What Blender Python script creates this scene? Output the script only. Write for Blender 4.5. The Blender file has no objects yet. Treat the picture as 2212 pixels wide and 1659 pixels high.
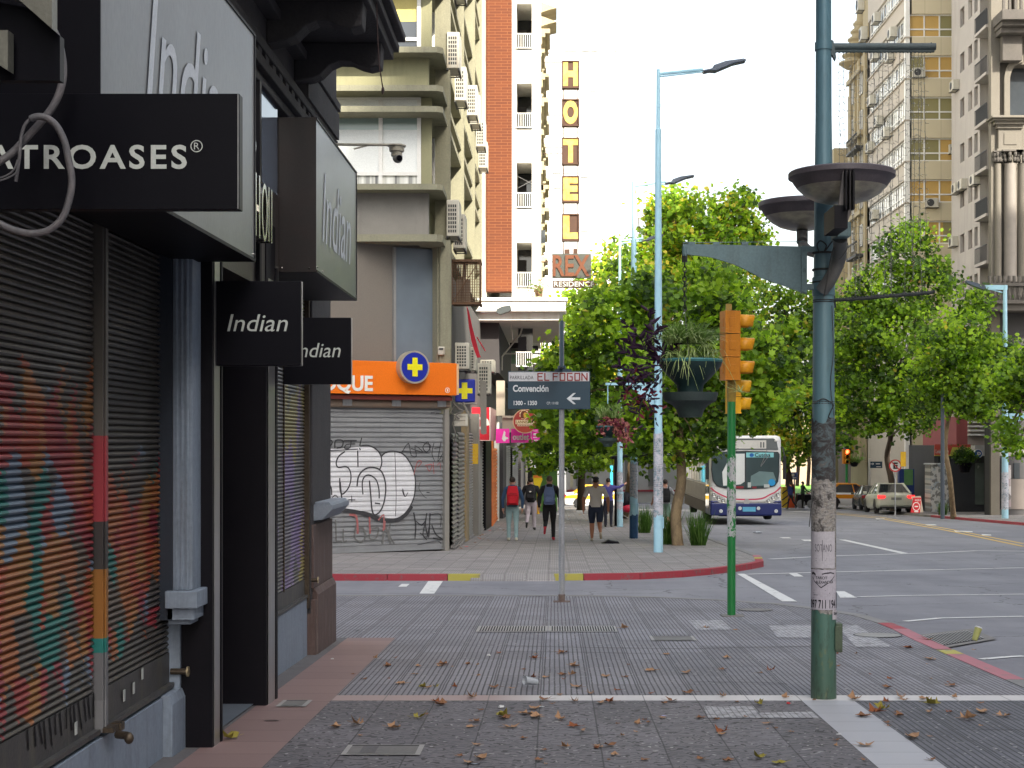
import bpy, bmesh, math, random
import numpy as np
from mathutils import Vector, Matrix, noise as mnoise
R = math.radians
sc = bpy.context.scene
COL = sc.collection
# ------------------------------------------------------------------ camera, world, sun, exposure
F, UV0, VV0, HC = 3283.0,1197.0,955.0,1.55      # focal length and vanishing point (in 2212 px wide units), eye height
SL = 90 / F                                         # the street falls away from the camera by 2.7 %
cam_d = bpy.data.cameras.new('camera'); cam = bpy.data.objects.new('camera', cam_d); COL.objects.link(cam)
cam_d.sensor_width = 36; cam_d.lens = 36 * F / 2212
cam_d.shift_x = -(UV0 - 1106) / 2212; cam_d.shift_y = (VV0 - 829.5) / 2212
cam_d.clip_start = .1; cam_d.clip_end = 3000
cam.location = (0,0, HC); cam.rotation_euler = (R(90),0,0)
sc.camera = cam
AZ, EL = R(147), R(35)                              # sun from behind the camera's right shoulder
w = bpy.data.worlds.new('World'); sc.world = w; w.use_nodes = True
wt = w.node_tree; bg = wt.nodes['Background']
sky = wt.nodes.new('ShaderNodeTexSky'); sky.sky_type = 'NISHITA'; sky.sun_disc = False
sky.sun_elevation = EL; sky.sun_rotation = AZ; sky.dust_density = 4.0; sky.air_density = 1.3; sky.ozone_density = 1.0
hs = wt.nodes.new('ShaderNodeHueSaturation'); hs.inputs['Saturation'].default_value = .5
wt.links.new(sky.outputs[0], hs.inputs['Color']); wt.links.new(hs.outputs[0], bg.inputs['Color'])
bg.inputs['Strength'].default_value = .15
sd = bpy.data.lights.new('sun', 'SUN'); so = bpy.data.objects.new('sun', sd); COL.objects.link(so)
sd.energy = 4.0; sd.angle = R(1.0); sd.color = (1,.93,.80)
sdir = Vector((math.sin(AZ) * math.cos(EL), math.cos(AZ) * math.cos(EL), math.sin(EL)))
so.rotation_euler = (-sdir).to_track_quat('-Z', 'Y').to_euler()
so.location = (0,-10,60)
vs = sc.view_settings; vs.view_transform = 'Standard'; vs.look = 'None'; vs.gamma = 1; vs.exposure = 1.6
sc.cycles.max_bounces = 6; sc.cycles.diffuse_bounces = 3; sc.cycles.transparent_max_bounces = 6
sc.cycles.sample_clamp_indirect = 8

# ------------------------------------------------------------------ helpers
rnd = random.Random(7)
def UX(u, d): return (u - UV0) * d / F
def VZ(v, d): return HC - (v - VV0) * d / F
def P(u, v, d): return Vector((UX(u, d), d, VZ(v, d)))
def gz(y): return -SL * min(y,300)
def G(u, v, drop=0.0):
    d = F * (HC + drop) / (v - 1045.0)
    return Vector((UX(u, d), d, gz(d) - drop))
class FR:                                           # a flat frame: a along U, b up, c out of the face
    def __init__(s, O, U, N): s.O, s.U, s.N, s.V = Vector(O), Vector(U), Vector(N), Vector((0,0,1))
    def p(s, a, b, c=0): return s.O + s.U * a + s.V * b + s.N * c
def ff(d): return FR((0, d,0),(1,0,0),(0,-1,0))       # faces the camera; a = X
def fl(x): return FR((x,0,0),(0,1,0),(1,0,0))        # left row of the street; a = Y
def fr(x): return FR((x,0,0),(0,-1,0),(-1,0,0))      # right row of the street; a = -Y
def f2(p0, p1):                                              # through two ground points, facing the camera side
    p0, p1 = Vector((p0[0], p0[1],0)), Vector((p1[0], p1[1],0)); U = (p1 - p0).normalized()
    return FR(p0, U,(U.y,-U.x,0))
FZ = FR((0,0,0),(1,0,0),(0,-1,0))
class FL:                                           # frame lying on the ground: a = X, b = Y
    def __init__(s, z=0): s.z = z
    def p(s, a, b, c=0): return Vector((a, b, gz(b) + s.z + c))
class MB:
    def __init__(s): s.v, s.f, s.m = [],[],[]
    def poly(s, pts, m=0):
        i = len(s.v); s.v += [tuple(p) for p in pts]; s.f.append(tuple(range(i, i + len(pts)))); s.m.append(m); return s
    def boxf(s, fr_, a0, a1, b0, b1, c0, c1, m=0):
        i = len(s.v)
        for c in (c0, c1):
            for a, b in ((a0, b0),(a1, b0),(a1, b1),(a0, b1)): s.v.append(tuple(fr_.p(a, b, c)))
        s.f += [(i, i+3, i+2, i+1),(i+4, i+5, i+6, i+7),(i, i+1, i+5, i+4),(i+1, i+2, i+6, i+5),(i+2, i+3, i+7, i+6),(i+3, i, i+4, i+7)]
        s.m += [m] * 6; return s
    def box(s, x0, x1, y0, y1, z0, z1, m=0): return s.boxf(FR((0,0,0),(1,0,0),(0,-1,0)), x0, x1, z0, z1,-y1,-y0, m)
    def prism(s, fr_, pts, c0, c1, m=0):
        n = len(pts); i = len(s.v)
        for c in (c0, c1): s.v += [tuple(fr_.p(a, b, c)) for a, b in pts]
        s.f.append(tuple(range(i + n - 1, i - 1,-1))); s.f.append(tuple(range(i + n, i + 2 * n))); s.m += [m, m]
        for k in range(n):
            k2 = (k + 1) % n; s.f.append((i + k, i + k2, i + n + k2, i + n + k)); s.m.append(m)
        return s
    def tube(s, pts, rad, n=8, m=0, cap=True):
        pts = [Vector(p) for p in pts]; rs = rad if isinstance(rad,(list, tuple)) else [rad] * len(pts)
        i0 = len(s.v); up = None
        for k, p in enumerate(pts):
            t = (pts[min(k+1, len(pts)-1)] - pts[max(k-1,0)])
            if t.length < 1e-9: t = Vector((0,0,1))
            t.normalize()
            if up is None: up = t.orthogonal().normalized()
            else:
                up = up - t * up.dot(t)
                if up.length < 1e-6: up = t.orthogonal()
                up.normalize()
            bi = t.cross(up)
            for j in range(n):
                a = 2 * math.pi * j / n
                s.v.append(tuple(p + (up * math.cos(a) + bi * math.sin(a)) * rs[k]))
        for k in range(len(pts) - 1):
            for j in range(n):
                a = i0 + k * n + j; b = i0 + k * n + (j + 1) % n
                s.f.append((a, b, b + n, a + n)); s.m.append(m)
        if cap:
            s.f.append(tuple(range(i0 + n - 1, i0 - 1,-1))); e = i0 + (len(pts) - 1) * n
            s.f.append(tuple(range(e, e + n))); s.m += [m, m]
        return s
    def lathe(s, prof, cen, n=24, m=0, axis='Z'):
        i0 = len(s.v); cen = Vector(cen)
        for r, z in prof:
            for j in range(n):
                a = 2 * math.pi * j / n; x, y = r * math.cos(a), r * math.sin(a)
                q = {'Z': (x, y, z), 'Y': (x, z, y), 'X': (z, x, y)}[axis]
                s.v.append(tuple(cen + Vector(q)))
        for k in range(len(prof) - 1):
            for j in range(n):
                a = i0 + k * n + j; b = i0 + k * n + (j + 1) % n
                s.f.append((a, b, b + n, a + n)); s.m.append(m)
        for e,(r, z) in ((0, prof[0]),(len(prof) - 1, prof[-1])):
            if r > 1e-5: s.f.append(tuple(range(i0 + e * n, i0 + e * n + n))); s.m.append(m)
        return s
    def ell(s, c, r, n=12, k=8, m=0, rot=None):
        i0 = len(s.v); c = Vector(c)
        for i in range(k + 1):
            t = math.pi * i / k
            for j in range(n):
                a = 2 * math.pi * j / n
                q = Vector((r[0] * math.sin(t) * math.cos(a), r[1] * math.sin(t) * math.sin(a), r[2] * math.cos(t)))
                if rot: q = rot @ q
                s.v.append(tuple(c + q))
        for i in range(k):
            for j in range(n):
                a = i0 + i * n + j; b = i0 + i * n + (j + 1) % n
                s.f.append((a, b, b + n, a + n)); s.m.append(m)
        return s
    def line(s, fr_, pts, wd, c=0, m=0, th=.004):           # a painted stroke lying on a face
        for k in range(len(pts) - 1):
            (a0, b0),(a1, b1) = pts[k], pts[k+1]
            dx, dy = a1 - a0, b1 - b0; L = math.hypot(dx, dy)
            if L < 1e-6: continue
            nx, ny = -dy / L * wd / 2, dx / L * wd / 2; ex, ey = dx / L * wd * .3, dy / L * wd * .3
            cc = c + .0004 * (k % 5)
            s.poly([fr_.p(a0 - ex + nx, b0 - ey + ny, cc), fr_.p(a0 - ex - nx, b0 - ey - ny, cc), fr_.p(a1 + ex - nx, b1 + ey - ny, cc), fr_.p(a1 + ex + nx, b1 + ey + ny, cc)], m)
        return s
    def build(s, name, mats, parent=None, smooth=False, bevel=0, label=None, **tags):
        if not isinstance(mats,(list, tuple)): mats = [mats]
        if parent is not None:
            r = parent
            while r.parent: r = r.parent
            org = Vector(r.location)
        elif s.v:
            a = np.array(s.v); org = Vector(((a[:,0].min() + a[:,0].max()) / 2,(a[:,1].min() + a[:,1].max()) / 2, a[:,2].min()))
        else: org = Vector((0,0,0))
        me = bpy.data.meshes.new(name); o3 = (org.x, org.y, org.z)
        me.from_pydata([(p[0] - o3[0], p[1] - o3[1], p[2] - o3[2]) for p in s.v],[], s.f)
        for m in mats: me.materials.append(m)
        me.polygons.foreach_set('material_index', s.m)
        bm = bmesh.new(); bm.from_mesh(me)
        if smooth or bevel: bmesh.ops.remove_doubles(bm, verts=bm.verts, dist=1e-5)
        if len(bm.faces) < 20000: bmesh.ops.recalc_face_normals(bm, faces=bm.faces)
        if smooth:
            for f_ in bm.faces: f_.smooth = True
            for e in bm.edges:
                if len(e.link_faces) == 2 and e.calc_face_angle(0) > R(42): e.smooth = False
        bm.to_mesh(me); bm.free()
        ob = bpy.data.objects.new(name, me); COL.objects.link(ob)
        if parent is not None: ob.parent = parent
        else: ob.location = org
        if bevel:
            md = ob.modifiers.new('bevel', 'BEVEL'); md.width = bevel; md.segments = 2; md.limit_method = 'ANGLE'; md.angle_limit = R(40)
        if label: ob['label'] = label
        for k, v in tags.items(): ob[k] = v
        return ob
def thing(name, label, cat, loc=(0,0,0), group=None):
    o = bpy.data.objects.new(name, None); COL.objects.link(o); o.location = loc; o.empty_display_size = .2
    o['label'] = label; o['category'] = cat
    if group: o['group'] = group
    return o
def tag(o, label, cat, group=None):
    o['label'] = label; o['category'] = cat
    if group: o['group'] = group
    return o
def dup(o, loc=None, rot=None, label=None, scale=None, group=None):
    r = o.copy(); COL.objects.link(r)
    def kids(src, dst):
        for ch in list(src.children):
            c = ch.copy(); COL.objects.link(c); c.parent = dst; kids(ch, c)
    kids(o, r)
    if loc is not None: r.location = loc
    if rot is not None: r.rotation_euler = rot
    if scale is not None: r.scale = (scale,) * 3 if isinstance(scale,(int, float)) else scale
    if label: r['label'] = label
    if group: r['group'] = group
    return r
def textf(name, body, fr_, a0, a1, b0, b1, c, ext, m, parent, shear=0, bold=0, sp=1.0):
    cu = bpy.data.curves.new(name, 'FONT'); cu.body = body; cu.size = 1; cu.shear = shear; cu.offset = bold; cu.resolution_u = 4; cu.space_character = sp
    tmp = bpy.data.objects.new('tmp_text', cu); COL.objects.link(tmp)
    bpy.context.view_layer.update()
    me = bpy.data.meshes.new_from_object(tmp.evaluated_get(bpy.context.evaluated_depsgraph_get()))
    bpy.data.objects.remove(tmp); bpy.data.curves.remove(cu)
    co = np.array([v.co[:] for v in me.vertices]); mn, mx = co.min(0), co.max(0)
    mb = MB(); k = len(co); fs = [tuple(p.vertices) for p in me.polygons]
    def q(p, cc):
        return tuple(fr_.p(a0 + (p[0] - mn[0]) / (mx[0] - mn[0]) * (a1 - a0), b0 + (p[1] - mn[1]) / (mx[1] - mn[1]) * (b1 - b0), cc))
    mb.v = [q(p, c + ext) for p in co]; mb.f = fs[:]; mb.m = [0] * len(fs)
    if ext > .006:
        mb.v += [q(p, c) for p in co]
        cnt = {}
        for f_ in fs:
            for i in range(len(f_)):
                e = (f_[i], f_[(i + 1) % len(f_)]); cnt[e] = 1
        for (i, j) in list(cnt):
            if (j, i) not in cnt: mb.f.append((i, j, j + k, i + k)); mb.m.append(0)
    bpy.data.meshes.remove(me)
    return mb.build(name, m, parent)

# ------------------------------------------------------------------ materials
class NT:
    def __init__(s, name):
        s.m = bpy.data.materials.new(name); s.m.use_nodes = True; s.t = s.m.node_tree; s.n = s.t.nodes
        s.b = s.n['Principled BSDF']; s.geo = None
    def new(s, t, **kw):
        x = s.n.new(t)
        for k, v in kw.items():
            if k in x.inputs: x.inputs[k].default_value = v
            else: setattr(x, k, v)
        return x
    def L(s, a, b): s.t.links.new(a, b)
    def pos(s):
        if not s.geo: s.geo = s.new('ShaderNodeNewGeometry').outputs['Position']
        return s.geo
    def obj(s): return s.new('ShaderNodeTexCoord').outputs['Object']
    def mapv(s, v, scale): 
        x = s.new('ShaderNodeMapping'); x.inputs['Scale'].default_value = scale; s.L(v, x.inputs[0]); return x.outputs[0]
    def noise(s, v, scale, detail=4, rough=.6, dist=0):
        x = s.new('ShaderNodeTexNoise'); s.L(v, x.inputs['Vector']); x.inputs['Scale'].default_value = scale
        x.inputs['Detail'].default_value = detail; x.inputs['Roughness'].default_value = rough; x.inputs['Distortion'].default_value = dist; return x.outputs['Fac']
    def ramp(s, f, stops, interp='LINEAR'):
        x = s.new('ShaderNodeValToRGB'); cr = x.color_ramp; cr.interpolation = interp
        while len(cr.elements) < len(stops): cr.elements.new(.5)
        for e,(p, c) in zip(cr.elements, stops):
            e.position = p; e.color = tuple(c) + (1,) if len(c) == 3 else c
        s.L(f, x.inputs[0]); return x.outputs['Color']
    def mix(s, f, a, b, mode='MIX'):
        x = s.new('ShaderNodeMix'); x.data_type = 'RGBA'; x.blend_type = mode
        for i, q in ((0, f),(6, a),(7, b)):
            if hasattr(q, 'is_linked') or hasattr(q, 'links'): s.L(q, x.inputs[i])
            elif i == 0: x.inputs[0].default_value = q
            else: x.inputs[i].default_value = tuple(q) + (1,)
        return x.outputs[2]
    def math(s, op, a, b=0.0, c=0.0):
        x = s.new('ShaderNodeMath'); x.operation = op
        for i, q in enumerate((a, b, c)):
            if isinstance(q,(int, float)): x.inputs[i].default_value = q
            else: s.L(q, x.inputs[i])
        return x.outputs[0]
    def sep(s, v):
        x = s.new('ShaderNodeSeparateXYZ'); s.L(v, x.inputs[0]); return x.outputs
    def comb(s, x_, y_, z_):
        x = s.new('ShaderNodeCombineXYZ')
        for i, q in enumerate((x_, y_, z_)):
            if isinstance(q,(int, float)): x.inputs[i].default_value = q
            else: s.L(q, x.inputs[i])
        return x.outputs[0]
    def bump(s, h, strength=.4, dist=.01):
        x = s.new('ShaderNodeBump'); s.L(h, x.inputs['Height']); x.inputs['Strength'].default_value = strength; x.inputs['Distance'].default_value = dist
        s.L(x.outputs[0], s.b.inputs['Normal'])
    def base(s, c):
        if isinstance(c, tuple): s.b.inputs['Base Color'].default_value = c + (1,)
        else: s.L(c, s.b.inputs['Base Color'])
    def set(s, rough=.7, metal=0, spec=.5):
        s.b.inputs['Roughness'].default_value = rough; s.b.inputs['Metallic'].default_value = metal
        s.b.inputs['Specular IOR Level'].default_value = spec
def pm(name, col, col2=None, scale=3.0, rough=.7, metal=0, bump=.15, fine=60, spec=.4, stretch=(1,1,1), lo=.35, hi=.7, dirt=None):
    """a painted / weathered surface: two tones in cloudy patches, fine grain and a little relief"""
    t = NT(name); v = t.pos()
    if stretch != (1,1,1): v = t.mapv(v, stretch)
    if col2 is None: col2 = tuple(c * .72 for c in col)
    n1 = t.noise(v, scale,6,.65); n2 = t.noise(v, fine,3)
    c = t.ramp(n1,[(lo, col),(hi, col2)])
    if dirt:
        n3 = t.noise(t.mapv(v,(1,1,.12)), dirt[1],5,.7); c = t.mix(t.ramp(n3,[(.5,(0,0,0)),(.72,(1,1,1))]), c, dirt[0])
    c = t.mix(.5, c, t.ramp(n2,[(.3, tuple(x * .8 for x in col)),(.7, tuple(min(1, x * 1.15) for x in col))]))
    t.base(c); t.set(rough, metal, spec)
    if bump: t.bump(t.math('ADD', n2, t.math('MULTIPLY', n1,2)), bump,.01)
    return t.m
def glass(name, col=(.05,.07,.08), rough=.06, var=.5):
    t = NT(name); n = t.noise(t.pos(),.9,3)
    t.base(t.ramp(n,[(.3, col),(.75, tuple(min(1, c * (1 + var)) for c in col))])); t.set(rough,0,.8); return t.m
def emis(name, col, st):
    t = NT(name); t.base(col); t.b.inputs['Emission Color'].default_value = col + (1,); t.b.inputs['Emission Strength'].default_value = st; return t.m
# ------------------------------------------------------------------ ground materials
def paving(name, base, groove=.0416, worm=False, tile=(.374,.56), gs=.92):
    t = NT(name); p = t.pos(); s = t.sep(p)
    wob = t.noise(p,2.2,2); x = t.math('ADD', s[0], t.math('MULTIPLY', t.math('SUBTRACT', wob,.5),.012)); y = s[1]
    tx = t.math('DIVIDE', t.math('ADD', x,.1), tile[0]); ty = t.math('DIVIDE', t.math('ADD', y,.02), tile[1])
    wn = t.new('ShaderNodeTexWhiteNoise'); t.L(t.comb(t.math('FLOOR', tx), t.math('FLOOR', ty),0), wn.inputs['Vector'])
    def line(q, wd):                                   # 1 on the joint, 0 elsewhere
        fr_ = t.math('FRACT', q); e = t.math('MINIMUM', fr_, t.math('SUBTRACT',1, fr_)); return t.math('LESS_THAN', e, wd)
    joint = t.math('MAXIMUM', line(tx,.013), t.math('MULTIPLY', line(ty,.008),.8))
    n1 = t.noise(p,1.1,5,.7); n2 = t.noise(p,90,3)
    if worm:
        nw = t.noise(t.mapv(p,(1.0,.8,1)),10,1,.5); q = t.math('ADD', t.math('DIVIDE', y,.062), t.math('MULTIPLY', nw,4.5))
        fr_ = t.math('FRACT', q); g = t.math('LESS_THAN', t.math('ABSOLUTE', t.math('SUBTRACT', fr_,.5)),.14)
        cut = t.math('GREATER_THAN', t.noise(p,22,2),.42); g = t.math('MULTIPLY', g, cut)
    else:
        gx = t.math('DIVIDE', t.math('ADD', x,.1), groove); f_ = t.math('FRACT', gx)
        g = t.math('LESS_THAN', t.math('ABSOLUTE', t.math('SUBTRACT', f_,.5)),.14)
        g = t.math('MAXIMUM', g, t.math('MULTIPLY', line(t.math('DIVIDE', y,.093),.02),.45))
    lo = tuple(c * .2 for c in base)
    c = t.mix(wn.outputs['Value'], tuple(c * .74 for c in base), tuple(min(1, c * 1.2) for c in base))
    c = t.mix(t.math('MULTIPLY', t.ramp(n1,[(.35,(0,0,0)),(.75,(1,1,1))]),.55), c, tuple(a * b for a, b in zip(base,(1.25,1.2,1.12))))
    c = t.mix(t.math('MULTIPLY', t.ramp(t.noise(p,.45,5,.75),[(.5,(0,0,0)),(.68,(1,1,1))]),.5), c, tuple(q_ * .62 for q_ in base))
    c = t.mix(t.math('MULTIPLY', n2,.3), c, tuple(q_ * .6 for q_ in base))
    c = t.mix(t.math('MULTIPLY', g, gs), c, lo); c = t.mix(t.math('MULTIPLY', joint,.8), c, lo)
    c = t.mix(t.math('MULTIPLY', t.math('GREATER_THAN', t.noise(p,9,1),.70),.55), c, tuple(q_ * .45 for q_ in base)); c = t.mix(t.math('MULTIPLY', t.math('GREATER_THAN', t.noise(p,31,0),.775),.8), c,(.4,.39,.38))
    t.base(c); t.set(.68,0,.35)
    t.bump(t.math('ADD', t.math('SUBTRACT', t.math('MULTIPLY', n2,.15), g), t.math('MULTIPLY', joint,-1)),.55,.005)
    return t.m
STR = paving('striped_paving',(.225,.222,.25)); STR2 = paving('dark_striped_paving',(.115,.118,.14), tile=(.374,.4))
WORM = paving('wavy_paving',(.15,.143,.158), worm=True, tile=(.374,.9))
STRF = paving('far_paving',(.285,.268,.262), tile=(.374,.374), gs=.35)
def slabmat(name, a, b, tx=.9, ox=0, along='y'):
    t = NT(name); p = t.pos(); s = t.sep(p)
    q = t.math('DIVIDE', t.math('ADD', s[1] if along == 'y' else s[0], ox), tx); f_ = t.math('FRACT', q)
    e = t.math('MINIMUM', f_, t.math('SUBTRACT',1, f_)); j = t.math('LESS_THAN', e,.009)
    wn = t.new('ShaderNodeTexWhiteNoise'); t.L(t.comb(t.math('FLOOR', q),3.0,0), wn.inputs['Vector'])
    c = t.mix(t.math('ADD', t.math('MULTIPLY', wn.outputs['Value'],.5), t.math('MULTIPLY', t.noise(p,2.5,5,.7),.5)), a, b)
    c = t.mix(t.math('MULTIPLY', t.noise(p,120,2),.35), c, tuple(x * .65 for x in a)); c = t.mix(t.math('MULTIPLY', j,.75), c, tuple(x * .3 for x in a))
    t.base(c); t.set(.6,0,.4); t.bump(t.math('SUBTRACT', t.math('MULTIPLY', t.noise(p,120,2),.3), j),.4,.004); return t.m
PINK = slabmat('pink_paving',(.19,.125,.12),(.28,.185,.17),.42,.1)
XBAND = NT('pale_band'); _t = XBAND; _p = _t.pos(); _s = _t.sep(_p)
_q = _t.math('DIVIDE', _t.math('ADD', _s[0],.1),.374); _f = _t.math('FRACT', _q); _j = _t.math('LESS_THAN', _t.math('MINIMUM', _f, _t.math('SUBTRACT',1, _f)),.012)
_c = _t.ramp(_t.math('ADD', _t.math('MULTIPLY', _s[0],.5),.5),[(.28,(.36,.25,.23)),(.47,(.64,.62,.61))])
_c = _t.mix(_t.math('MULTIPLY', _t.noise(_p,3,5,.7),.5), _c,(.3,.28,.28)); _c = _t.mix(_t.math('MULTIPLY', _j,.7), _c,(.1,.1,.1))
_t.base(_c); _t.set(.6,0,.4); _t.bump(_t.noise(_p,100,3),.2,.003); XBAND = _t.m
WBAND = slabmat('wide_pale_paving',(.46,.47,.50),(.34,.34,.37),.374,.2)
CONC = pm('grey_concrete',(.22,.21,.20),(.12,.115,.11),2.2,.85, bump=.4, fine=80)
SIDE = pm('dark_apron',(.13,.125,.13),(.075,.07,.07),4,.85, bump=.5, fine=50)
def asphalt():
    t = NT('asphalt'); p = t.pos(); n1 = t.noise(p,.35,6,.7); n2 = t.noise(p,70,3); n3 = t.noise(t.mapv(p,(1,.12,1)),1.2,4)
    c = t.ramp(n1,[(.32,(.19,.19,.215)),(.52,(.27,.27,.295)),(.7,(.31,.31,.33))]); c = t.mix(t.math('MULTIPLY', t.ramp(n3,[(.4,(0,0,0)),(.7,(1,1,1))]),.5), c,(.17,.17,.19))
    c = t.mix(t.math('MULTIPLY', n2,.45), c,(.08,.08,.085))
    v = t.new('ShaderNodeTexVoronoi'); v.feature = 'DISTANCE_TO_EDGE'; v.inputs['Scale'].default_value = .28
    dd = t.new('ShaderNodeMapping'); t.L(p, dd.inputs[0]); nn = t.noise(p,1.5,4); t.L(t.comb(t.math('ADD', t.sep(p)[0], nn), t.math('ADD', t.sep(p)[1], nn),0), v.inputs['Vector'])
    ck = t.math('LESS_THAN', v.outputs['Distance'],.0035); c = t.mix(t.math('MULTIPLY', ck,.6), c,(.04,.04,.04))
    t.base(c); t.set(.8,0,.3); t.bump(n2,.35,.006); return t.m
ASPH = asphalt()
def worn_paint(name, col, under=(.15,.15,.155), thr=.62):
    t = NT(name); p = t.pos(); n = t.noise(p,6,6,.75); c = t.mix(t.ramp(n,[(thr - .06,(0,0,0)),(thr + .04,(1,1,1))]), tuple(col), under)
    c = t.mix(t.math('MULTIPLY', t.noise(p,50,3),.35), c, tuple(x * .6 for x in col)); t.base(c); t.set(.7); return t.m
RED = worn_paint('red_kerb_paint',(.36,.04,.058),(.2,.11,.11),.6); YELK = worn_paint('yellow_kerb_paint',(.45,.40,.08),(.25,.24,.2),.6)
WHP = worn_paint('white_road_paint',(.68,.68,.66), thr=.64); YEP = worn_paint('yellow_road_paint',(.62,.42,.12), thr=.62)
KERB = pm('kerb_stone',(.24,.235,.23),(.15,.145,.14),3,.85, bump=.3)
REDF = worn_paint('faded_red_kerb_paint',(.42,.15,.18),(.22,.17,.17),.6)

def sheet(name, polys, mats, z=0.0):
    mb = MB(); f_ = FL(z)
    for pts, mi in polys: mb.poly([f_.p(a, b) for a, b in pts], mi)
    o = mb.build(name, mats); o['kind'] = 'structure'; return o
# the one big ground sheet (asphalt), falling with the street
mb = MB(); ys = [-60,-20,0,20,40,60,100,150,300,900,2500]
for a, b in zip(ys[:-1], ys[1:]):
    mb.poly([(-900, a, gz(a) - .10),(900, a, gz(a) - .10),(900, b, gz(b) - .10),(-900, b, gz(b) - .10)])
o = mb.build('road', ASPH); o['kind'] = 'structure'
# pavements
XK = 3.7
near_out = [(3.7,-30),(3.7,12),(3.70,15),(3.76,16.6),(3.62,18.2),(2.95,19.6),(1.9,20.6),(.65,21.1),(-30,21.15)]
sheet('near_sidewalk',[
    ([(-1.596,-30),(1.77,-30),(1.77,10.87),(-1.596,10.87)],0),
    ([(-1.596,10.87),(1.77,10.87),(2.144,10.87),(3.7,10.87),(3.7,11.14),(2.144,11.14),(-1.596,11.14)],1),
    ([(1.77,-30),(2.144,-30),(2.144,10.87),(1.77,10.87)],2),
    ([(2.144,-30),(3.7,-30),(3.7,10.87),(2.144,10.87)],3),
    ([(-30,15.3),(-1.596,15.3),(-1.596,11.14),(3.7,11.14)] + near_out[1:],4),
    ([(-2.08,-30),(-1.596,-30),(-1.596,15.3),(-2.08,15.3)],5),
    ([(-2.6,-30),(-2.08,-30),(-2.08,15.3),(-2.6,15.3)],6)],[WORM, XBAND, WBAND, STR2, STR, PINK, SIDE])
far_out = [(-30,26.0),(-.1,26.0),(1.1,26.15),(1.88,26.5),(3.0,28.0),(4.0,30.0),(4.3,32.6),(4.3,45),(4.3,150)]
sheet('far_sidewalk',[(far_out + [(-30,150)],0)],[STRF],.0)
rt_out = [(40,52),(21,52.3),(19.4,54),(18.7,57),(18.6,60),(18.6,150)]
sheet('right_sidewalk',[(rt_out + [(60,150),(60,52)],0)],[STRF],.0)
def kerb(path, segs, name, wd=.14, proud=.006):
    """a kerb stone run along a path; segs = [(s0, s1, material index)] by fraction of the path"""
    pts = [Vector((a, b,0)) for a, b in path]; dist = [0]
    for k in range(1, len(pts)): dist.append(dist[-1] + (pts[k] - pts[k-1]).length)
    def at(s):
        for k in range(1, len(pts)):
            if s <= dist[k] or k == len(pts) - 1:
                t = (s - dist[k-1]) / (dist[k] - dist[k-1]); p = pts[k-1].lerp(pts[k], t); d = (pts[k] - pts[k-1]).normalized(); return p, d
    mb = MB()
    for s0, s1, mi in segs:
        n = max(1, int((s1 - s0) / .95)); 
        for i in range(n):
            a, b = s0 + (s1 - s0) * i / n + .006, s0 + (s1 - s0) * (i + 1) / n - .006
            (pa, da),(pb, db) = at(a), at(b)
            na, nb = Vector((-da.y, da.x,0)), Vector((-db.y, db.x,0)); j = rnd.uniform(-.004,.004)
            q = [pa + na * (-.02 + j), pb + nb * (-.02 + j), pb + nb * wd, pa + na * wd]
            top = [(p.x, p.y, gz(p.y) + proud) for p in q]; bot = [(p.x, p.y, gz(p.y) - .16) for p in q]
            mb.poly(top, mi); mb.poly([bot[0], bot[1], top[1], top[0]], mi); mb.poly([bot[1], bot[2], top[2], top[1]], mi); mb.poly([bot[3], bot[0], top[0], top[3]], mi); mb.poly([bot[2], bot[3], top[3], top[2]], mi)
    o = mb.build(name,[KERB, RED, YELK, REDF]); o['kind'] = 'structure'; return o
nk = [(3.7,-6)] + near_out[1:-1] + [(-8,21.12)]
kerb(nk,[(0,18,0),(18,19.8,3),(19.8,20.15,2),(20.2,22.2,3),(22.2,22.9,1),(22.9,36.5,0)], 'near_kerb')
mb = MB(); f_ = FL(0)
mb.poly([(-1.42,26.0, gz(26) + .002),(.02,26.0, gz(26) + .002),(.02,25.72, gz(26) - .094),(-1.42,25.72, gz(26) - .094)]); mb.poly([(-1.5,26.03, gz(26)),(.1,26.03, gz(26)),(.1,26.04, gz(26) - .2),(-1.5,26.04, gz(26) - .2)])
o = mb.build('kerb_ramp', STRF); o['kind'] = 'structure'
fk = list(reversed(far_out[1:])) ; fk = [(4.3,100)] + fk[2:] + [(-8,26.0)]
# run from the far end towards the corner, then left along the side street
tot = sum(math.hypot(fk[k+1][0] - fk[k][0], fk[k+1][1] - fk[k][1]) for k in range(len(fk) - 1))
kerb(fk,[(0,60,0),(60,67.2,0),(67.2,68.1,3),(68.1,68.6,2),(68.8,75.6,1),(75.6,76.1,2),(77.35,77.9,2),(77.9, tot,1)], 'far_kerb', proud=.012)
kerb(list(reversed(rt_out[1:])),[(0,75,0),(75,97.9,1)], 'right_kerb')
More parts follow.
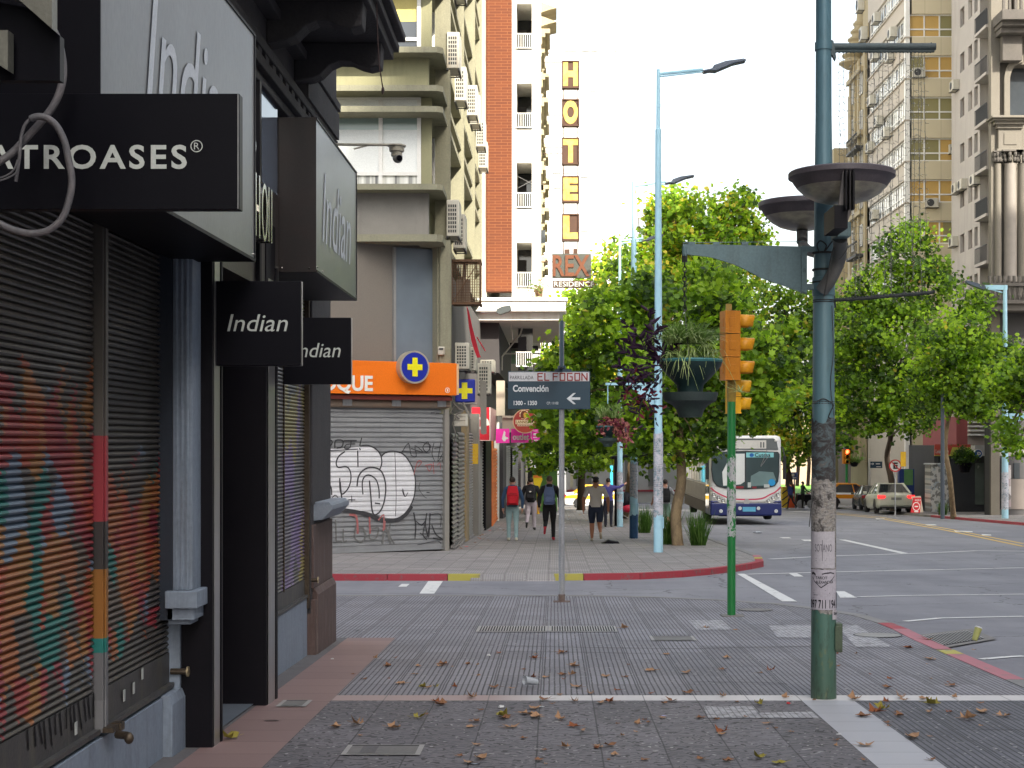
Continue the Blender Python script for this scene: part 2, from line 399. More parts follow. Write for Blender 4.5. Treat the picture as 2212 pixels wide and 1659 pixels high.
# painted road markings, traced where they lie on the road
def g2(u, v, dr=.10):
    d = F * (HC + dr) / (v - 1045.0); return (UX(u, d), d)
def rline(mb, pts, wd, m=0):
    f_ = FL(-.094)
    q = [Vector(g2(*p)) for p in pts]
    for k in range(len(q) - 1):
        t = (q[k+1] - q[k]); n = Vector((-t.y, t.x)).normalized() * wd / 2
        mb.poly([f_.p(*(q[k] + n)), f_.p(*(q[k] - n)), f_.p(*(q[k+1] - n)), f_.p(*(q[k+1] + n))], m)
mb = MB(); f_ = FL(-.094)
for quad in ([(925,1256),(957,1256),(938,1283),(906,1283)],[(1592,1240),(1608,1240),(1722,1300),(1690,1300)],
             [(1806,1278),(1824,1278),(1852,1292),(1815,1292)],[(1812,1166),(1826,1166),(1965,1196),(1950,1197)],
             [(868,1262),(885,1262),(878,1268),(860,1268)],[(1702,1238),(1720,1238),(1736,1246),(1716,1246)],
             [(1683,1161),(1704,1161),(1710,1163),(1692,1163)],[(1730,1166),(1750,1166),(1758,1169),(1738,1169)],
             [(1998,1133),(2020,1133),(2024,1135),(2004,1135)],[(2060,1146),(2100,1148),(2102,1150),(2064,1149)],[(1890,1119),(1910,1120),(1912,1122),(1894,1122)],
             [(2120,1154),(2140,1155),(2142,1157),(2122,1157)]):
    mb.poly([f_.p(*g2(u, v)) for u, v in quad])
rline(mb,[(1664,1208),(1780,1202),(2000,1195),(2110,1190),(2212,1191)],.16)
rline(mb,[(1610,1241),(1800,1236),(2212,1227)],.13)
rline(mb,[(1850,1290),(1960,1287),(2212,1284)],.10)
rline(mb,[(1955,1343),(2030,1336),(2212,1332)],.10)
rline(mb,[(2120,1425),(2175,1420),(2212,1418)],.09)
o = mb.build('road_marking', WHP); o['kind'] = 'structure'
mb = MB(); rline(mb,[(1800,1110),(1900,1120),(2050,1147),(2212,1181)],.16); rline(mb,[(1800,1107.5),(1900,1117),(2050,1143),(2212,1175)],.13)
o = mb.build('yellow_road_marking', YEP); o['kind'] = 'structure'

# ------------------------------------------------------------------ shared paints and metals
BLK = pm('black_panel',(.003,.003,.006),(.004,.004,.007),6,.4, spec=.12, bump=.03)
BLKM = pm('black_paint',(.0045,.004,.007),(.008,.007,.01),5,.5, spec=.15, bump=.08)
STEEL = pm('brushed_steel',(.42,.42,.43),(.3,.29,.28),5,.32,.85, bump=.05, stretch=(1,1,.1))
CANO = pm('canopy_metal',(.21,.225,.255),(.155,.165,.185),1.6,.34,.75, bump=.03, stretch=(1,1,.35))
CHROME = pm('chrome',(.6,.58,.54),(.4,.38,.35),4,.16,1, bump=.02)
PALE = pm('pale_lettering',(.50,.53,.50),(.42,.45,.43),8,.6, bump=.02)
SILV = pm('silver_lettering',(.62,.66,.72),(.55,.6,.66),8,.5,.0, bump=.02)
BLUEP = pm('pale_blue_paint',(.235,.285,.36),(.19,.235,.30),3,.6, bump=.2, fine=30, dirt=((.10,.11,.12),9))
BROWN = pm('brown_stone',(.115,.075,.068),(.07,.048,.045),7,.75, bump=.3, fine=70, dirt=((.2,.17,.16),14))
DSTONE = pm('dark_grey_stone',(.06,.056,.06),(.03,.03,.033),2.5,.85, bump=.5, fine=40, dirt=((.03,.03,.03),6))
LOCK = pm('rusty_lock',(.10,.08,.06),(.05,.03,.02),20,.5,.7, bump=.3)
BRASS = pm('brass',(.55,.45,.28),(.4,.32,.2),20,.4,.6, bump=.05)
def shutter_paint(name, base, cols, z0, z1, ysc=5.0, zsc=3.0, amount=1.0, vec='y', seed=0.0, edge=.16):
    t = NT(name); p = t.pos(); s = t.sep(p); h = s[1] if vec == 'y' else s[0]
    zz = t.math('MULTIPLY', t.math('FLOOR', t.math('DIVIDE', t.math('SUBTRACT', s[2],.319),.033)),.033)     # sprayed colour steps from slat to slat
    jit = t.math('MULTIPLY', t.noise(t.comb(h, zz, seed),3.5,2),.3)
    v = t.comb(t.math('MULTIPLY', t.math('ADD', h, jit), ysc), t.math('MULTIPLY', zz, zsc), seed)
    vo = t.new('ShaderNodeTexVoronoi'); vo.inputs['Scale'].default_value = 1.0; vo.inputs['Randomness'].default_value = .9; t.L(v, vo.inputs['Vector']); n = t.sep(vo.outputs['Color'])[0]; k = len(cols)
    stops = []
    lo, hi = .0,1.0
    for i, c in enumerate(cols): stops.append((lo + (hi - lo) * i / k, c))
    c = t.ramp(n, stops, 'CONSTANT')
    n2 = t.noise(v,.8,2); mid, half = (z0 + z1) / 2,(z1 - z0) / 2
    m = t.math('SUBTRACT',1, t.math('DIVIDE', t.math('ABSOLUTE', t.math('SUBTRACT', s[2], mid)), half))
    m = t.math('ADD', m, t.math('MULTIPLY', t.math('SUBTRACT', n2,.47),1.7))
    mk = t.ramp(m,[(edge,(0,0,0)),(edge + .02,(1,1,1))])
    b = t.ramp(t.noise(t.mapv(p,(1,1,3)),4,5,.7),[(.3, base),(.7, tuple(q * .6 for q in base))])
    wear = t.ramp(t.noise(p,60,3),[(.62,(0,0,0)),(.72,(1,1,1))])
    c = t.mix(t.math('MULTIPLY', wear,.5), c, base)
    c = t.mix(t.math('MULTIPLY', mk, amount), b, c)
    t.base(c); t.set(.42,.25,.5); t.bump(t.noise(p,60,3),.15,.004); return t.m
_G = [(.085,.075,.07),(.27,.035,.045),(.33,.06,.03),(.015,.15,.135),(.30,.13,.035),(.32,.065,.03),(.24,.03,.045),(.13,.18,.25),(.31,.10,.035),(.28,.04,.04),(.11,.085,.07),(.33,.12,.04)]
SHUT1 = shutter_paint('graffiti_shutter',(.10,.09,.08), _G,.42,1.78,7.0,4.2, edge=.02)
SHUT1B = shutter_paint('graffiti_shutter_second',(.10,.092,.084), _G,.50,1.42,7.5,4.6, seed=4.4, edge=.10)
SHUT3 = shutter_paint('purple_shutter',(.17,.165,.165),[(.17,.165,.165),(.25,.17,.38),(.30,.22,.42),(.2,.18,.22),(.36,.30,.08),(.24,.17,.36)],.2,2.2,3.5,1.6,.8, seed=9)
DSHUT = pm('dark_shutter',(.07,.067,.065),(.04,.038,.037),4,.45,.4, bump=.1)
def roller(name, fr_, a0, a1, b0, b1, c, pitch, depth, m, parent, bar=.12, barm=None, shape='round'):
    mb = MB(); n = int(round((b1 - b0 - bar) / pitch)); prof = []
    for k in range(n):
        z = b0 + bar + k * pitch
        if shape == 'round': prof += [(z,0),(z + pitch * .12, depth * .75),(z + pitch * .38, depth),(z + pitch * .68, depth * .75),(z + pitch * .9, depth * .12)]
        else: prof += [(z,0),(z + pitch * .1, depth),(z + pitch * .55, depth * .9),(z + pitch * .68, depth * .25),(z + pitch * .9, depth * .12)]
    prof.append((b0 + bar + n * pitch,0)); i0 = len(mb.v)
    for z, q in prof: mb.v += [tuple(fr_.p(a0, z, c + q)), tuple(fr_.p(a1, z, c + q))]
    for k in range(len(prof) - 1):
        i = i0 + 2 * k; mb.f.append((i, i + 1, i + 3, i + 2)); mb.m.append(0)
    if bar: mb.boxf(fr_, a0, a1, b0, b0 + bar, c - .01, c + depth * 1.1,1); mb.boxf(fr_, a0, a1, b0, b0 + .025, c, c + depth * 1.1 + .03,1)
    return mb.build(name,[m, barm or m], parent)

# ------------------------------------------------------------------ near shop building on the left
W = fl(-2.22)
nb = thing('shop_building', 'dark corner shop building at the left edge with graffiti roller shutters and blue plinth', 'building',(-2.22,8, gz(8)))
mb = MB(); mb.box(-12,-2.45,-8,14.6,-1.2,12)
mb.box(-2.45,-2.2,13.75,14.9,.0,12); mb.box(-2.45,-2.2,-8,13.75,3.0,12)
mb.build('wall', DSTONE, nb)
# plinths, pilasters
mb = MB()
def wedge(mb, y0, y1, x0, x1, top, m=0):
    mb.poly([(x1, y0, gz(y0) - .05),(x1, y1, gz(y1) - .05),(x1, y1, top),(x1, y0, top)], m)
    mb.poly([(x1, y0, top),(x1, y1, top),(x0, y1, top),(x0, y0, top)], m)
    for y in (y0, y1): mb.poly([(x0, y, gz(y) - .05),(x1, y, gz(y) - .05),(x1, y, top),(x0, y, top)], m)
wedge(mb,-8,8.6,-2.45,-2.215,.10); mb.build('plinth', BLUEP, nb, label='pale blue plinth below the graffiti shutters')
mb = MB(); wedge(mb,11.0,13.72,-2.45,-2.23,.14); mb.build('plinth', BLUEP, nb, label='pale blue plinth below the purple sprayed shutter')
mb = MB()                                              # pale blue fluted pilaster on its block
mb.box(-2.45,-2.19,8.89,8.93,.0,2.75)
prof = [(-2.19,0),(-2.19,.10),(-2.16,.115),(-2.16,.14),(-2.135,.14),(-2.13,.115),(-2.11,.115),(-2.105,.14),(-2.08,.14),(-2.075,.1),(-2.075,0)]
mb.prism(FR((0,8.80,0),(1,0,0),(0,0,1)) if False else FR((0,0,0),(1,0,0),(0,-1,0)),[(-2.19,.70),(-2.075,.70),(-2.075,2.62),(-2.19,2.62)],-8.93,-8.72)
for x in (-2.165,-2.135,-2.105): mb.box(x - .008, x + .008,8.705,8.725,.70,2.62)
mb.box(-2.22,-2.035,8.66,8.93,.60,.70); mb.box(-2.22,-2.06,8.70,8.93,.53,.60); mb.box(-2.22,-2.09,8.74,8.93,.50,.53)
mb.box(-2.45,-2.165,8.62,8.93,-.3,.06); mb.prism(ff(0),[(-2.45,.06),(-2.165,.06),(-2.185,.11),(-2.45,.11)],-8.93,-8.62)
mb.build('pilaster', BLUEP, nb, bevel=.006, label='pale blue fluted pilaster')
mb = MB(); mb.box(-2.45,-2.186,8.70,8.89,.53,2.75); mb.build('pilaster_side', pm('navy_paint',(.018,.026,.042),(.012,.017,.028),3,.5), nb)
mb = MB(); mb.box(-2.45,-2.008,8.93,9.16, gz(9) - .1,2.85); mb.build('door_post', BLKM, nb, bevel=.004)
mb = MB(); mb.box(-2.45,-2.012,10.62,10.97, gz(11) - .1,3.1); mb.build('door_post', BLKM, nb, bevel=.004)
for y0, y1 in ((8.965,9.10),(10.66,10.90)):
    mb = MB(); mb.box(-2.006,-2.002, y0, y1, gz(9) - .05,2.7); mb.build('steel_trim', STEEL, nb)
mb = MB(); mb.box(-2.45,-2.0,9.14,9.175, gz(9) - .1,2.85); mb.box(-2.45,-2.0,10.94,11.0, gz(11) - .1,2.8); mb.build('post_edge', BLKM, nb)
mb = MB(); mb.poly([(-2.7,9.17, gz(9.17) + .012),(-2.1,9.17, gz(9.17) + .012),(-2.1,10.62, gz(10.62) + .012),(-2.7,10.62, gz(10.62) + .012)]); mb.build('threshold', pm('blue_grey_floor',(.12,.14,.17), None,4,.55), nb)
roller('roller_shutter', W,9.17,10.62, gz(10.6),3.0,-.16,.075,.03, DSHUT, nb, bar=.08)
mb = MB(); mb.box(-2.45,-2.35,9.17,9.2, gz(9),3.0); mb.build('shutter_guide', BLKM, nb)
PANELBAR = pm('grey_bottom_bar',(.085,.083,.085),(.05,.048,.048),6,.5,.3, bump=.2, dirt=((.16,.15,.1),8))
for a0, a1, m in ((3.15,5.32, SHUT1),(5.40,7.44, SHUT1),(7.58,8.90, SHUT1B)):
    roller('roller_shutter', W, a0, a1,.12,2.75,-.055,.033,.022, m, nb, bar=.20, barm=PANELBAR)
MULL = NT('sprayed_mullion'); _z = MULL.sep(MULL.pos())[2]
MULL.base(MULL.ramp(MULL.math('DIVIDE', MULL.math('ADD', _z,.2),3.0),[(0,(.2,.2,.21)),(.16,(.16,.16,.17)),(.235,(.02,.2,.18)),(.26,(.33,.14,.03)),(.37,(.33,.14,.03)),(.372,(.05,.045,.045)),(.45,(.36,.045,.06)),(.585,(.36,.05,.06)),(.59,(.12,.11,.10)),(1,(.10,.095,.09))], 'CONSTANT')); MULL.set(.5,.2); MULL = MULL.m
for y in (5.36,7.51):
    mb = MB(); mb.box(-2.45,-2.215, y - .045, y + .045,.12,2.8); mb.box(-2.215,-2.205, y - .03, y - .01,.12,2.8); mb.build('mullion', MULL, nb, bevel=.004)
def lockset(y, z, s=1):
    mb = MB(); mb.box(-2.21,-2.16, y - .07, y + .09, z, z + .025); mb.box(-2.2,-2.15, y + .04, y + .10, z - .01, z + .03,0)
    mb.tube([(-2.16, y, z - .02),(-2.10, y - .03, z - .02)],.02,10,0); mb.ell((-2.09, y - .04, z - .03),(.025,.02,.03),10,6,0)
    mb.build('shutter_lock', LOCK, nb, smooth=True)
lockset(7.51,.125)
for y, z in ((8.88,.21),(13.78,.30)):
    mb = MB(); mb.tube([(-2.24, y, z),(-2.14, y, z)],.018,10,0); mb.tube([(-2.145, y, z),(-2.135, y, z)],.03,14,1); mb.tube([(-2.134, y, z),(-2.132, y, z)],.008,8,0)
    mb.build('shutter_lock',[LOCK, BRASS], nb)
for y, z in ((7.9,.20),(8.08,.21),(8.25,.26),(7.1,.18)):
    mb = MB(); mb.boxf(W, y, y + .035, z, z + .06,-.02,-.018); mb.build('paper_scrap', PALE, nb)
mb = MB()
for k in range(14): mb.line(W,[(6.5 + k * .07 + rnd.uniform(-.02,.02),.32),(6.52 + k * .07 + rnd.uniform(-.02,.02),.18 + rnd.uniform(0,.06))],.018,-.0275)
mb.build('paint_drips', BLKM, nb)
roller('roller_shutter', W,10.97,13.70,.15,2.85,-.05,.031,.02, SHUT3, nb, bar=.16, barm=PANELBAR)
mb = MB(); mb.boxf(W,12.63,12.66,.3,2.8,-.035,-.022); mb.boxf(W,13.70,13.76,.05,2.85,-.1,.01); mb.build('shutter_guide', LOCK, nb)
mb = MB()                                              # brown stone corner pilaster with its ledge
mb.box(-2.5,-2.19,13.76,14.9,.98,3.9,1); mb.box(-2.5,-2.235,13.80,13.95,1.0,3.9,1)
mb.build('corner_column', DSTONE, nb, bevel=.01)
mb = MB(); mb.box(-2.5,-2.18,13.78,14.95,.22,.80); mb.box(-2.5,-2.15,13.84,15.0, gz(15) - .1,.16); mb.prism(ff(0),[(-2.5,.16),(-2.15,.16),(-2.18,.22),(-2.5,.22)],-15.0,-13.84)
mb.box(-2.3,-2.16,13.76,13.84, gz(14) - .1,.12)
mb.build('corner_pilaster', BROWN, nb, bevel=.01, label='brown stone base of the corner pilaster')
mb = MB(); mb.prism(ff(0),[(-2.45,.80),(-2.12,.84),(-2.03,.93),(-2.03,.975),(-2.45,.975)],-15.05,-13.9); mb.prism(ff(0),[(-2.45,.975),(-2.045,.975),(-2.06,1.0),(-2.45,1.0)],-15.03,-13.92)
mb.build('ledge', pm('blue_grey_paint',(.25,.29,.35),(.2,.23,.28),4,.5), nb, bevel=.004)
# sign band between the canopies and the wall above
mb = MB(); mb.box(-2.3,-2.02,8.9,11.15,2.62,3.35,0); mb.box(-2.3,-2.03,8.9,11.15,3.35,4.0,1); mb.box(-2.03,-1.99,10.28,10.34,2.5,4.0,2)
mb.build('sign_band',[pm('dark_brown_panel',(.045,.038,.035), None,3,.35), glass('band_glass',(.10,.13,.18),.1), BLKM], nb)
mb = MB(); mb.box(-2.3,-1.97,8.92,8.95,3.9,4.06); mb.box(-2.3,-2.0,8.9,11.2,4.0,4.05); mb.box(-2.3,-2.12,6,14.9,4.15,4.22); mb.box(-2.3,-2.07,6,14.9,4.22,4.30); mb.box(-2.3,-2.12,6,14.9,4.42,4.50); mb.box(-2.3,-2.09,6,14.9,4.78,4.86)
for y in np.arange(6.2,14.8,.28): mb.box(-2.25,-2.13, y, y + .13,4.3,4.42)
mb.build('cornice', DSTONE, nb, bevel=.008)
mb = MB(); mb.tube([(-1.96,9.55,3.42),(-1.90,9.55,3.42)],.05,16); mb.tube([(-1.90,9.55,3.42),(-1.885,9.55,3.42)],.065,16)
mb.build('round_knob', CHROME, nb, smooth=True)
fc = fl(-2.02)
mb = MB()
def ringp(y, z, ry, rz, t, x0, x1):
    n = 20
    for k in range(n):
        a, b = 2 * math.pi * k / n,2 * math.pi * (k + 1) / n
        q = lambda s, ang, x: (x, y + (ry - s) * math.cos(ang), z + (rz - s) * math.sin(ang))
        mb.poly([q(0, a, x1), q(0, b, x1), q(t, b, x1), q(t, a, x1)]); mb.poly([q(0, a, x0), q(0, b, x0), q(0, b, x1), q(0, a, x1)]); mb.poly([q(t, a, x0), q(t, b, x0), q(t, b, x1), q(t, a, x1)])
ringp(9.45,3.04,.13,.21,.04,-1.98,-1.90)
for y in (9.62,9.74): mb.box(-1.98,-1.89, y, y + .035,2.86,3.26)
ringp(9.93,3.05,.10,.19,.035,-1.98,-1.89)
for y in (10.06,10.16): mb.box(-1.98,-1.89, y, y + .03,2.88,3.24)
mb.box(-1.98,-1.90,9.62,9.77,3.03,3.07)
mb.build('raised_letters', CHROME, nb)
# balcony overhead on two scroll corbels
mb = MB(); mb.box(-2.3,-1.42,9.0,13.45,4.93,5.02); mb.box(-2.3,-1.38,9.0,13.55,5.02,5.09); mb.box(-2.3,-1.44,9.0,13.4,5.09,5.13); mb.box(-2.3,-1.33,9.0,13.62,5.13,5.2); mb.box(-2.3,-1.45,9.0,13.4,5.2,6.2)
mb.build('balcony', DSTONE, nb, bevel=.01)
for y0 in (11.62,12.85):
    pr = [(-2.2,4.60),(-2.05,4.63),(-1.98,4.66),(-1.90,4.74),(-1.82,4.775),(-1.72,4.77),(-1.64,4.735),(-1.56,4.715),(-1.47,4.735),(-1.46,4.93),(-2.2,4.93)]
    mb = MB(); mb.prism(ff(0), pr,-(y0 + .22),-y0); mb.build('corbel', DSTONE, nb, bevel=.012)
mb = MB(); mb.box(-2.2,-2.1,13.0,14.85,4.5,4.75); mb.box(-2.2,-2.12,13.6,14.8,4.86,6.5)
mb.build('window_surround', DSTONE, nb)
# corner cctv camera
t_ = thing('security_camera', 'beige dome security camera on a long arm above the silver canopy', 'security camera',(UX(857,14.8),14.8, VZ(348,14.8)))
CCT = pm('beige_plastic',(.42,.40,.33),(.34,.32,.26),10,.5)
mb = MB(); mb.tube([(-2.2,14.8, VZ(312,14.8)),(-1.48,14.8, VZ(313,14.8))],.014,8); mb.tube([(-1.95,14.8, VZ(322,14.8)),(-1.8,14.8, VZ(313,14.8))],.008,6); mb.build('arm', CCT, t_)
cx = UX(857,14.8); zt = VZ(314,14.8)
mb = MB(); mb.lathe([(.09,0),(.09,-.012),(.075,-.015),(.072,-.06),(.055,-.068),(.055,-.10),(.05,-.11)],(cx,14.8, zt),20); mb.build('housing', CCT, t_, smooth=True)
mb = MB(); mb.ell((cx + .01,14.79, zt - .125),(.05,.05,.05),16,10); mb.build('dome', pm('grey_dome',(.2,.2,.19), None,9,.3), t_, smooth=True)
mb = MB(); mb.tube([(cx + .025,14.755, zt - .13),(cx + .035,14.735, zt - .137)],.028,14); mb.build('lens', BLK, t_)
mb = MB(); d_ = 12.0
mb.tube([P(812,-60, d_), P(815,60, d_), P(819,140, d_), P(827,190, d_)],.005,6); mb.ell(P(827,195, d_),(.012,.012,.03))
tag(mb.build('cable', pm('dark_cable',(.05,.03,.03), None,9,.6)), 'thin dark cable dangling from the overhead balcony', 'cable')

# signs on the near building
def canopy(y0, y1, x1, z0, z1, label, word, wa, wz, front, x1b=None):
    t = thing('canopy_sign', label, 'shop sign',((-2.2 + x1) / 2,(y0 + y1) / 2, z0), 'silver box signs over the shop fronts')
    xb = x1 if x1b is None else x1b
    mb = MB(); fr_ = f2((x1, y0),(xb, y1)); L = math.hypot(x1 - xb, y1 - y0)
    v = [(-2.2, y0),(x1, y0),(xb, y1),(-2.2, y1)]
    top = [(a, b, z1) for a, b in v]; bot = [(a, b, z0) for a, b in v]
    mb.poly(bot,2); mb.poly(top,0); mb.poly([bot[0], bot[1], top[1], top[0]],1); mb.poly([bot[1], bot[2], top[2], top[1]],0); mb.poly([bot[2], bot[3], top[3], top[2]],1); mb.poly([bot[3], bot[0], top[0], top[3]],1)
    mb.build('sign_box',[CANO, front, BLKM], t, bevel=.003)
    FRx = FR((x1, y0,0), Vector((xb - x1, y1 - y0,0)) / L, Vector(((y1 - y0),-(xb - x1),0)) / L)
    mb = MB(); mb.boxf(FRx,0, L, z0 + .0, z0 + .018,.001,.006); mb.boxf(FRx,0, L, z1 - .018, z1,.001,.006); mb.boxf(FRx, L - .018, L, z0 + .018, z1 - .018,.001,.006); mb.build('edge_trim', BLKM, t)
    mb = MB()
    for a in (.03,.3, L - .05): mb.ell(FRx.p(a, z0 + .04,.004),(.006,.006,.006),6,4)
    for x in (-2.0, x1 - .05): mb.ell((x, y0 - .004, z0 + .03),(.008,.008,.008),6,4)
    mb.build('rivets', CHROME, t)
    textf('lettering', word, FRx, wa[0] - y0, wa[1] - y0, wz[0], wz[1],.001,.003, SILV, t, shear=.25)
    return t
DARKF = pm('dark_sheet_metal',(.016,.014,.015),(.028,.016,.015),2.5,.4,.3, bump=.05)
canopy(6.0,8.86,-1.79,2.60,3.93, 'big silver box sign nearest the camera, half hidden by the black board', 'Indian',(6.62,8.35),(3.0,3.58), BLK,-1.745)
canopy(11.18,13.45,-1.75,2.80,3.94, 'second silver box sign with its dark end, above the purple shutter', 'Indian',(11.46,13.05),(3.06,3.60), DARKF)
for d, u0, u1, v0, v1, w0, w1, z0, z1, lab in ((9.0,463,650,607,790,491,622,679,716, 'square black hanging sign in front, with the whole word Indian'),(11.3,612,758,686,830,636,736,741,772, 'square black hanging sign behind, with its first letter covered')):
    t = thing('hanging_sign', lab, 'shop sign',(UX((u0 + u1) / 2, d), d, VZ(v1, d)), 'black square hanging signs')
    mb = MB(); mb.box(UX(u0, d), UX(u1, d), d, d + .07, VZ(v1, d), VZ(v0, d)); mb.build('board', BLK, t, bevel=.003)
    mb = MB(); mb.box(UX(u1, d) + .001, UX(u1, d) + .007, d + .02, d + .028, VZ(v1, d) + .002, VZ(v0, d) - .002); mb.build('edge_trim', STEEL, t)
    textf('lettering', 'Indian', ff(d), UX(w0, d), UX(w1, d), VZ(z1, d), VZ(z0, d),.001,.002, PALE, t, shear=.22)
    mb = MB(); mb.tube([(UX(u0, d) - .04, d + .03, VZ(v0 + 100, d)),(UX(u0, d) + .01, d + .03, VZ(v0 + 100, d))],.02,8); mb.build('bracket', BLKM, t)
d = 5.5
t = thing('board_sign', 'large black board sign with pale capital letters crossing the left edge', 'shop sign',(UX(250, d), d, VZ(452, d)))
mb = MB(); mb.box(-2.2, UX(517, d), d, d + .06, VZ(452, d), VZ(202, d)); mb.build('board', BLK, t, bevel=.002)
mb = MB(); mb.box(UX(517, d) - .006, UX(517, d) - .003, d - .002, d, VZ(451, d), VZ(203, d)); mb.build('edge_trim', STEEL, t)
textf('lettering', 'ATROASES', ff(d), UX(-27, d), UX(404, d), VZ(365.5, d), VZ(313, d),.001,.002, PALE, t, bold=.022, sp=1.22)
mb = MB(); cx, cz = UX(425, d), VZ(316, d); r0, r1 = 13.2 * d / F,11.2 * d / F
for k in range(28):
    a, b = 2 * math.pi * k / 28,2 * math.pi * (k + 1) / 28
    mb.poly([(cx + r * math.cos(q), d - .003, cz + r * math.sin(q)) for r, q in ((r0, a),(r0, b),(r1, b),(r1, a))])
mb.build('registered_mark', PALE, t)
textf('mark_letter', 'R', ff(d), UX(419.5, d), UX(431, d), VZ(323, d), VZ(308.5, d),.001,.002, PALE, t)
t['label'] = 'large black board sign with pale capital letters ending in a ringed R'
# grey box end in the top left corner
d = 4.6
t = thing('box_sign', 'grey box sign end in the top left corner above the black board', 'shop sign',(UX(40, d), d, VZ(150, d)))
mb = MB(); GBX = pm('grey_green_metal',(.20,.20,.17),(.13,.13,.11),3,.4,.5)
x0, x1 = -1.75, UX(112, d); mb.prism(ff(0),[(x0, VZ(-60, d)),(x0, VZ(-30, d)),(UX(42, d), VZ(0, d)),(x1, VZ(62, d)),(x1, VZ(-60, d))],-d - .05,-d)
mb.build('sign_box', GBX, t)
mb = MB(); mb.prism(ff(0),[(UX(-20, d), VZ(65, d)),(UX(17, d), VZ(65, d)),(UX(17, d), VZ(152, d)),(UX(-20, d), VZ(128, d))],-d - .05,-d); mb.build('end_plate', GBX, t)
mb = MB(); mb.prism(ff(0),[(UX(-60, d), VZ(-20, d)),(UX(42, d), VZ(1, d)),(UX(111, d), VZ(62, d)),(UX(111, d), VZ(160, d)),(UX(-60, d), VZ(160, d))],-d - .12,-d - .08); mb.build('dark_housing', BLK, t)
# thick grey cable looping before the board
d = 5.3
CAB = pm('grey_conduit',(.12,.12,.13),(.22,.19,.19),12,.55, bump=.3)
def spl(pts, n=8):
    out = []
    for k in range(len(pts) - 1):
        p0, p1, p2, p3 = [Vector(pts[max(0, min(len(pts) - 1, q))]) for q in (k - 1, k, k + 1, k + 2)]
        for i in range(n):
            s = i / n; out.append(.5 * ((2 * p1) + (-p0 + p2) * s + (2 * p0 - 5 * p1 + 4 * p2 - p3) * s * s + (-p0 + 3 * p1 - 3 * p2 + p3) * s ** 3))
    out.append(Vector(pts[-1])); return out
pp = [(113,60),(128,95),(136,140),(134,180),(120,220),(96,255),(60,295),(20,335),(-30,365),(-80,390)]
pts = [tuple(P(u, v, d + .05)) for u, v in pp]
qq = [(-60,470),(-10,480),(25,495),(65,504),(105,497),(135,470),(151,425),(155,385),(148,345),(139,305),(122,272),(100,255),(75,253),(55,268),(45,300),(42,340),(38,368),(34,392)]
mb = MB(); mb.tube(spl(pts),.0135,10); mb.tube(spl([tuple(P(u, v, d - .02 + .002 * k)) for k,(u, v) in enumerate(qq)]),[.0125] * 100 + [.006] * 37,10)
mb.tube(spl([tuple(P(u, v, d - .03)) for u, v in [(-20,395),(15,385),(35,372),(42,350)]]),.003,6); mb.tube(spl([tuple(P(u, v, d - .03)) for u, v in [(-20,388),(12,380),(30,366),(38,345)]]),.003,6)
tag(mb.build('cable', CAB, smooth=True), 'thick grey looped cable hanging in front of the black board sign', 'cable')
# ------------------------------------------------------------------ corner building across the side street
OLIVE = pm('olive_concrete',(.25,.24,.165),(.19,.18,.125),1.2,.85, bump=.3, fine=25, dirt=((.11,.1,.075),2.2))
OLIVED = pm('olive_spandrel',(.27,.26,.15),(.21,.20,.115),1.0,.8, bump=.2, dirt=((.13,.12,.08),2))
GREYC = pm('grey_board_concrete',(.25,.235,.21),(.18,.17,.15),1.4,.85, bump=.3, dirt=((.14,.12,.10),2))
WHITEF = pm('white_frame',(.75,.74,.70),(.6,.58,.52),2,.5)
BLIND = pm('white_blind',(.75,.77,.74),(.7,.72,.70),1,.6, bump=.02)
DGLASS = glass('dark_glass',(.03,.035,.04),.08)
ACW = pm('ac_white',(.50,.48,.41),(.36,.33,.26),3,.5, dirt=((.30,.2,.10),9))
GRILL = pm('dark_grille',(.05,.05,.05), None,20,.7)
CURT = NT('curtain'); _s = CURT.sep(CURT.pos()); CURT.base(CURT.ramp(CURT.noise(CURT.comb(_s[0],0,0),6,3),[(.4,(.12,.12,.12)),(.5,(.55,.55,.5)),(.6,(.7,.7,.66))])); CURT = CURT.m
cb = thing('corner_building', 'olive concrete corner building with projecting slabs and fins above the orange shop sign', 'building',(-6,42, gz(42)))
XG, XS, XF = -2.79,-2.50,-2.43
mb = MB(); mb.box(-16, XG - .25,34.75,51.3,6.12,26,0); mb.box(-16,-2.55,36.5,51.5,-1.6,5.6,1)
CHF = f2((-5.16,33.4),(-2.37,35.1)); CL = math.hypot(2.79,1.7)
mb.boxf(CHF,-8, CL,2.3,6.1,-1.5,-.35,2)
mb.build('wall',[OLIVED, CONC, pm('grey_brown_cladding',(.19,.17,.145),(.16,.15,.135),.6,.35, bump=.05)], cb)
mb = MB(); mb.boxf(CHF, CL - 1.28, CL - .28,2.7,6.0,-.35,-.30,0); mb.boxf(CHF, CL - 1.34, CL - 1.28,2.7,6.0,-.35,-.27,1)
mb.build('window',[glass('blue_grey_pane',(.13,.16,.19),.2,.3), pm('grey_mullion',(.25,.25,.24), None,5,.5)], cb, label='tall blue grey shop pane')
mb = MB(); mb.boxf(CHF, CL - .30, CL - .02,2.56,6.2,-.5,.02); mb.boxf(CHF, CL - .34, CL - .30,2.6,6.2,-.5,-.05)
mb.box(-2.75,-2.42,35.1,35.9,2.2,6.2)
mb.build('corner_column', OLIVE, cb, bevel=.02)
levels = [6.20]; z = 7.33
while z < 26: levels += [z, z + 1.74, z + 2.21]; z += 3.07
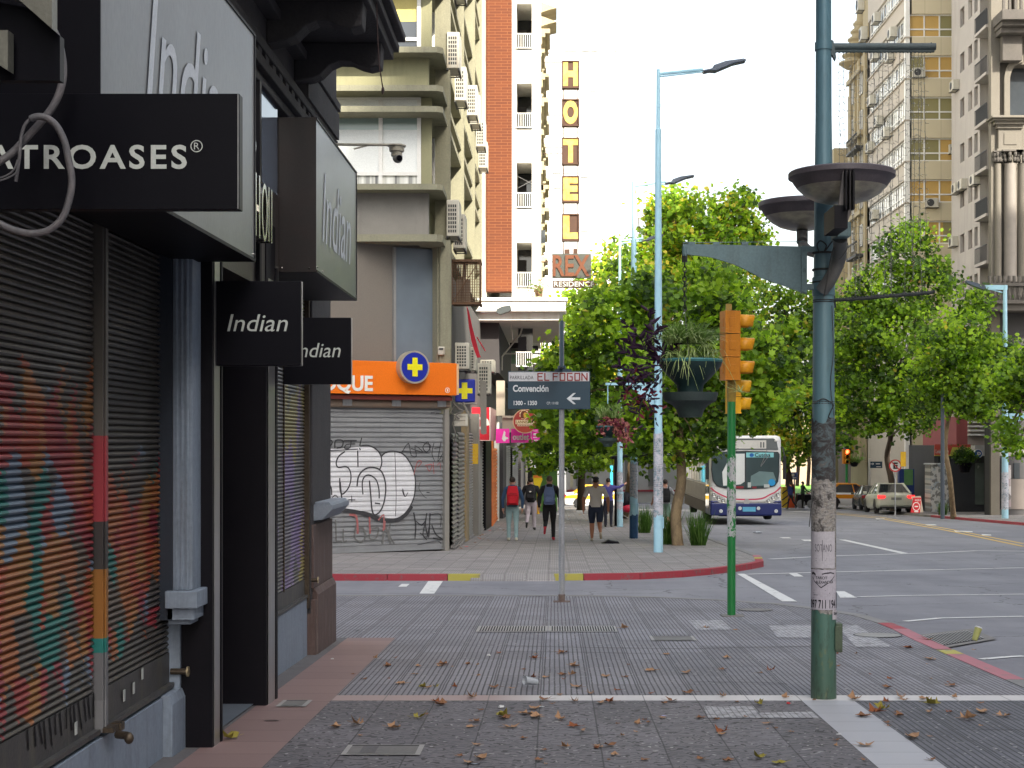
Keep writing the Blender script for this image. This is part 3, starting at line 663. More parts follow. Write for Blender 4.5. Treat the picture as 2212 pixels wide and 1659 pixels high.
for k, z in enumerate(levels):                            # slabs: front and street side
    mb = MB(); th = .13 if k else .16
    mb.poly([(-16,34.0, z - th),(-2.62,34.0, z - th),(XS,34.12, z - th),(XS,51.2, z - th),(XG - .3,51.2, z - th),(XG - .3,34.7, z - th),(-16,34.7, z - th)])
    mb.poly([(-16,34.0, z),(-2.62,34.0, z),(XS,34.12, z),(XS,51.2, z),(XG - .3,51.2, z),(XG - .3,34.7, z),(-16,34.7, z)])
    pl = [(-16,34.0),(-2.62,34.0),(XS,34.12),(XS,51.2),(XG - .3,51.2),(XG - .3,34.7),(-16,34.7)]
    for i in range(7):
        a, b = pl[i], pl[(i + 1) % 7]; mb.poly([(a[0], a[1], z - th),(b[0], b[1], z - th),(b[0], b[1], z),(a[0], a[1], z)])
    mb.build('slab', OLIVE, cb)
for y in (35.55,40.9,46.6,51.1):
    mb = MB(); mb.box(XG, XF, y, y + .16,6.0,26); mb.build('fin', OLIVE, cb)
zf = 7.33; k = 0
while zf < 18:
    z0, z1 = zf, zf + 2.08; fz = ff(34.72)
    mb = MB(); xa, xb, xm = UX(712,34.7), UX(905,34.7), UX(822,34.7)
    if k == 0:
        mb.boxf(fz, xa - 1.2, xb, z0 + .06, z1,.0,.02,2)
        mb.boxf(fz, xa, xb, z0 + .06, z0 + .30,.021,.024,1)
        mb.boxf(fz, xa, xb, z0 + .30, z1,.021,.03,0)
    else:
        mb.boxf(fz, xa - 1.2, xb, z0 + .06, z1,.0,.02,2); mb.boxf(fz, xa, xb, z0 + .75, z1,.021,.024,3)
    if k == 0: mb.boxf(fz, xa, xb, z0 + 1.35, z0 + 1.80,.031,.034,4)
    for x in (xa - .06, xm - .04, xb - .04): mb.boxf(fz, x, x + .09, z0 + .02, z1,.035,.075,5)
    for zz in (z0 + .0, z0 + .30, z1 - .05): mb.boxf(fz, xa - .06, xb + .05, zz, zz + .08,.036,.07,5)
    mb.boxf(fz, xb + .05, XG + .0, z0, z1,-.02,.04,6)
    mb.build('window',[BLIND, CURT, DGLASS, pm('yellow_blind',(.5,.42,.14), None,4,.6) if k == 1 else BLIND, glass('green_pane',(.20,.27,.24),.2,.2), WHITEF, OLIVED], cb)
    sf = fl(XG)                                              # street side window strips, one per bay
    for y0, y1 in ((35.75,40.85),(41.1,46.55),(46.8,51.05)):
        mb = MB(); mb.boxf(sf, y0, y1, z0, z1,-.25,-.2,0)
        n = 4
        for i in range(n + 1):
            y = y0 + (y1 - y0) * i / n; mb.boxf(sf, y - .04, y + .04, z0, z1,-.2,-.12,1)
        for i in range(n):
            ya, yb = y0 + (y1 - y0) * i / n + .04, y0 + (y1 - y0) * (i + 1) / n - .04; mb.boxf(sf, ya, yb, z0, z0 + .7,-.2,-.17,2)
            if (i + k) % 3: mb.boxf(sf, ya, yb, z0 + .7, z1 - .1,-.2,-.18,3)
        mb.build('window',[DGLASS, WHITEF, OLIVED, BLIND], cb)
    zf += 3.07; k += 1
mb = MB(); mb.box(UX(770,34.6),-2.85,34.5,34.7,6.2,7.2); mb.build('spandrel', GREYC, cb, label='grey board marked concrete panel under the first window')
mb = MB(); mb.box(-9,-2.85,34.5,34.7,9.54,10.28); mb.box(-9,-2.85,34.5,34.7,12.61,13.3); mb.build('spandrel', OLIVED, cb)
def acunit(name_loc, face, w=.8, h=.55, dp=.28, label='', fan=True, group='air conditioners on the street walls'):
    """outdoor air conditioner; face = frame, centre a, bottom b"""
    fr_, a, b, c = face
    ctr = fr_.p(a, b, c); t = thing('air_conditioner', label, 'air conditioner', tuple(ctr), group)
    mb = MB(); mb.boxf(fr_, a - w / 2, a + w / 2, b, b + h, c, c + dp,0); mb.build('casing', ACW, t, bevel=.02)
    mb = MB()
    if fan:
        q = fr_.p(a - w * .12, b + h / 2, c + dp + .004); n = 18
        mb.poly([fr_.p(a - w * .12 + h * .4 * math.cos(2 * math.pi * k / n), b + h / 2 + h * .4 * math.sin(2 * math.pi * k / n), c + dp + .004) for k in range(n)])
    else:
        for i in range(4):
            for j in range(7): mb.boxf(fr_, a - w * .36 + i * w * .17, a - w * .36 + i * w * .17 + w * .12, b + h * .1 + j * h * .115, b + h * .1 + j * h * .115 + h * .08, c + dp, c + dp + .004)
    mb.build('grille', GRILL, t)
    if not fan or w > .5:
        mb = MB(); mb.boxf(fr_, a - w / 2, a - w / 2 + .04, b - .05, b - .01, c - .05, c + dp + .05); mb.boxf(fr_, a + w / 2 - .04, a + w / 2, b - .05, b - .01, c - .05, c + dp + .05); mb.boxf(fr_, a - w / 2, a + w / 2, b - .045, b - .02, c + .02, c + .05); mb.build('bracket', GRILL, t)
    return t
aclab = ['white air conditioner high on the olive building beside the first fin', 'white air conditioner on a slab of the olive building, just below the topmost one', 'slim white air conditioner on the second fin bay of the olive building', 'white air conditioner next to the slim one on the second fin bay', 'small white air conditioner low in the third fin bay', 'small white air conditioner at the far end of the fin bays', 'white air conditioner on the lowest slab of the olive building', 'narrow white air conditioner second on the lowest slab', 'white air conditioner at the very top of the olive building']
for (u, v, d), l in zip(((998,165,36.3),(1016,232,39.0),(1031,262,43.5),(1038,280,45.2),(1046,327,48.5),(1056,372,50),(962,520,36.2),(990,545,38.6),(1018,10,38.6)), aclab):
    # sits on the slab edge with its narrow end towards the camera
    acunit(None,(ff(d),-2.36 + (.05 if u > 1030 else 0), VZ(v, d),0), w=.30, h=.85, dp=.8, label=l, fan=False, group='air conditioners on the olive building')
# ground floor: roller housing, shutter, orange sign
mb = MB(); mb.boxf(CHF,-8, CL - .12, gz(35) - .1,2.75,-.9,-.22,0); mb.build('shop_wall', DSTONE, cb)
CSH = NT('corner_shutter'); _p = CSH.pos(); _s = CSH.sep(_p)
_c = CSH.ramp(CSH.noise(CSH.mapv(_p,(1,1,3)),1.2,6,.7),[(.3,(.31,.32,.33)),(.7,(.22,.225,.235))])
_c = CSH.mix(CSH.math('MULTIPLY', CSH.ramp(CSH.noise(CSH.mapv(_p,(1,1,.1)),3,5,.8),[(.55,(0,0,0)),(.75,(1,1,1))]),.6), _c,(.13,.12,.10))
CSH.base(_c); CSH.set(.5,.35); CSH = CSH.m
ZB, ZT = -.92,2.30
roller('roller_shutter', CHF,-3.5, CL - .16, ZB, ZT,-.16,.111,.035, CSH, cb, bar=.14, barm=CSH, shape='flat')
mb = MB(); mb.boxf(CHF, CL - .16, CL - .05, gz(35) - .1,2.3,-.2,-.02); mb.boxf(CHF, CL - .05, CL, gz(35) - .1,2.5,-.6,-.10); mb.build('shutter_guide', GREYC, cb, bevel=.01)
mb = MB(); mb.tube([CHF.p(-3.5,2.42,-.10), CHF.p(CL - .02,2.42,-.10)],.10,14); mb.build('roller_housing', pm('rusty_pipe',(.26,.17,.12),(.26,.26,.22),1.2,.6, bump=.2), cb, smooth=True)
mb = MB()
for a in (.55,1.75,2.9): mb.boxf(CHF, a, a + .22,2.36,2.5,.0,.02)
mb.build('housing_clip', STEEL, cb)
# graffiti: pixel outlines brought to the shutter's own face
def CH(u, v):                                              # where the sight line meets the shutter face
    o = Vector((0,0, HC)); dr = Vector(((u - UV0) / F,1,-(v - VV0) / F)); pl = CHF.p(0,0,-.118)
    t = (pl - o).dot(CHF.N) / dr.dot(CHF.N); q = o + dr * t - CHF.O
    return (q.dot(CHF.U), q.z)
def cz(pts): return [CH((780 + x / 3.071) / 1.1573,(880 + y / 3.071) / 1.1573) for x, y in pts]
GW = pm('white_spray',(.62,.62,.64),(.48,.48,.50),3,.6, hi=.6); GW.node_tree.nodes['Principled BSDF'].inputs['Roughness'].default_value = .6
_t = NT.__new__(NT); _t.m = GW; _t.t = GW.node_tree; _t.n = _t.t.nodes; _t.b = _t.n['Principled BSDF']; _t.geo = None
_f = _t.math('FRACT', _t.math('DIVIDE', _t.math('ADD', _t.sep(_t.pos())[2],.78),.111)); _t.bump(_t.ramp(_f,[(0,(0,0,0)),(.12,(1,1,1)),(.55,(.85,.85,.85)),(.7,(.1,.1,.1)),(1,(0,0,0))]),.9,.03)
GB = pm('black_spray',(.03,.03,.035),(.06,.06,.06),8,.6); GR = pm('red_spray',(.35,.10,.10),(.3,.16,.15),6,.6); GK = pm('grey_spray',(.12,.12,.12),(.18,.18,.17),8,.7)
blob = [(0,745),(90,740),(180,745),(260,740),(370,722),(420,715),(470,735),(510,770),(530,800),(560,778),(620,762),(680,775),(720,810),(760,870),(785,930),(793,1000),(785,1090),(765,1160),(730,1220),(690,1260),(640,1278),(580,1275),(520,1262),(470,1240),(400,1222),(300,1210),(200,1200),(90,1195),(0,1195)]
mb = MB(); mb.poly([CHF.p(a, b,-.118) for a, b in cz(blob)]); mb.build('graffiti', GW, cb, label='white bubble graffiti on the corner shutter')
mb = MB()
def smooth2(pts, n=5): return [(p.x, p.y) for p in spl([(a, b,0) for a, b in pts], n)]
for pts, wd in (([(370,722),(430,718),(490,745),(525,790),(535,850),(520,900)],.03),([(530,805),(560,775),(620,762),(690,778),(735,825),(770,890),(790,960),(792,1040),(780,1120),(750,1190)],.03),
                ([(60,1200),(200,1210),(320,1225),(430,1250),(500,1280),(580,1295),(660,1285),(720,1245),(760,1190)],.09),([(50,760),(180,755),(350,745)],.02),([(90,775),(95,900),(88,1060)],.03),([(350,760),(352,880)],.03),
                ([(250,765),(205,800),(185,850),(200,885),(260,880),(290,910),(298,970),(280,1040),(235,1090),(215,1060),(212,970)],.03),([(215,1000),(225,1100),(245,1210)],.035),
                ([(60,930),(110,990),(145,1040),(150,1095)],.03),([(345,1030),(355,960),(390,910),(450,885),(520,905),(555,970),(565,1060),(550,1160),(520,1225),(480,1250),(460,1210),(450,1100),(440,990)],.035),
                ([(390,1090),(385,1010),(400,960),(440,945),(490,980),(512,1050),(515,1120)],.03),([(635,770),(640,900),(645,1100),(640,1260)],.015),([(280,1135),(330,1135)],.02),([(303,1105),(305,1150)],.02),
                ([(690,1060),(712,1110),(735,1080)],.018),([(712,1110),(695,1050)],.018),([(485,1160),(520,1165)],.03),([(60,1130),(95,1150),(95,1105),(130,1148),(130,1100)],.02),([(160,1110),(150,1140),(180,1152),(200,1125),(180,1100),(160,1110)],.02)):
    mb.line(CHF, cz(smooth2(pts)), wd,-.112)
mb.build('graffiti', GB, cb, label='black outlines of the bubble graffiti')
mb = MB()
for pts, wd in (([(85,680),(75,740),(140,720),(150,680),(85,675)],.03),([(175,735),(180,680),(235,680),(230,725),(190,738)],.03),([(245,680),(340,680)],.03),([(300,680),(290,735),(250,740),(265,710),(330,705)],.022),([(380,660),(365,720)],.025),([(365,740),(370,750)],.03),
                ([(690,770),(740,700),(760,790),(800,800),(790,720),(850,770),(760,740)],.018),([(810,690),(870,700),(910,720),(880,770),(850,730),(890,690),(905,760)],.02),([(935,700),(920,780),(940,835)],.018),([(990,690),(965,840),(1010,770),(1000,840)],.018),([(940,740),(980,730)],.02),([(690,760),(900,775)],.015),
                ([(780,1235),(795,1330),(790,1430)],.035),([(800,1300),(840,1330),(870,1300),(850,1400),(880,1440)],.025),([(880,1240),(870,1330),(895,1420),(905,1240)],.03),([(910,1250),(960,1240),(990,1260),(985,1340)],.018),([(920,1330),(950,1400),(1000,1440),(930,1430)],.03),([(830,1390),(880,1420),(900,1330)],.022),([(810,1480),(880,1465),(960,1450),(990,1470)],.014),
                ([(830,1000),(820,1050),(860,1110),(880,1120)],.012),([(880,1078),(900,1078)],.02),([(915,468),(940,468)],.02),([(950,470),(975,470)],.02)):
    mb.line(CHF, cz(smooth2(pts,3)), wd,-.112)
mb.build('graffiti', GB, cb, label='thin black tags scrawled beside the bubble graffiti')
mb = MB()
for pts, wd in (([(80,1400),(70,1350),(110,1345),(135,1400)],.035),([(180,1290),(185,1450)],.035),([(185,1455),(225,1450)],.03),([(240,1360),(240,1450),(265,1450)],.03),([(340,1330),(325,1420),(370,1460),(410,1420),(390,1350),(340,1370)],.04),([(450,1350),(440,1430),(490,1430),(510,1350),(460,1360)],.035),([(540,1470),(560,1340),(600,1470)],.05),([(600,1320),(590,1400),(630,1470)],.035)):
    mb.line(CHF, cz(smooth2(pts,3)), wd,-.115)
mb.build('graffiti', GK, cb, label='faded grey letters low on the corner shutter')
mb = MB()
for pts, wd in (([(290,1250),(340,1265),(350,1390)],.05),([(440,1270),(445,1390)],.04),([(510,1290),(550,1250),(545,1370)],.03),([(560,1300),(555,1360)],.03),([(780,940),(810,840),(840,845),(815,880)],.02),([(870,870),(920,865),(900,915),(880,880)],.02),([(930,850),(935,935)],.02),([(960,870),(980,850),(985,900)],.015)):
    mb.line(CHF, cz(smooth2(pts,3)), wd,-.109)
mb.build('graffiti', GR, cb, label='red sprayed marks on the corner shutter')
# orange pharmacy-style sign
ORG = pm('orange_sign_face',(.80,.17,.005),(.72,.14,.006),.6,.45, bump=.01)
ORGP = pm('pale_orange',(.7,.45,.25), None,3,.5)
t = thing('shop_sign', 'long orange shop sign with white capitals over the corner shutter', 'shop sign', tuple(CHF.p(1.5,2.6,0)))
SF = FR(Vector((-5.16,33.3,0)), CHF.U, CHF.N)
mb = MB(); mb.boxf(SF,-4, CL + .08,2.62,3.36,-.2,.12); mb.build('panel', ORG, t, bevel=.01)
mb = MB(); mb.boxf(SF, CL + .082, CL + .14,2.64,3.35,-.2,.11); mb.build('end_cap', ORGP, t)
mb = MB(); mb.boxf(SF,-4, CL,2.5,2.6,-.2,.05); mb.build('underside_strip', pm('dark_red_strip',(.12,.02,.015), None,4,.5), t)
def onSF(u, v, c=.12):
    o = Vector((0,0, HC)); dr = Vector(((u - UV0) / F,1,-(v - VV0) / F)); pl = SF.p(0,0, c)
    tt = (pl - o).dot(SF.N) / dr.dot(SF.N); q = o + dr * tt - SF.O; return (q.dot(SF.U), q.z)
a0, b0 = onSF(672,845); a1, b1 = onSF(805,811.5)
textf('lettering', 'ROQUE', SF, a0, a1, b0 - .04, b1,.121,.012, WHITEF, t, bold=.03)
a, b = onSF(1118 / 1.1573 + .5,843)
mb = MB(); mb.lathe([(0,0),(.05,0)],(0,0,0),4)
mb = MB(); n = 16
mb.poly([SF.p(a + .062 * math.cos(2*math.pi*k/n), b + .062 * math.sin(2*math.pi*k/n),.124) for k in range(n)],0); mb.poly([SF.p(a + .048 * math.cos(2*math.pi*k/n), b + .048 * math.sin(2*math.pi*k/n),.126) for k in range(n)],1)
mb.boxf(SF, a - .014, a + .014, b - .03, b + .03,.1262,.1272,0); mb.build('round_mark',[WHITEF, ORG], t)
BLU = pm('royal_blue',(.012,.025,.30),(.012,.02,.26),2,.4, bump=.01); YEL = pm('bright_yellow',(.80,.72,.01), None,2,.45, bump=.01)
t = thing('cross_sign', 'round blue sign with a yellow cross on the orange sign', 'shop sign', tuple(SF.p(*onSF(893,826),.2)), 'blue signs with a yellow cross')
a, b = onSF(896,793,.32)
def disc(mb, fr_, a, b, ra, rb, c, m=0, n=32): mb.poly([fr_.p(a + ra * math.cos(2*math.pi*k/n), b + rb * math.sin(2*math.pi*k/n), c) for k in range(n)], m)
mb = MB(); n = 32; ring = [(a + .37 * math.cos(2*math.pi*k/n), b + .37 * math.sin(2*math.pi*k/n)) for k in range(n)]
mb.prism(SF, ring,.12,.32); mb.build('drum', pm('cream_metal',(.5,.45,.35),(.4,.35,.26),4,.35,.4), t)
mb = MB(); disc(mb, SF, a, b,.33,.33,.325); mb.build('face', BLU, t)
mb = MB(); pc = [(-.065,-.21),(.065,-.21),(.065,-.065),(.185,-.065),(.185,.065),(.065,.065),(.065,.21),(-.065,.21),(-.065,.065),(-.185,.065),(-.185,-.065),(-.065,-.065)]
mb.prism(SF,[(a + x, b + y) for x, y in pc],.326,.335); mb.build('cross', YEL, t)
d = 36.2; t = thing('cross_sign', 'square blue projecting sign with a yellow cross beside the orange sign', 'shop sign', tuple(P(1004,868, d)), 'blue signs with a yellow cross')
mb = MB(); mb.box(UX(983, d), UX(1026, d), d, d + .15, VZ(869, d), VZ(819, d)); mb.build('panel', BLU, t, bevel=.03)
fz = ff(d); ca, cb_ = UX(1003.5, d), VZ(844, d)
mb = MB(); mb.prism(fz,[(ca + x * 1.02, cb_ + y * .93) for x, y in pc],.002,.01); mb.build('cross', YEL, t)
mb = MB(); mb.tube([P(1000,869, d), P(1016,905, d)],.03,6); mb.tube([P(990,872, d), P(1030,872, d)],.02,6); mb.build('bracket', GREYC, t)
# small clutter on the corner: boxes, cables, cage, banner
t = thing('meter_box', 'small cream electric box on the column above the orange sign', 'electric box', tuple(P(953,767,34.9)))
mb = MB(); mb.box(UX(946,34.9), UX(961,34.9),34.85,34.98, VZ(767,34.9), VZ(749,34.9)); mb.build('case', ACW, t, bevel=.02)
mb = MB(); mb.box(UX(949,34.9), UX(958,34.9),34.835,34.85, VZ(756,34.9), VZ(752,34.9)); mb.build('slot', GRILL, t)
t = thing('junction_box', 'cream junction box under the square blue cross sign', 'electric box', tuple(P(996,920,35.6)))
mb = MB(); mb.box(UX(981,35.6), UX(1011,35.6),35.5,35.7, VZ(921,35.6), VZ(894,35.6)); mb.build('case', ACW, t, bevel=.02)
mb = MB()
for v in (900,908): mb.box(UX(984,35.6), UX(1006,35.6),35.49,35.5, VZ(v + 1,35.6), VZ(v,35.6))
mb.tube(spl([tuple(P(u, v,35.4)) for u, v in ((983,876),(975,890),(985,902),(978,915),(984,935),(980,960))]),.012,6); mb.tube(spl([tuple(P(u, v,35.4)) for u, v in ((978,868),(990,882),(1000,888),(985,896),(993,905))]),.02,6)
mb.build('cables', pm('tangled_cable',(.10,.09,.08),(.3,.28,.24),9,.6), t)
d = 36.6; t = thing('wire_cage', 'brown mesh cage hung on the corner column below the lowest slab', 'cage', tuple(P(1005,664, d)))
RUST = pm('rusty_metal',(.16,.09,.05),(.09,.055,.04),6,.8,.3, bump=.3)
mb = MB(); x0, x1, z0, z1 = UX(976, d), UX(1036, d), VZ(655, d), VZ(563, d)
for k in range(13):
    x = x0 + (x1 - x0) * k / 12; mb.box(x - .006, x + .006, d, d + .012, z0, z1); mb.box(x - .006, x + .006, d + .75, d + .762, z0, z1)
for k in range(17):
    z = z0 + (z1 - z0) * k / 16; mb.box(x0, x1, d - .002, d + .008, z - .005, z + .005); mb.box(x1, x1 + .012, d, d + .75, z - .005, z + .005)
for k in range(14): y = d + .75 * k / 13; mb.box(x1, x1 + .01, y, y + .01, z0, z1)
for z in (z0, z1): mb.box(x0 - .02, x1 + .03, d - .03, d + .02, z - .03, z + .03); mb.box(x1 - .02, x1 + .03, d, d + .78, z - .03, z + .03); mb.box(x0, x1, d, d + .75, z - .01, z + .01)
mb.box(x0 - .02, x0 + .02, d - .03, d + .02, z0, z1); mb.box(x1, x1 + .04, d - .03, d + .02, z0, z1); mb.tube([(x0, d - .01, z0),(x1, d - .01, z1)],.012,5)
mb.build('cage', RUST, t)
mb = MB(); mb.tube([(x0 + .25, d + .3, z0),(x0 + .3, d + .3, z1)],.05,8); mb.box(x0 + .1, x0 + .42, d + .3, d + .6, z0 + .02, z0 + .6); mb.build('unit', pm('dusty_unit',(.25,.2,.15), None,5,.7), t)
d = 38.5; mb = MB()
bp = [(1008,660),(1013,672),(1020,705),(1028,735),(1036,765),(1039,772),(1031,773),(1024,755),(1018,735),(1013,705)]
mb.prism(ff(d),[(UX(u, d), VZ(v, d)) for u, v in bp],0,.05)
mb.tube([P(1030,728, d - .1), P(1048,758, d - .1)],.015,6)
tag(mb.build('banner', pm('red_cloth',(.50,.02,.04),(.35,.015,.03),3,.8)), 'furled red banner hanging on the wall of the olive building', 'banner')
for (u, v, d, w_, h_, fan), l in zip(((1002,800,36.5,.34,.62, False),(1019,803,40,.30,.60, False),(1048,852,43,.36,.85, False),(1055,806,44,.42,.35, False)),
    ('rust stained white air conditioner beside the red banner', 'narrow white air conditioner behind the rust stained one', 'large white air conditioner above the red box sign', 'flat white air conditioner on top of the large one')):
    acunit(None,(ff(d), UX(u, d), VZ(v, d),0), w=w_, h=h_, dp=.7, label=l, fan=False)
d = 45; t = thing('flood_light', 'dark street floodlight on a short arm under the white marquee', 'street lamp', tuple(P(1060,672, d)))
mb = MB(); mb.tube([P(1040,675, d), P(1077,673, d)],.02,6); mb.build('arm', STEEL, t)
mb = MB(); mb.prism(ff(d),[(UX(u, d), VZ(v, d)) for u, v in ((1073,670),(1085,664),(1103,661),(1105,671),(1098,675),(1080,681),(1073,677))],0,.3); mb.build('lamp_head', pm('dark_lamp',(.07,.08,.08), None,4,.4), t)
# steel awning plate in front of the red sign
d = 41; mb = MB(); mb.prism(ff(d),[(UX(1037, d), VZ(819, d)),(UX(1051, d), VZ(826, d)),(UX(1051, d), VZ(937, d)),(UX(1044, d), VZ(939, d)),(UX(1038, d), VZ(936, d))],0,.06)
tag(mb.build('sign_panel', GREYC), 'tall narrow grey sign seen edge on before the red box sign', 'shop sign')
# street level shop fronts along the left wall
X0 = -2.37
def lw(u): return -X0 * F / (UV0 - u)
sfw = fl(X0)
tu = thing('shop_row', 'long dark row of closed shop fronts on the left pavement beyond the corner', 'building',(X0,60, gz(60)))
mb = MB(); mb.box(-12, X0 - .12,35.2,150,-5,5.6); mb.build('wall', pm('dark_wall',(.09,.085,.08),(.05,.048,.045),1,.8), tu)
SG = pm('grey_shutter',(.30,.29,.28),(.2,.19,.18),2,.5,.4, dirt=((.12,.11,.1),3)); SM = shutter_paint('tagged_shutter',(.28,.27,.26),[(.35,.33,.3),(.18,.16,.2),(.3,.31,.25),(.4,.33,.3)],-.6,2.2,1.2,2.5,.8)
SO = pm('orange_shutter',(.62,.17,.035),(.5,.12,.03),2,.6)
for u0, u1, m, sh, c in ((980,991, SM,.11,-.06),(992,1005, SG,.11,-.06),(1014,1022, SG,.08,-.05),(1033,1041, SG,.10,.0),(1059,1073, SO,.14,-.02),(1090,1103, SG,.12,-.05),(1108,1120, DSHUT,.12,-.06)):
    y0, y1 = lw(u0), lw(u1); roller('roller_shutter', sfw, y0, y1, gz((y0 + y1) / 2) + .03,1.8 if u0 < 1050 else 1.3, c, sh,.05, m, tu, bar=.1)
for u0, u1, m, x in ((1025,1032, GREYC,.12),(1043,1056, BLKM,.10),(1056.2,1059, SO,.12),(1074,1076, WHITEF,.05),(1006,1012, pm('ochre_pillar',(.3,.23,.13), None,3,.8),.02),(1082,1089, DSTONE,.1),(1121,1132, DSTONE,.12),(1133,1158, pm('beige_pillar',(.5,.44,.32),(.36,.31,.22),3,.8),.1)):
    y0, y1 = lw(u0), lw(u1); mb = MB(); mb.box(X0 - .15, X0 + x, y0, y1, gz(y1) - .1,2.4 if u0 < 1120 else 3.5); mb.build('pier', m, tu)
mb = MB(); mb.boxf(ff(lw(1025) - .01), X0 - .1, X0 + .11,.9,1.5,0,.01,0); mb.build('sticker',[pm('yellow_sticker',(.7,.5,.03),(.6,.12,.02),30,.6)], tu)
# box signs down the row
SRED = pm('red_sign_face',(.55,.015,.03),(.45,.012,.025),1.5,.4, bump=.01); MAG = pm('magenta_sign_face',(.88,.04,.42),(.84,.035,.40),1,.45, bump=.01)
d = 46; t = thing('box_sign', 'red box sign with a white ring mark under the air conditioners', 'shop sign', tuple(P(1040,955, d)))
mb = MB(); mb.box(UX(1005, d), UX(1059, d), d, d + 4.6, VZ(952, d), VZ(880, d),0); mb.build('box',[SRED], t)
mb = MB(); mb.box(UX(1059, d) + .002, UX(1059, d) + .02, d, d + 4.6, VZ(952, d), VZ(880, d)); mb.build('side', pm('dusty_pink_sheet',(.42,.26,.25),(.3,.16,.16),2,.4,.3), t)
fz = ff(d); mb = MB(); mb.boxf(fz, UX(1005, d), UX(1059, d), VZ(952, d), VZ(951, d),.002,.01); mb.boxf(fz, UX(1057.5, d), UX(1059, d), VZ(951, d), VZ(880, d),.002,.01)
mb.line(fz, smooth2([(UX(u, d), VZ(v, d)) for u, v in ((1022,907),(1030,903),(1040,905),(1044,915),(1038,924),(1026,925),(1020,916),(1022,907))]),.07,.003); mb.line(fz, smooth2([(UX(u, d), VZ(v, d)) for u, v in ((1046,905),(1052,909),(1054,917))]),.09,.003)
mb.build('ring_mark', WHITEF, t)
d = 48.5; t = thing('box_sign', 'magenta sign with the white word outlet below the round red sign', 'shop sign', tuple(P(1132,956, d)), 'magenta shop signs')
mb = MB(); mb.box(UX(1104, d), UX(1165.5, d), d, d + .3, VZ(956, d), VZ(926, d)); mb.build('panel', MAG, t)
textf('lettering', 'outlet', ff(d), UX(1107.5, d), UX(1143, d), VZ(950.5, d), VZ(937, d),.006,.01, WHITEF, t, bold=.03)
mb = MB(); fz = ff(d); mb.boxf(fz, UX(1146.5, d), UX(1148, d), VZ(952, d), VZ(933, d),.002,.012)
for v, h in ((931,1.5),(938,4),(945,1.5),(951,2)): mb.boxf(fz, UX(1152, d), UX(1162.5, d), VZ(v + h / 2, d), VZ(v - h / 2, d),.002,.012)
mb.build('stripes', WHITEF, t)
d = 48.2; t = thing('box_sign', 'small magenta sign with a white flame mark next to the word outlet', 'shop sign', tuple(P(1087,956, d)), 'magenta shop signs')
mb = MB(); mb.box(UX(1071, d), UX(1100, d), d, d + .3, VZ(957, d), VZ(926, d)); mb.build('panel', MAG, t)
mb = MB(); fz = ff(d); mb.prism(fz,[(UX(u, d), VZ(v, d)) for u, v in ((1089,930),(1092,934),(1091,942),(1095,945),(1098,945),(1098,948),(1093,949),(1092,953),(1088,953),(1084,948),(1086,940))],.002,.012); mb.build('flame_mark', WHITEF, t)
d = 48; t = thing('round_sign', 'round dark red sign with a maned head emblem and cream lettering', 'shop sign', tuple(P(1134,936, d)))
cx, cz_ = UX(1134, d), VZ(910, d); fz = ff(d); r = 26.5 * d / F
mb = MB(); mb.prism(fz,[(cx + r * math.cos(2*math.pi*k/40), cz_ + r * math.sin(2*math.pi*k/40)) for k in range(40)],-.1,0); mb.build('rim', pm('cream_rim',(.6,.4,.25), None,3,.5), t)
mb = MB(); disc(mb, fz, cx, cz_, r * .93, r * .93,.004, n=40); mb.build('face', pm('dark_red_face',(.33,.03,.025),(.42,.08,.03),2,.5, bump=.01), t)
mb = MB(); rr = [(.13 if k % 2 else .155) for k in range(18)]
mb.poly([fz.p(cx - .03 + rr[k] * math.cos(2*math.pi*k/18), cz_ + .21 + rr[k] * 1.05 * math.sin(2*math.pi*k/18),.008) for k in range(18)],0)
mb.poly([fz.p(cx - .025 + x, cz_ + .21 + y,.011) for x, y in ((-.11,-.11),(.02,-.13),(.10,-.06),(.11,.05),(.04,.12),(-.07,.11),(-.12,.02))],1)
mb.poly([fz.p(cx + x, cz_ + .21 + y,.014) for x, y in ((-.03,-.10),(.05,-.10),(.085,-.03),(.06,.05),(-.01,.07),(-.05,.02))],2)
mb.build('emblem',[pm('cream_paint',(.75,.6,.35), None,3,.5), pm('brown_mane',(.14,.03,.012), None,3,.5), pm('gold_paint',(.65,.36,.05), None,3,.5)], t)
mb = MB(); mb.boxf(fz, cx - .30, cx + .30, cz_ - .09, cz_ + .045,.006,.010,0); mb.boxf(fz, cx - .24, cx + .24, cz_ - .155, cz_ - .10,.006,.010,0); mb.build('nameplate', pm('pale_plate',(.72,.6,.4), None,3,.5), t)
textf('lettering', 'LANNISTER', fz, cx - .28, cx + .28, cz_ - .068, cz_ + .027,.012,.004, pm('dark_gold',(.25,.12,.015), None,3,.5), t, bold=.02)
mb = MB()
for k in range(8): mb.boxf(fz, cx - .21 + k * .053, cx - .21 + k * .053 + .037, cz_ - .142, cz_ - .115,.011,.013)
mb.build('small_print', pm('brown_print',(.2,.06,.04), None,3,.5), t)
mb = MB(); mb.box(UX(1085,49.2), UX(1181,49.2),49.2,50.3, VZ(934,49.2), VZ(898,49.2)); mb.box(UX(1085,49.2), UX(1181,49.2),49.1,49.2, VZ(903,49.2), VZ(898,49.2)); mb.box(UX(1072,50), UX(1090,50),50,50.4, VZ(898,50), VZ(822,50))
tag(mb.build('awning_box', pm('dusty_beige_panel',(.34,.31,.24),(.26,.23,.18),1.4,.7)), 'dusty beige awning box behind the round red sign', 'awning')
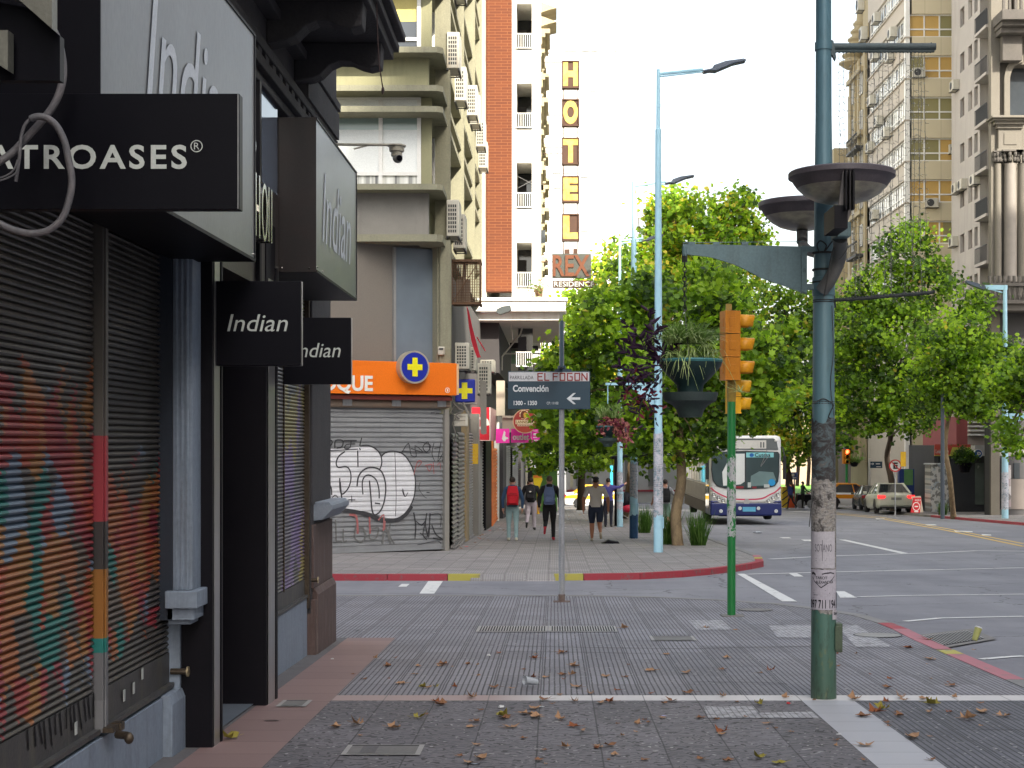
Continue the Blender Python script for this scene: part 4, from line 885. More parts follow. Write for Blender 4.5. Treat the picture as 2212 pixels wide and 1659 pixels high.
# ------------------------------------------------------------------ brick tower with its white side and marquee
BR = NT('orange_brick'); _p = BR.pos(); _b = BR.new('ShaderNodeTexBrick'); _b.offset = .5
_s = BR.sep(_p); BR.L(BR.comb(BR.math('ADD', _s[0], _s[1]), _s[2],0), _b.inputs['Vector'])
for k_, v_ in (('Scale',1.0),('Mortar Size',.008),('Brick Width',.42),('Row Height',.10),('Bias',0.0)): _b.inputs[k_].default_value = v_
_b.inputs['Color1'].default_value = (.15,.038,.009,1); _b.inputs['Color2'].default_value = (.115,.028,.008,1); _b.inputs['Mortar'].default_value = (.24,.09,.03,1)
_c = BR.mix(BR.math('MULTIPLY', BR.noise(_p,1.2,4),.4), _b.outputs['Color'],(.10,.024,.008)); BR.base(_c); BR.set(.85); BR.bump(_b.outputs['Fac'],-.3,.01); BR = BR.m
WST = pm('white_stucco',(.82,.80,.74),(.74,.71,.62),.8,.85, bump=.2, dirt=((.6,.5,.35),2.5))
WSH = pm('grey_white_stucco',(.62,.58,.50),(.52,.48,.40),1,.85)
d = 52
bt = thing('brick_tower', 'tall building with an orange brick strip, white balcony bays and a white marquee', 'building',(-1.5,56, VZ(690,52)))
mb = MB(); mb.box(-14, UX(1050, d), d + .05,66,5.6,34,0); mb.box(UX(1106, d), UX(1111, d), d, d + .3,6.5,34,0); mb.build('wall', WST, bt)
mb = MB(); mb.box(UX(1050, d), UX(1106, d), d, d + .6, VZ(629, d),34); mb.build('brick_wall', BR, bt, label='orange brick strip')
xl, xr, xo0, xo1 = UX(1111, d), UX(1161, d), UX(1116, d), UX(1149, d)
per = 171.8 * d / F; zt0 = VZ(8, d)
mb = MB(); mb.box(xo1, xr, d, d + .5, VZ(640, d),34); mb.box(xl, xo0, d, d + .5, VZ(640, d),34); mb.box(UX(1106, d), xr, d + 2.2,66,5.6,34)
ops = []
for k in range(-2,5):
    zt = VZ(8 + 171.8 * k, d); zb = VZ(107 + 171.8 * k, d); ops.append((zb, zt)); 
    mb.box(xo0, xo1, d + .01, d + 2.2, zt, zt + (171.8 - 99) * d / F)
mb.box(xo1 + .2, xr, d + .5, d + 2.2,5.6,34)
mb.build('wall', WST, bt)
for zb, zt in ops[:-1] + ops[-1:]:
    mb = MB(); mb.box(xo0, xo1, d + 2.1, d + 2.19, zb, zt,0); mb.box(xo0, xo0 + .3, d + 2.0, d + 2.1, zb, zb + 1.2,1); mb.build('window',[DGLASS, pm('dark_curtain',(.09,.085,.09), None,3,.8)], bt)
    mb = MB(); zr = zb + .03
    for z in (zr, zr + .48): mb.box(xo0 - .02, xo1 + .03, d - .06, d - .02, z, z + .035)
    n = 7
    for i in range(n + 1): x = xo0 + (xo1 - xo0) * i / n; mb.box(x - .011, x + .011, d - .055, d - .03, zr, zr + .5)
    mb.build('railing', WHITEF, bt)
mb = MB(); a, b = VZ(351, d), VZ(418, d); mb.tube([(xo0, d - .02, VZ(380, d)),(xo1, d - .02, VZ(397, d))],.008,4); mb.tube([(xo0, d - .02, VZ(408, d)),(xo1, d - .02, VZ(390, d))],.008,4); mb.build('wire', STEEL, bt)
dm = 50.5
mb = MB(); x0, x1 = UX(1040, dm), UX(1222, dm); mb.box(x0 - 1, x1, dm,62, VZ(672, dm), VZ(650, dm),0); mb.box(x0 - 1, x1 + .06, dm - .06,62, VZ(650, dm), VZ(643, dm),0); mb.box(x0 - 1, UX(1209, dm), dm + .3,62, VZ(690, dm), VZ(672, dm),0)
mb.box(x0 - 1, UX(1208, dm), dm + .5,61.9, VZ(692, dm) , VZ(690.2, dm),1)
mb.build('marquee',[WST, WSH], bt, label='white marquee slab projecting over the pavement')
mb = MB(); mb.box(X0 - .3, X0 + .5,51.5,66,3.9, VZ(692, dm) ,0); mb.box(X0 + .5, UX(1163,66),64,66, VZ(752,64), VZ(712,64),0); mb.box(X0 + .5, UX(1163,66),60,64, VZ(716,62), VZ(712,62),0); mb.build('recess', pm('dark_recess',(.05,.045,.045), None,2,.8), bt)
mb = MB(); mb.tube([P(1128,708,54), P(1124,722,54), P(1085,770,54), P(1084,800,54)],.03,6); mb.tube([P(1104,698,52), P(1108,735,52)],.015,6); mb.tube([P(1083,764,56), P(1185,764,56)],.03,6); mb.tube([P(1185,764,56), P(1185,800,56)],.04,6); mb.build('drain_pipe', WSH, bt)
mb = MB(); mb.box(UX(1104,66), UX(1133,66),66.2,66.4, VZ(785,66), VZ(742,66),0); mb.build('window',[glass('green_window',(.2,.32,.2),.2)], bt)
t = thing('balcony_plant', 'leafy potted plant at the lowest balcony of the brick tower', 'plant', tuple(P(1165,640,51.5)))
mb = MB(); mb.box(UX(1156,51.5), UX(1172,51.5),51.4,51.7, VZ(640,51.5), VZ(625,51.5)); mb.build('pot', RUST, t)
mb = MB()
for k in range(260):
    u, v = rnd.gauss(1160,8), rnd.gauss(622,7); p = P(u, v,51.4 + rnd.uniform(-.2,.3)); q = [Vector((rnd.uniform(-1,1), rnd.uniform(-1,1), rnd.uniform(-1,1))) * .05 for _ in range(3)]
    mb.poly([p + q[0], p + q[1], p + q[2]], k % 2)
mb.build('foliage',[pm('plant_green',(.10,.2,.03), None,5,.6), pm('plant_dry',(.25,.17,.06), None,5,.6)], t)
# white apartment building behind with stacked cornices
wb = thing('apartment_building', 'white old apartment building edge with stacked cornices behind the brick tower', 'building',(-4,90, VZ(640,70)))
mb = MB(); mb.box(-16, UX(1161,67),67,112,5,48); mb.build('wall', WST, wb)
CRN = pm('cream_cornice',(.36,.31,.2),(.22,.18,.11),2,.8)
for k in range(26):
    v = 20 + k * 24.5 + rnd.uniform(-5,5); dd = rnd.choice([68.5,74,80,88]); xw = UX(1161,67)
    if v > 600: break
    pr = rnd.uniform(.25,.55); h = rnd.uniform(.10,.22); mb = MB(); z = VZ(v, dd)
    mb.box(xw, xw + pr, dd, dd + 3, z, z + h); mb.box(xw, xw + pr * .6, dd, dd + 3, z - h * .9, z); mb.box(xw, xw + pr * .35, dd, dd + .4, z - .5, z - h)
    mb.build('cornice', CRN, wb)
mb = MB(); xw = UX(1161,67)
for v in (15,45): mb.prism(ff(70),[(xw, VZ(v + 14,70)),(xw + .5, VZ(v + 6,70)),(xw + .85, VZ(v + 2,70)),(xw + .3, VZ(v - 8,70)),(xw, VZ(v - 12,70))],-2,0)
mb.build('finial', CRN, wb)
mb = MB(); mb.box(UX(1168,75), UX(1178,75),75,75.2, VZ(525,75), VZ(497,75),0)
for i in range(2):
    for j in range(5): mb.box(UX(1170 + i * 4.5,75), UX(1173 + i * 4.5,75),74.9,75, VZ(212 + j * 5,75), VZ(209 + j * 5,75),0)
mb.build('window', DGLASS, wb)
# HOTEL sign
d = 75; ht = thing('hotel_sign', 'rusty vertical sign with stacked yellow letter boxes reading HOTEL above REX', 'sign', tuple(P(1232,622, d)))
HY = pm('stained_yellow',(.50,.36,.09),(.30,.11,.012),2.6,.6, lo=.45, hi=.6, dirt=((.09,.028,.008),4)); HR = pm('rust_frame',(.07,.033,.02),(.04,.025,.018),3,.8, bump=.2); HO = pm('rust_orange',(.13,.04,.014),(.06,.02,.01),3,.7)
fz = ff(d)
for ch, v0, v1 in (('H',133,189),('O',216,271),('T',299,354),('E',382,436),('L',464,519)):
    mb = MB(); mb.box(UX(1214.5, d), UX(1250.5, d), d, d + .4, VZ(v1, d), VZ(v0, d),0); b_ = mb.build('letter_box', HR, ht)
    textf('letter', ch, fz, UX(1216.5, d), UX(1248.5, d), VZ(v1 - 3, d), VZ(v0 + 1, d),.002,.03, HY, b_, bold=.065)
mb = MB()
for ch, v0, v1 in (('H',133,189),('O',216,271),('T',299,354),('E',382,436),('L',464,519)):
    for a, b_, e, f_ in ((1213.5,1216, v0, v1),(1249,1251.5, v0, v1),(1213.5,1251.5, v0 - 2, v0 + .5),(1213.5,1251.5, v1 - 2.5, v1 + 1.5)): mb.box(UX(a, d), UX(b_, d), d - .07, d + .42, VZ(f_, d), VZ(e, d))
for u in (1217,1247): mb.box(UX(u - 1.3, d), UX(u + 1.3, d), d + .1, d + .2, VZ(548, d), VZ(130, d))
for v in (134,318,331,550,565): mb.box(UX(1163, d), UX(1216, d), d + .1, d + .14, VZ(v + 1, d), VZ(v - 1, d))
for v in (318,): 
    for u in (1165,1180,1190,1204): mb.box(UX(u, d), UX(u + .8, d), d + .1, d + .14, VZ(331, d), VZ(318, d))
mb.box(UX(1188, d), UX(1189, d), d + .1, d + .14, VZ(146, d), VZ(134, d))
mb.build('frame', HR, ht)
mb = MB(); mb.box(UX(1192.5, d), UX(1277, d), d, d + .35, VZ(600, d), VZ(548, d)); b_ = mb.build('name_box', pm('grey_green_panel',(.055,.06,.05),(.04,.04,.035),3,.6), ht)
textf('letter', 'REX', fz, UX(1194, d), UX(1274, d), VZ(597, d), VZ(551, d),.002,.05, HO, b_, bold=.02)
mb = MB(); mb.box(UX(1194, d), UX(1285, d), d, d + .3, VZ(621, d), VZ(606, d)); mb.box(UX(1207, d), UX(1208, d), d, d + .1, VZ(606, d), VZ(600, d)); mb.box(UX(1231, d), UX(1232, d), d, d + .1, VZ(606, d), VZ(600, d)); b_ = mb.build('lower_board', HR, ht)
textf('letter', 'RESIDENCE', fz, UX(1197, d), UX(1283, d), VZ(619, d), VZ(608.5, d),.002,.03, PALE, b_)
mb = MB(); mb.box(UX(1219, d), UX(1231, d), d, d + .2, VZ(548, d), VZ(538, d)); mb.box(UX(1238, d), UX(1247, d), d, d + .2, VZ(548, d), VZ(537, d)); mb.build('small_plate', HR, ht)
# pale far tower
d = 165; ft = thing('far_tower', 'very pale high rise far behind the vertical HOTEL sign', 'building',(UX(1260, d), d, gz(d)))
mb = MB(); mb.box(UX(1150, d), UX(1340, d), d, d + 25, gz(d) - 1, VZ(104, d)); mb.box(UX(1205, d), UX(1335, d), d + 2, d + 20, VZ(104, d), VZ(98, d)); mb.build('wall', pm('white_tower',(.86,.86,.84),(.83,.83,.81),.3,.9, bump=0), ft)
s3 = lambda x: (1000 + x / 2.592) / 1.1573
for x0, x1, y0, y1 in ((1060,1165,307,332),(1175,1287,328,334),(1390,1408,303,334),(965,980,720,750),(990,1045,717,750),(1175,1220,910,934),(990,1042,1096,1124),(1060,1130,1094,1126),(998,1046,1190,1222),(1175,1222,1136,1150),(1175,1222,1474,1500),(930,950,1400,1408),(962,982,1400,1410),(1375,1410,676,686),(1235,1262,872,888),(1375,1410,852,868),(1230,1290,588,594),(950,980,338,345),(1400,1408,1230,1262),(1230,1270,1530,1536)):
    mb = MB(); mb.box(UX(s3(x0), d), UX(s3(x1), d), d - .12, d - .02, VZ(y1 / 3, d), VZ(y0 / 3, d)); mb.build('window', pm('pale_window',(.30,.30,.28),(.4,.42,.40),.6,.5) if 'PW' not in globals() else PW, ft)
    PW = ft.children[-1].data.materials[0]
# ------------------------------------------------------------------ right side of the avenue
def winpart(parent, fr_, a0, a1, b0, b1, c, mats, cols=2, rows=1, ft=.06, name='window', dp=.25, row_at=None, pick=None):
    """a window: pane(s) set back in the wall, frame bars proud of it; mats = [frame, pane, pane2]"""
    mb = MB(); mb.boxf(fr_, a0, a1, b0, b1, c - dp, c - dp + .02,1) if pick is None else None
    if pick is not None:
        n = len(pick)
        for i, m in enumerate(pick): mb.boxf(fr_, a0 + (a1 - a0) * i / n, a0 + (a1 - a0) * (i + 1) / n, b0, b1, c - dp, c - dp + .02, m)
    for i in range(cols + 1):
        a = a0 + (a1 - a0) * i / cols; mb.boxf(fr_, max(a0, a - ft / 2), min(a1, a + ft / 2), b0, b1, c - dp + .021, c - dp + .07,0)
    for b in [b0 + ft / 2, b1 - ft / 2] + ([row_at] if row_at else []): mb.boxf(fr_, a0, a1, b - ft / 2, b + ft / 2, c - dp + .022, c - dp + .08,0)
    return mb.build(name, mats, parent)
def wallgrid(mb, fr_, a0, a1, b0, b1, holes, dp=.25, m=0):
    """a wall face with real openings and reveals"""
    As = sorted({a0, a1} | {h[0] for h in holes} | {h[1] for h in holes}); Bs = sorted({b0, b1} | {h[2] for h in holes} | {h[3] for h in holes})
    for i in range(len(As) - 1):
        for j in range(len(Bs) - 1):
            ca, cb2 = (As[i] + As[i+1]) / 2,(Bs[j] + Bs[j+1]) / 2
            if any(h[0] < ca < h[1] and h[2] < cb2 < h[3] for h in holes): continue
            mb.poly([fr_.p(As[i], Bs[j]), fr_.p(As[i+1], Bs[j]), fr_.p(As[i+1], Bs[j+1]), fr_.p(As[i], Bs[j+1])], m)
    for x0, x1, y0, y1 in holes:
        for (p, q) in (((x0, y0),(x1, y0)),((x1, y0),(x1, y1)),((x1, y1),(x0, y1)),((x0, y1),(x0, y0))):
            mb.poly([fr_.p(*p), fr_.p(*q), fr_.p(*q,-dp), fr_.p(*p,-dp)], m)
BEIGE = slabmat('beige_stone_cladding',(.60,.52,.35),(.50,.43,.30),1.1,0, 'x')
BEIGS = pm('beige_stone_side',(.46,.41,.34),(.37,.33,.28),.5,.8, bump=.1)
YB = pm('ochre_blind',(.52,.33,.10),(.45,.29,.09),1,.6, bump=.02); OB = pm('olive_blind',(.26,.23,.10),(.22,.2,.09),1,.6, bump=.02); GP = glass('painted_sky_pane',(.45,.47,.46),.1,.4)  # pale pane colour stands in for reflected sky
ob = thing('office_building', 'beige stone office building with ribbon windows and ochre blinds', 'building',(28,110, gz(110)))
d = 103.7; XB = 24.0; q = d / F; per = 89.3 * q
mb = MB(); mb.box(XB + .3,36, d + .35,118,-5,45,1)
rows = [(VZ(437 - 89.3 * k, d), VZ(387 - 89.3 * k, d)) for k in range(-2,6)]
xe = UX(2064, d)
zs = [-5] + [z for r in rows for z in r] + [46]
for k in range(0, len(zs),2):
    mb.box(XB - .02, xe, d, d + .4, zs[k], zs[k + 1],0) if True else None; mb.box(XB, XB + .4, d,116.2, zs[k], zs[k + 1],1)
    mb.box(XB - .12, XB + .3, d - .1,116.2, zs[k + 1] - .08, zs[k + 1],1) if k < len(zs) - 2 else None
mb.box(XB + .02, XB + .26, d + .02, d + .3,-5,46,0)
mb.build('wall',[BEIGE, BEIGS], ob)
mb = MB(); mb.box(XB - .03, XB + .27, d - .01, d + .34,-5,45); mb.build('corner_post', WHITEF, ob)
pk = [[1,1,1,2],[1,1,1,2],[1,1,1],[2,2,1],[2,2,2],[2,1,1],[1,1,2],[1,1,1]]
for k,(z0, z1) in enumerate(rows):
    winpart(ob, ff(d), XB + .25, xe, z0, z1,0,[WHITEF, YB, OB],3, ft=.09, row_at=z0 + (z1 - z0) * .36, pick=pk[k])
    f_ = fr(XB)
    for j in range(4):
        a0 = -116.0 + j * 3.05; winpart(ob, f_, a0, a0 + 3.0, z0, z1,0,[WHITEF, GP, DGLASS],4, ft=.10, row_at=z0 + (z1 - z0) * .36, pick=[[1,2,1,1],[2,1,1,2],[1,1,2,1]][(j + k) % 3])
for (u, v, l) in ((2011,441, 'white fan air conditioner hung under the ochre windows, low on the beige building'),(1983,160, 'dark fronted air conditioner on the second ochre window row'),(2062,325, 'air conditioner on the beige building edge beside an ochre curtain')):
    acunit(None,(ff(d), UX(u, d), VZ(v + 8, d),0), w=.85, h=.62, dp=.35, label=l)
for i,(u, v) in enumerate(((1900,40),(1935,73),(1897,120),(1930,122),(1890,218),(1905,262),(1922,288),(1887,318),(1896,465))):
    dd = XB * F / (u - UV0); acunit(None,(fr(XB),-dd, VZ(v + 10, dd),.0), w=1.1, h=.7, dp=.5, label='white air conditioner on the street side of the beige office building', group='air conditioners on the beige side wall')
# tall beige yellow ornate building beyond
yb = thing('ornate_building', 'yellow beige old building with rounded balconies beyond the office building', 'building',(28,122, gz(120)))
YST = pm('yellow_stone',(.40,.33,.2),(.30,.25,.15),.8,.85, bump=.2, dirt=((.25,.2,.13),1.2))
XY = 24.3; Yu = lambda u: XY * F / (u - UV0)
mb = MB(); mb.box(XY,36,117,119.6,-5,48); mb.box(XY,36,119.6, Yu(1838),-5, VZ(135,122)); mb.box(XY + .2,36, Yu(1838), Yu(1826),-5, VZ(205,126)); mb.box(XY + 1.2,34, Yu(1838) - 1, Yu(1826) + 3, VZ(205,126), VZ(170,126))
mb.box(XY + 3,34,120,126, VZ(135,122), VZ(60,122)); mb.box(XY,30,132,138,-5, VZ(310,130))
mb.build('wall', YST, yb)
for k in range(6):
    z = VZ(135 - 17 * k,123); mb = MB(); mb.lathe([(.8 - .07 * k,-.35),(1.3 - .11 * k,0),(1.3 - .11 * k,.12),(.85 - .07 * k,.2),(.8 - .07 * k,.9)],(UX(1845 + k * 3,124) ,123.5, z),20); mb.build('balcony', YST, yb, smooth=True)
f_ = fr(XY)
for zc in range(5,34,3):
    for u in (1845,1862):
        y = Yu(u)
        if VZ(150,122) > zc + 2.2: winpart(yb, f_,-y - .5,-y + .5, zc, zc + 1.7,.02,[WHITEF, DGLASS],2, ft=.08, dp=-.01)
for v in (330,560):
    mb = MB(); mb.box(XY - .7, XY, Yu(1868), Yu(1846), VZ(v,121), VZ(v,121) + .2)
    for k in range(9): y = Yu(1868) + k * (Yu(1846) - Yu(1868)) / 8; mb.box(XY - .68, XY - .64, y, y + .05, VZ(v,121), VZ(v,121) + 1.1)
    mb.box(XY - .7, XY - .6, Yu(1868), Yu(1846), VZ(v,121) + 1.1, VZ(v,121) + 1.2); mb.build('balcony', GRILL, yb)
mb = MB()
for u in (1840,1850,1858,1872): mb.box(XY - .2, XY, Yu(u) - .25, Yu(u) + .25,0, VZ(140,122))
for v in (165,300,470,600): mb.box(XY - .4, XY,119, Yu(1838), VZ(v,121), VZ(v,121) + .35)
mb.box(XY - .05, XY,117.3,119.3, VZ(85,118),48)
mb.build('pilaster', YST, yb)
for u, v in ((1866,15),(1873,78)): dd = Yu(u); acunit(None,(fr(XY),-dd, VZ(v + 10, dd),.05), w=1.0, h=1.0, dp=.5, label='white air conditioner high on the yellow ornate building', group='air conditioners on the ornate building')
# grey apartment block
gb = thing('apartment_block', 'plain grey apartment block with small punched windows and a stack of balconies', 'building',(30,95, gz(95)))
GST = pm('grey_stucco',(.40,.37,.34),(.33,.305,.28),.5,.9, bump=.2, dirt=((.22,.2,.18),.8))
XQ = 26.4; Yq = lambda u: XQ * F / (u - UV0); f_ = fr(XQ); WF = pm('brown_shutter_box',(.16,.12,.11),(.2,.16,.14),3,.7)
holes = []; wins = []
for k in range(-7,4):
    zb, zt = 22.6 + 2.93 * k,23.8 + 2.93 * k
    for u0, u1 in ((2074,2083),(2091.5,2100),(2104.5,2112)): holes.append((-Yq(u0),-Yq(u1), zb, zt)); wins.append((-Yq(u0),-Yq(u1), zb, zt))
mb = MB(); wallgrid(mb, f_,-Yq(2058),-Yq(2117),-5,46, holes,.3)
mb.box(XQ + .01,40, Yq(2117) + .02, Yq(2117) + .3,-5,46); mb.box(XQ + .31,40, Yq(2117), Yq(2058),-5,46)
mb.box(XQ + 1.4,40, Yq(2143), Yq(2117),-5,46); mb.box(XQ,40,88, Yq(2143),-5,46)
mb.box(XQ,40, Yq(2058), Yq(2058) + .3,-5,46)
mb.build('wall', GST, gb)
for i,(a0, a1, z0, z1) in enumerate(wins): winpart(gb, f_, a0, a1, z0, z1,0,[WF,[DGLASS, BLIND, DGLASS, WF][(i * 7 + i // 3) % 4], DGLASS],1, ft=.09, dp=.28)
for k in range(-7,5):
    z = VZ(265,92.9) + 2.85 * k; mb = MB(); mb.box(XQ - .35, XQ + 1.4, Yq(2142), Yq(2117), z - .18, z); mb.build('balcony', GST, gb)
    mb = MB(); y0, y1 = Yq(2142), Yq(2117)
    for j in range(13): y = y0 + (y1 - y0) * j / 12; mb.box(XQ - .33, XQ - .30, y, y + .03, z, z + .95)
    mb.box(XQ - .34, XQ - .28, y0, y1, z + .93, z + .98); 
    if k % 2 == 0: mb.box(XQ - .28, XQ - .26, y0, y1, z + .02, z + .92)
    mb.build('railing', GRILL, gb)
    winpart(gb, f_,-y1 + .2,-y0 - .3, z + .1, z + 2.1,-1.36,[WHITEF, DGLASS],2, ft=.08, dp=.01)
for i,(u, v) in enumerate(((2068,188),(2072,410),(2085,402),(2112,392),(2066,525))):
    dd = Yq(u); acunit(None,(fr(XQ),-dd, VZ(v + 8, dd),.0), w=1.0, h=.65, dp=.4, label='white air conditioner on the wall of the plain grey apartment block', group='air conditioners on the grey block')
# classical building
cbn = thing('classical_building', 'ornate grey stone building with a round arch and a column at the right edge', 'building',(24,78, gz(76)))
CST = pm('old_grey_stone',(.15,.135,.11),(.105,.095,.078),.9,.9, bump=.4, fine=20, dirt=((.12,.11,.10),1.3)); CDK = pm('soot_stone',(.10,.09,.08),(.05,.046,.042),1.5,.95, bump=.5, fine=20)
d = 75; c4 = lambda x: (2320 + x / 1.843) / 1.1573; X4 = lambda x: UX(c4(x), d); Z4 = lambda y: VZ(y / 2.133, d)
mb = MB(); mb.box(X4(292), X4(332), d + .05, d + .3,-5,42,0); mb.box(X4(332),34, d + 1.2, d + 2, Z4(1300),42,0); mb.box(25.6,34, d + 2,86,-5,42,0); mb.box(X4(420),34, d + .3, d + 1.3, Z4(290),42,0); mb.box(X4(332), X4(385), d + .3, d + 1.3, Z4(1300),42,0)
mb.build('wall', CST, cbn, bevel=.02)
mb = MB(); cx, cz_, r0, r1 = X4(440), Z4(370),(X4(440) - X4(378)),(X4(440) - X4(352))
n = 16
for k in range(n):
    a, b = math.pi / 2 + math.pi / 2 * k / n, math.pi / 2 + math.pi / 2 * (k + 1) / n; rz = 1.6
    Q = lambda r, t, c: (cx + r * math.cos(t), d + c, cz_ + r * math.sin(t) * 1.35)
    mb.poly([Q(r0, a,0), Q(r0, b,0), Q(r1, b,0), Q(r1, a,0)]); mb.poly([Q(r0, a,0), Q(r0, b,0), Q(r0, b,1.3), Q(r0, a,1.3)]); mb.poly([Q(r1, a,0), Q(r1, b,0), Q(r1, b,.3), Q(r1, a,.3)])
mb.box(cx - r1, cx - r0, d, d + 1.2, Z4(545), cz_); mb.build('arch', CST, cbn)
mb = MB(); mb.box(X4(380),34, d + 1.1, d + 1.19, Z4(540), Z4(290)); mb.build('window', DGLASS, cbn)
mb = MB()
for k,(y0, y1, pr) in enumerate(((545,556,.75),(556,566,.6),(566,580,.45),(580,596,.28),(596,690,.16),(690,702,.3))): mb.box(X4(332) - pr * .8, X4(420) + pr * .4, d - pr, d + .4, Z4(y1), Z4(y0))
mb.box(X4(345), X4(405), d - .2, d - .155, Z4(670), Z4(615)); mb.build('entablature', CST, cbn, bevel=.02)
for x in (378,440,322):
    w_ = .30 if x > 330 else .16; cx2 = X4(x); mb = MB(); mb.lathe([(w_ * 1.25, Z4(1300)),(w_ * 1.25, Z4(1285)),(w_ * 1.05, Z4(1270)),(w_ * 1.05, Z4(1100)),(w_ * .95, Z4(765)),(w_ * 1.0, Z4(755))],(cx2, d - .0,0),20)
    co = mb.build('column', pm('marbled_stone',(.20,.178,.155),(.145,.13,.115),2.5,.7) if x == 378 else CST, cbn, smooth=True)
    mb = MB()
    for k in range(10):
        a = 2 * math.pi * k / 10
        for zz, rr in ((735,1.2),(715,1.45)): mb.ell((cx2 + w_ * rr * math.cos(a), d + w_ * rr * math.sin(a), Z4(zz)),(.09,.09,.16),8,5)
    mb.box(cx2 - w_ * 1.7, cx2 + w_ * 1.7, d - w_ * 1.7, d + w_ * 1.7, Z4(705), Z4(698)); mb.build('capital', CDK, co)
mb = MB(); mb.box(X4(305),34, d - 1.3, d, Z4(150), Z4(130)); mb.box(X4(298),34, d - 1.6, d, Z4(130), Z4(85)); mb.box(X4(310),34, d - 1.0, d, Z4(175), Z4(150))
for k in range(14): x = X4(305) + k * .28; mb.box(x, x + .13, d - 1.45, d - 1.3, Z4(85), Z4(10))
mb.box(X4(300),34, d - 1.5, d - 1.2, Z4(10), Z4(0)); mb.box(X4(330), X4(420), d - .5, d, Z4(290), Z4(175)); mb.build('balcony', CDK, cbn, bevel=.02)
mb = MB(); mb.box(X4(252),34, d - 1.2, d + 1, Z4(1440), Z4(1410)); mb.box(X4(245),34, d - 1.4, d + 1, Z4(1410), Z4(1395)); mb.box(X4(250),34, d - 1.3, d - 1.0, Z4(1330), Z4(1315))
for k in range(26): x = X4(252) + k * .24; mb.lathe([(.04,0),(.09,.25),(.05,.6),(.08,1.0),(.08,1.2)],(x, d - 1.15, Z4(1395)),8)
mb.box(X4(252),34, d, d + .2, Z4(1440), Z4(1300)); mb.build('balustrade', CDK, cbn)
mb = MB(); mb.box(X4(292),34, d + .3, d + 1.2,-5, Z4(1440)); mb.build('ground_floor', pm('dark_ground_floor',(.05,.048,.05), None,1,.8), cbn)
mb = MB(); e = d + .25
for u0, u1, v0, v1, m in ((2143,2149,985,1100,0),(2152,2162,990,1100,1),(2166,2184,1005,1100,2),(2184,2212,1035,1100,3),(2190,2203,1000,1034,4),(2140,2212,962,985,0)): mb.box(UX(u0, e), UX(u1, e), e, e + .06, VZ(v1, e), VZ(v0, e), m)
mb.build('shop_facade',[pm('grey_pier_stone',(.30,.29,.27),(.2,.19,.18),1,.8), BLK, shutter_paint('tagged_wall',(.3,.27,.27),[(.3,.27,.27),(.42,.40,.42),(.1,.1,.1),(.25,.2,.22),(.45,.44,.45)],-2,2,2.5,3,.8, 'x'), pm('brown_low_wall',(.14,.12,.11), None,1,.8), DGLASS], cbn)
# shops at street level on the right
d = 84; rs = thing('shop', 'dark shop front with a red and yellow money exchange sign above parked cars', 'shop',(22, d, gz(d)))
mb = MB(); mb.box(UX(2018, d), UX(2212, d) + 4, d, d + 6, gz(d) - .3, VZ(962, d)); mb.build('wall', pm('charcoal_wall',(.045,.047,.055),(.03,.03,.035),1,.5), rs)
mb = MB(); mb.box(UX(2018, d), UX(2095, d), d - .15, d, VZ(983, d), VZ(960, d),0); mb.box(UX(2018, d), UX(2095, d), d - .16, d - .01, VZ(985, d), VZ(983, d),1)
mb.prism(ff(d - .15),[(UX(2050, d), VZ(983, d)),(UX(2056, d), VZ(966, d)),(UX(2095, d), VZ(966, d)),(UX(2095, d), VZ(983, d))],.001,.01,1)
mb.box(UX(2060, d), UX(2090, d), d - .18, d - .165, VZ(979, d), VZ(973, d),2)
sg = mb.build('sign',[pm('salmon_red',(.48,.075,.05), None,1.5,.5), pm('lime_yellow',(.45,.42,.07), None,2,.5), pm('olive_letter',(.15,.14,.03), None,4,.5)], rs)
textf('lettering', 'Cambio', ff(d - .15), UX(2018.5, d), UX(2032, d), VZ(979, d), VZ(971, d),.002,.01, PALE, sg)
textf('lettering', 'Aspen', ff(d - .15), UX(2033, d), UX(2047, d), VZ(980, d), VZ(970.5, d),.002,.012, WHITEF, sg, bold=.03)
mb = MB()
for u0, u1, v0, v1, m in ((2027,2042,988,1055,0),(2045,2052,1005,1060,1),(2033,2037,1018,1042,2),(2106,2125,1000,1090,3),(2129,2134,985,1095,4),(2146,2152,985,1095,4),(2135,2145,985,1095,1),(2153,2162,985,1095,1)): mb.box(UX(u0, d), UX(u1, d), d - .05, d - .005, VZ(v1, d), VZ(v0, d), m)
mb.build('shop_windows',[DGLASS, BLK, STEEL, glass('dim_display',(.10,.12,.11),.1), pm('grey_pier',(.28,.28,.27), None,2,.8)], rs)
b2 = thing('street_building', 'low pink and grey building with white louvre bands behind the right hand trees', 'building',(UX(2100,88),88, gz(88)))
mb = MB(); mb.box(UX(2066,88), UX(2090,88),88,96, gz(88), VZ(900,88),0); mb.box(UX(2090,88), UX(2212,88) + 6,88,96, gz(88), VZ(880,88),1); mb.build('wall',[pm('dusty_red_wall',(.30,.08,.08), None,.8,.8), pm('pinkish_concrete',(.40,.34,.31), None,.8,.8)], b2)
mb = MB()
for v in range(892,938,9): mb.box(UX(2092,87.8), UX(2130,87.8),87.7,88, VZ(v + 4,88), VZ(v,88))
mb.build('louvre', WHITEF, b2)
mb = MB(); mb.box(UX(2106,83), UX(2160,83),83,84, VZ(985,83), VZ(962,83)); mb.build('fascia', pm('pale_grey_fascia',(.45,.44,.43), None,1,.6), b2)
d = 82.5; t = thing('parking_sign', 'round blue and green sign with a white letter over the grey doorway', 'shop sign', tuple(P(2113,990, d)))
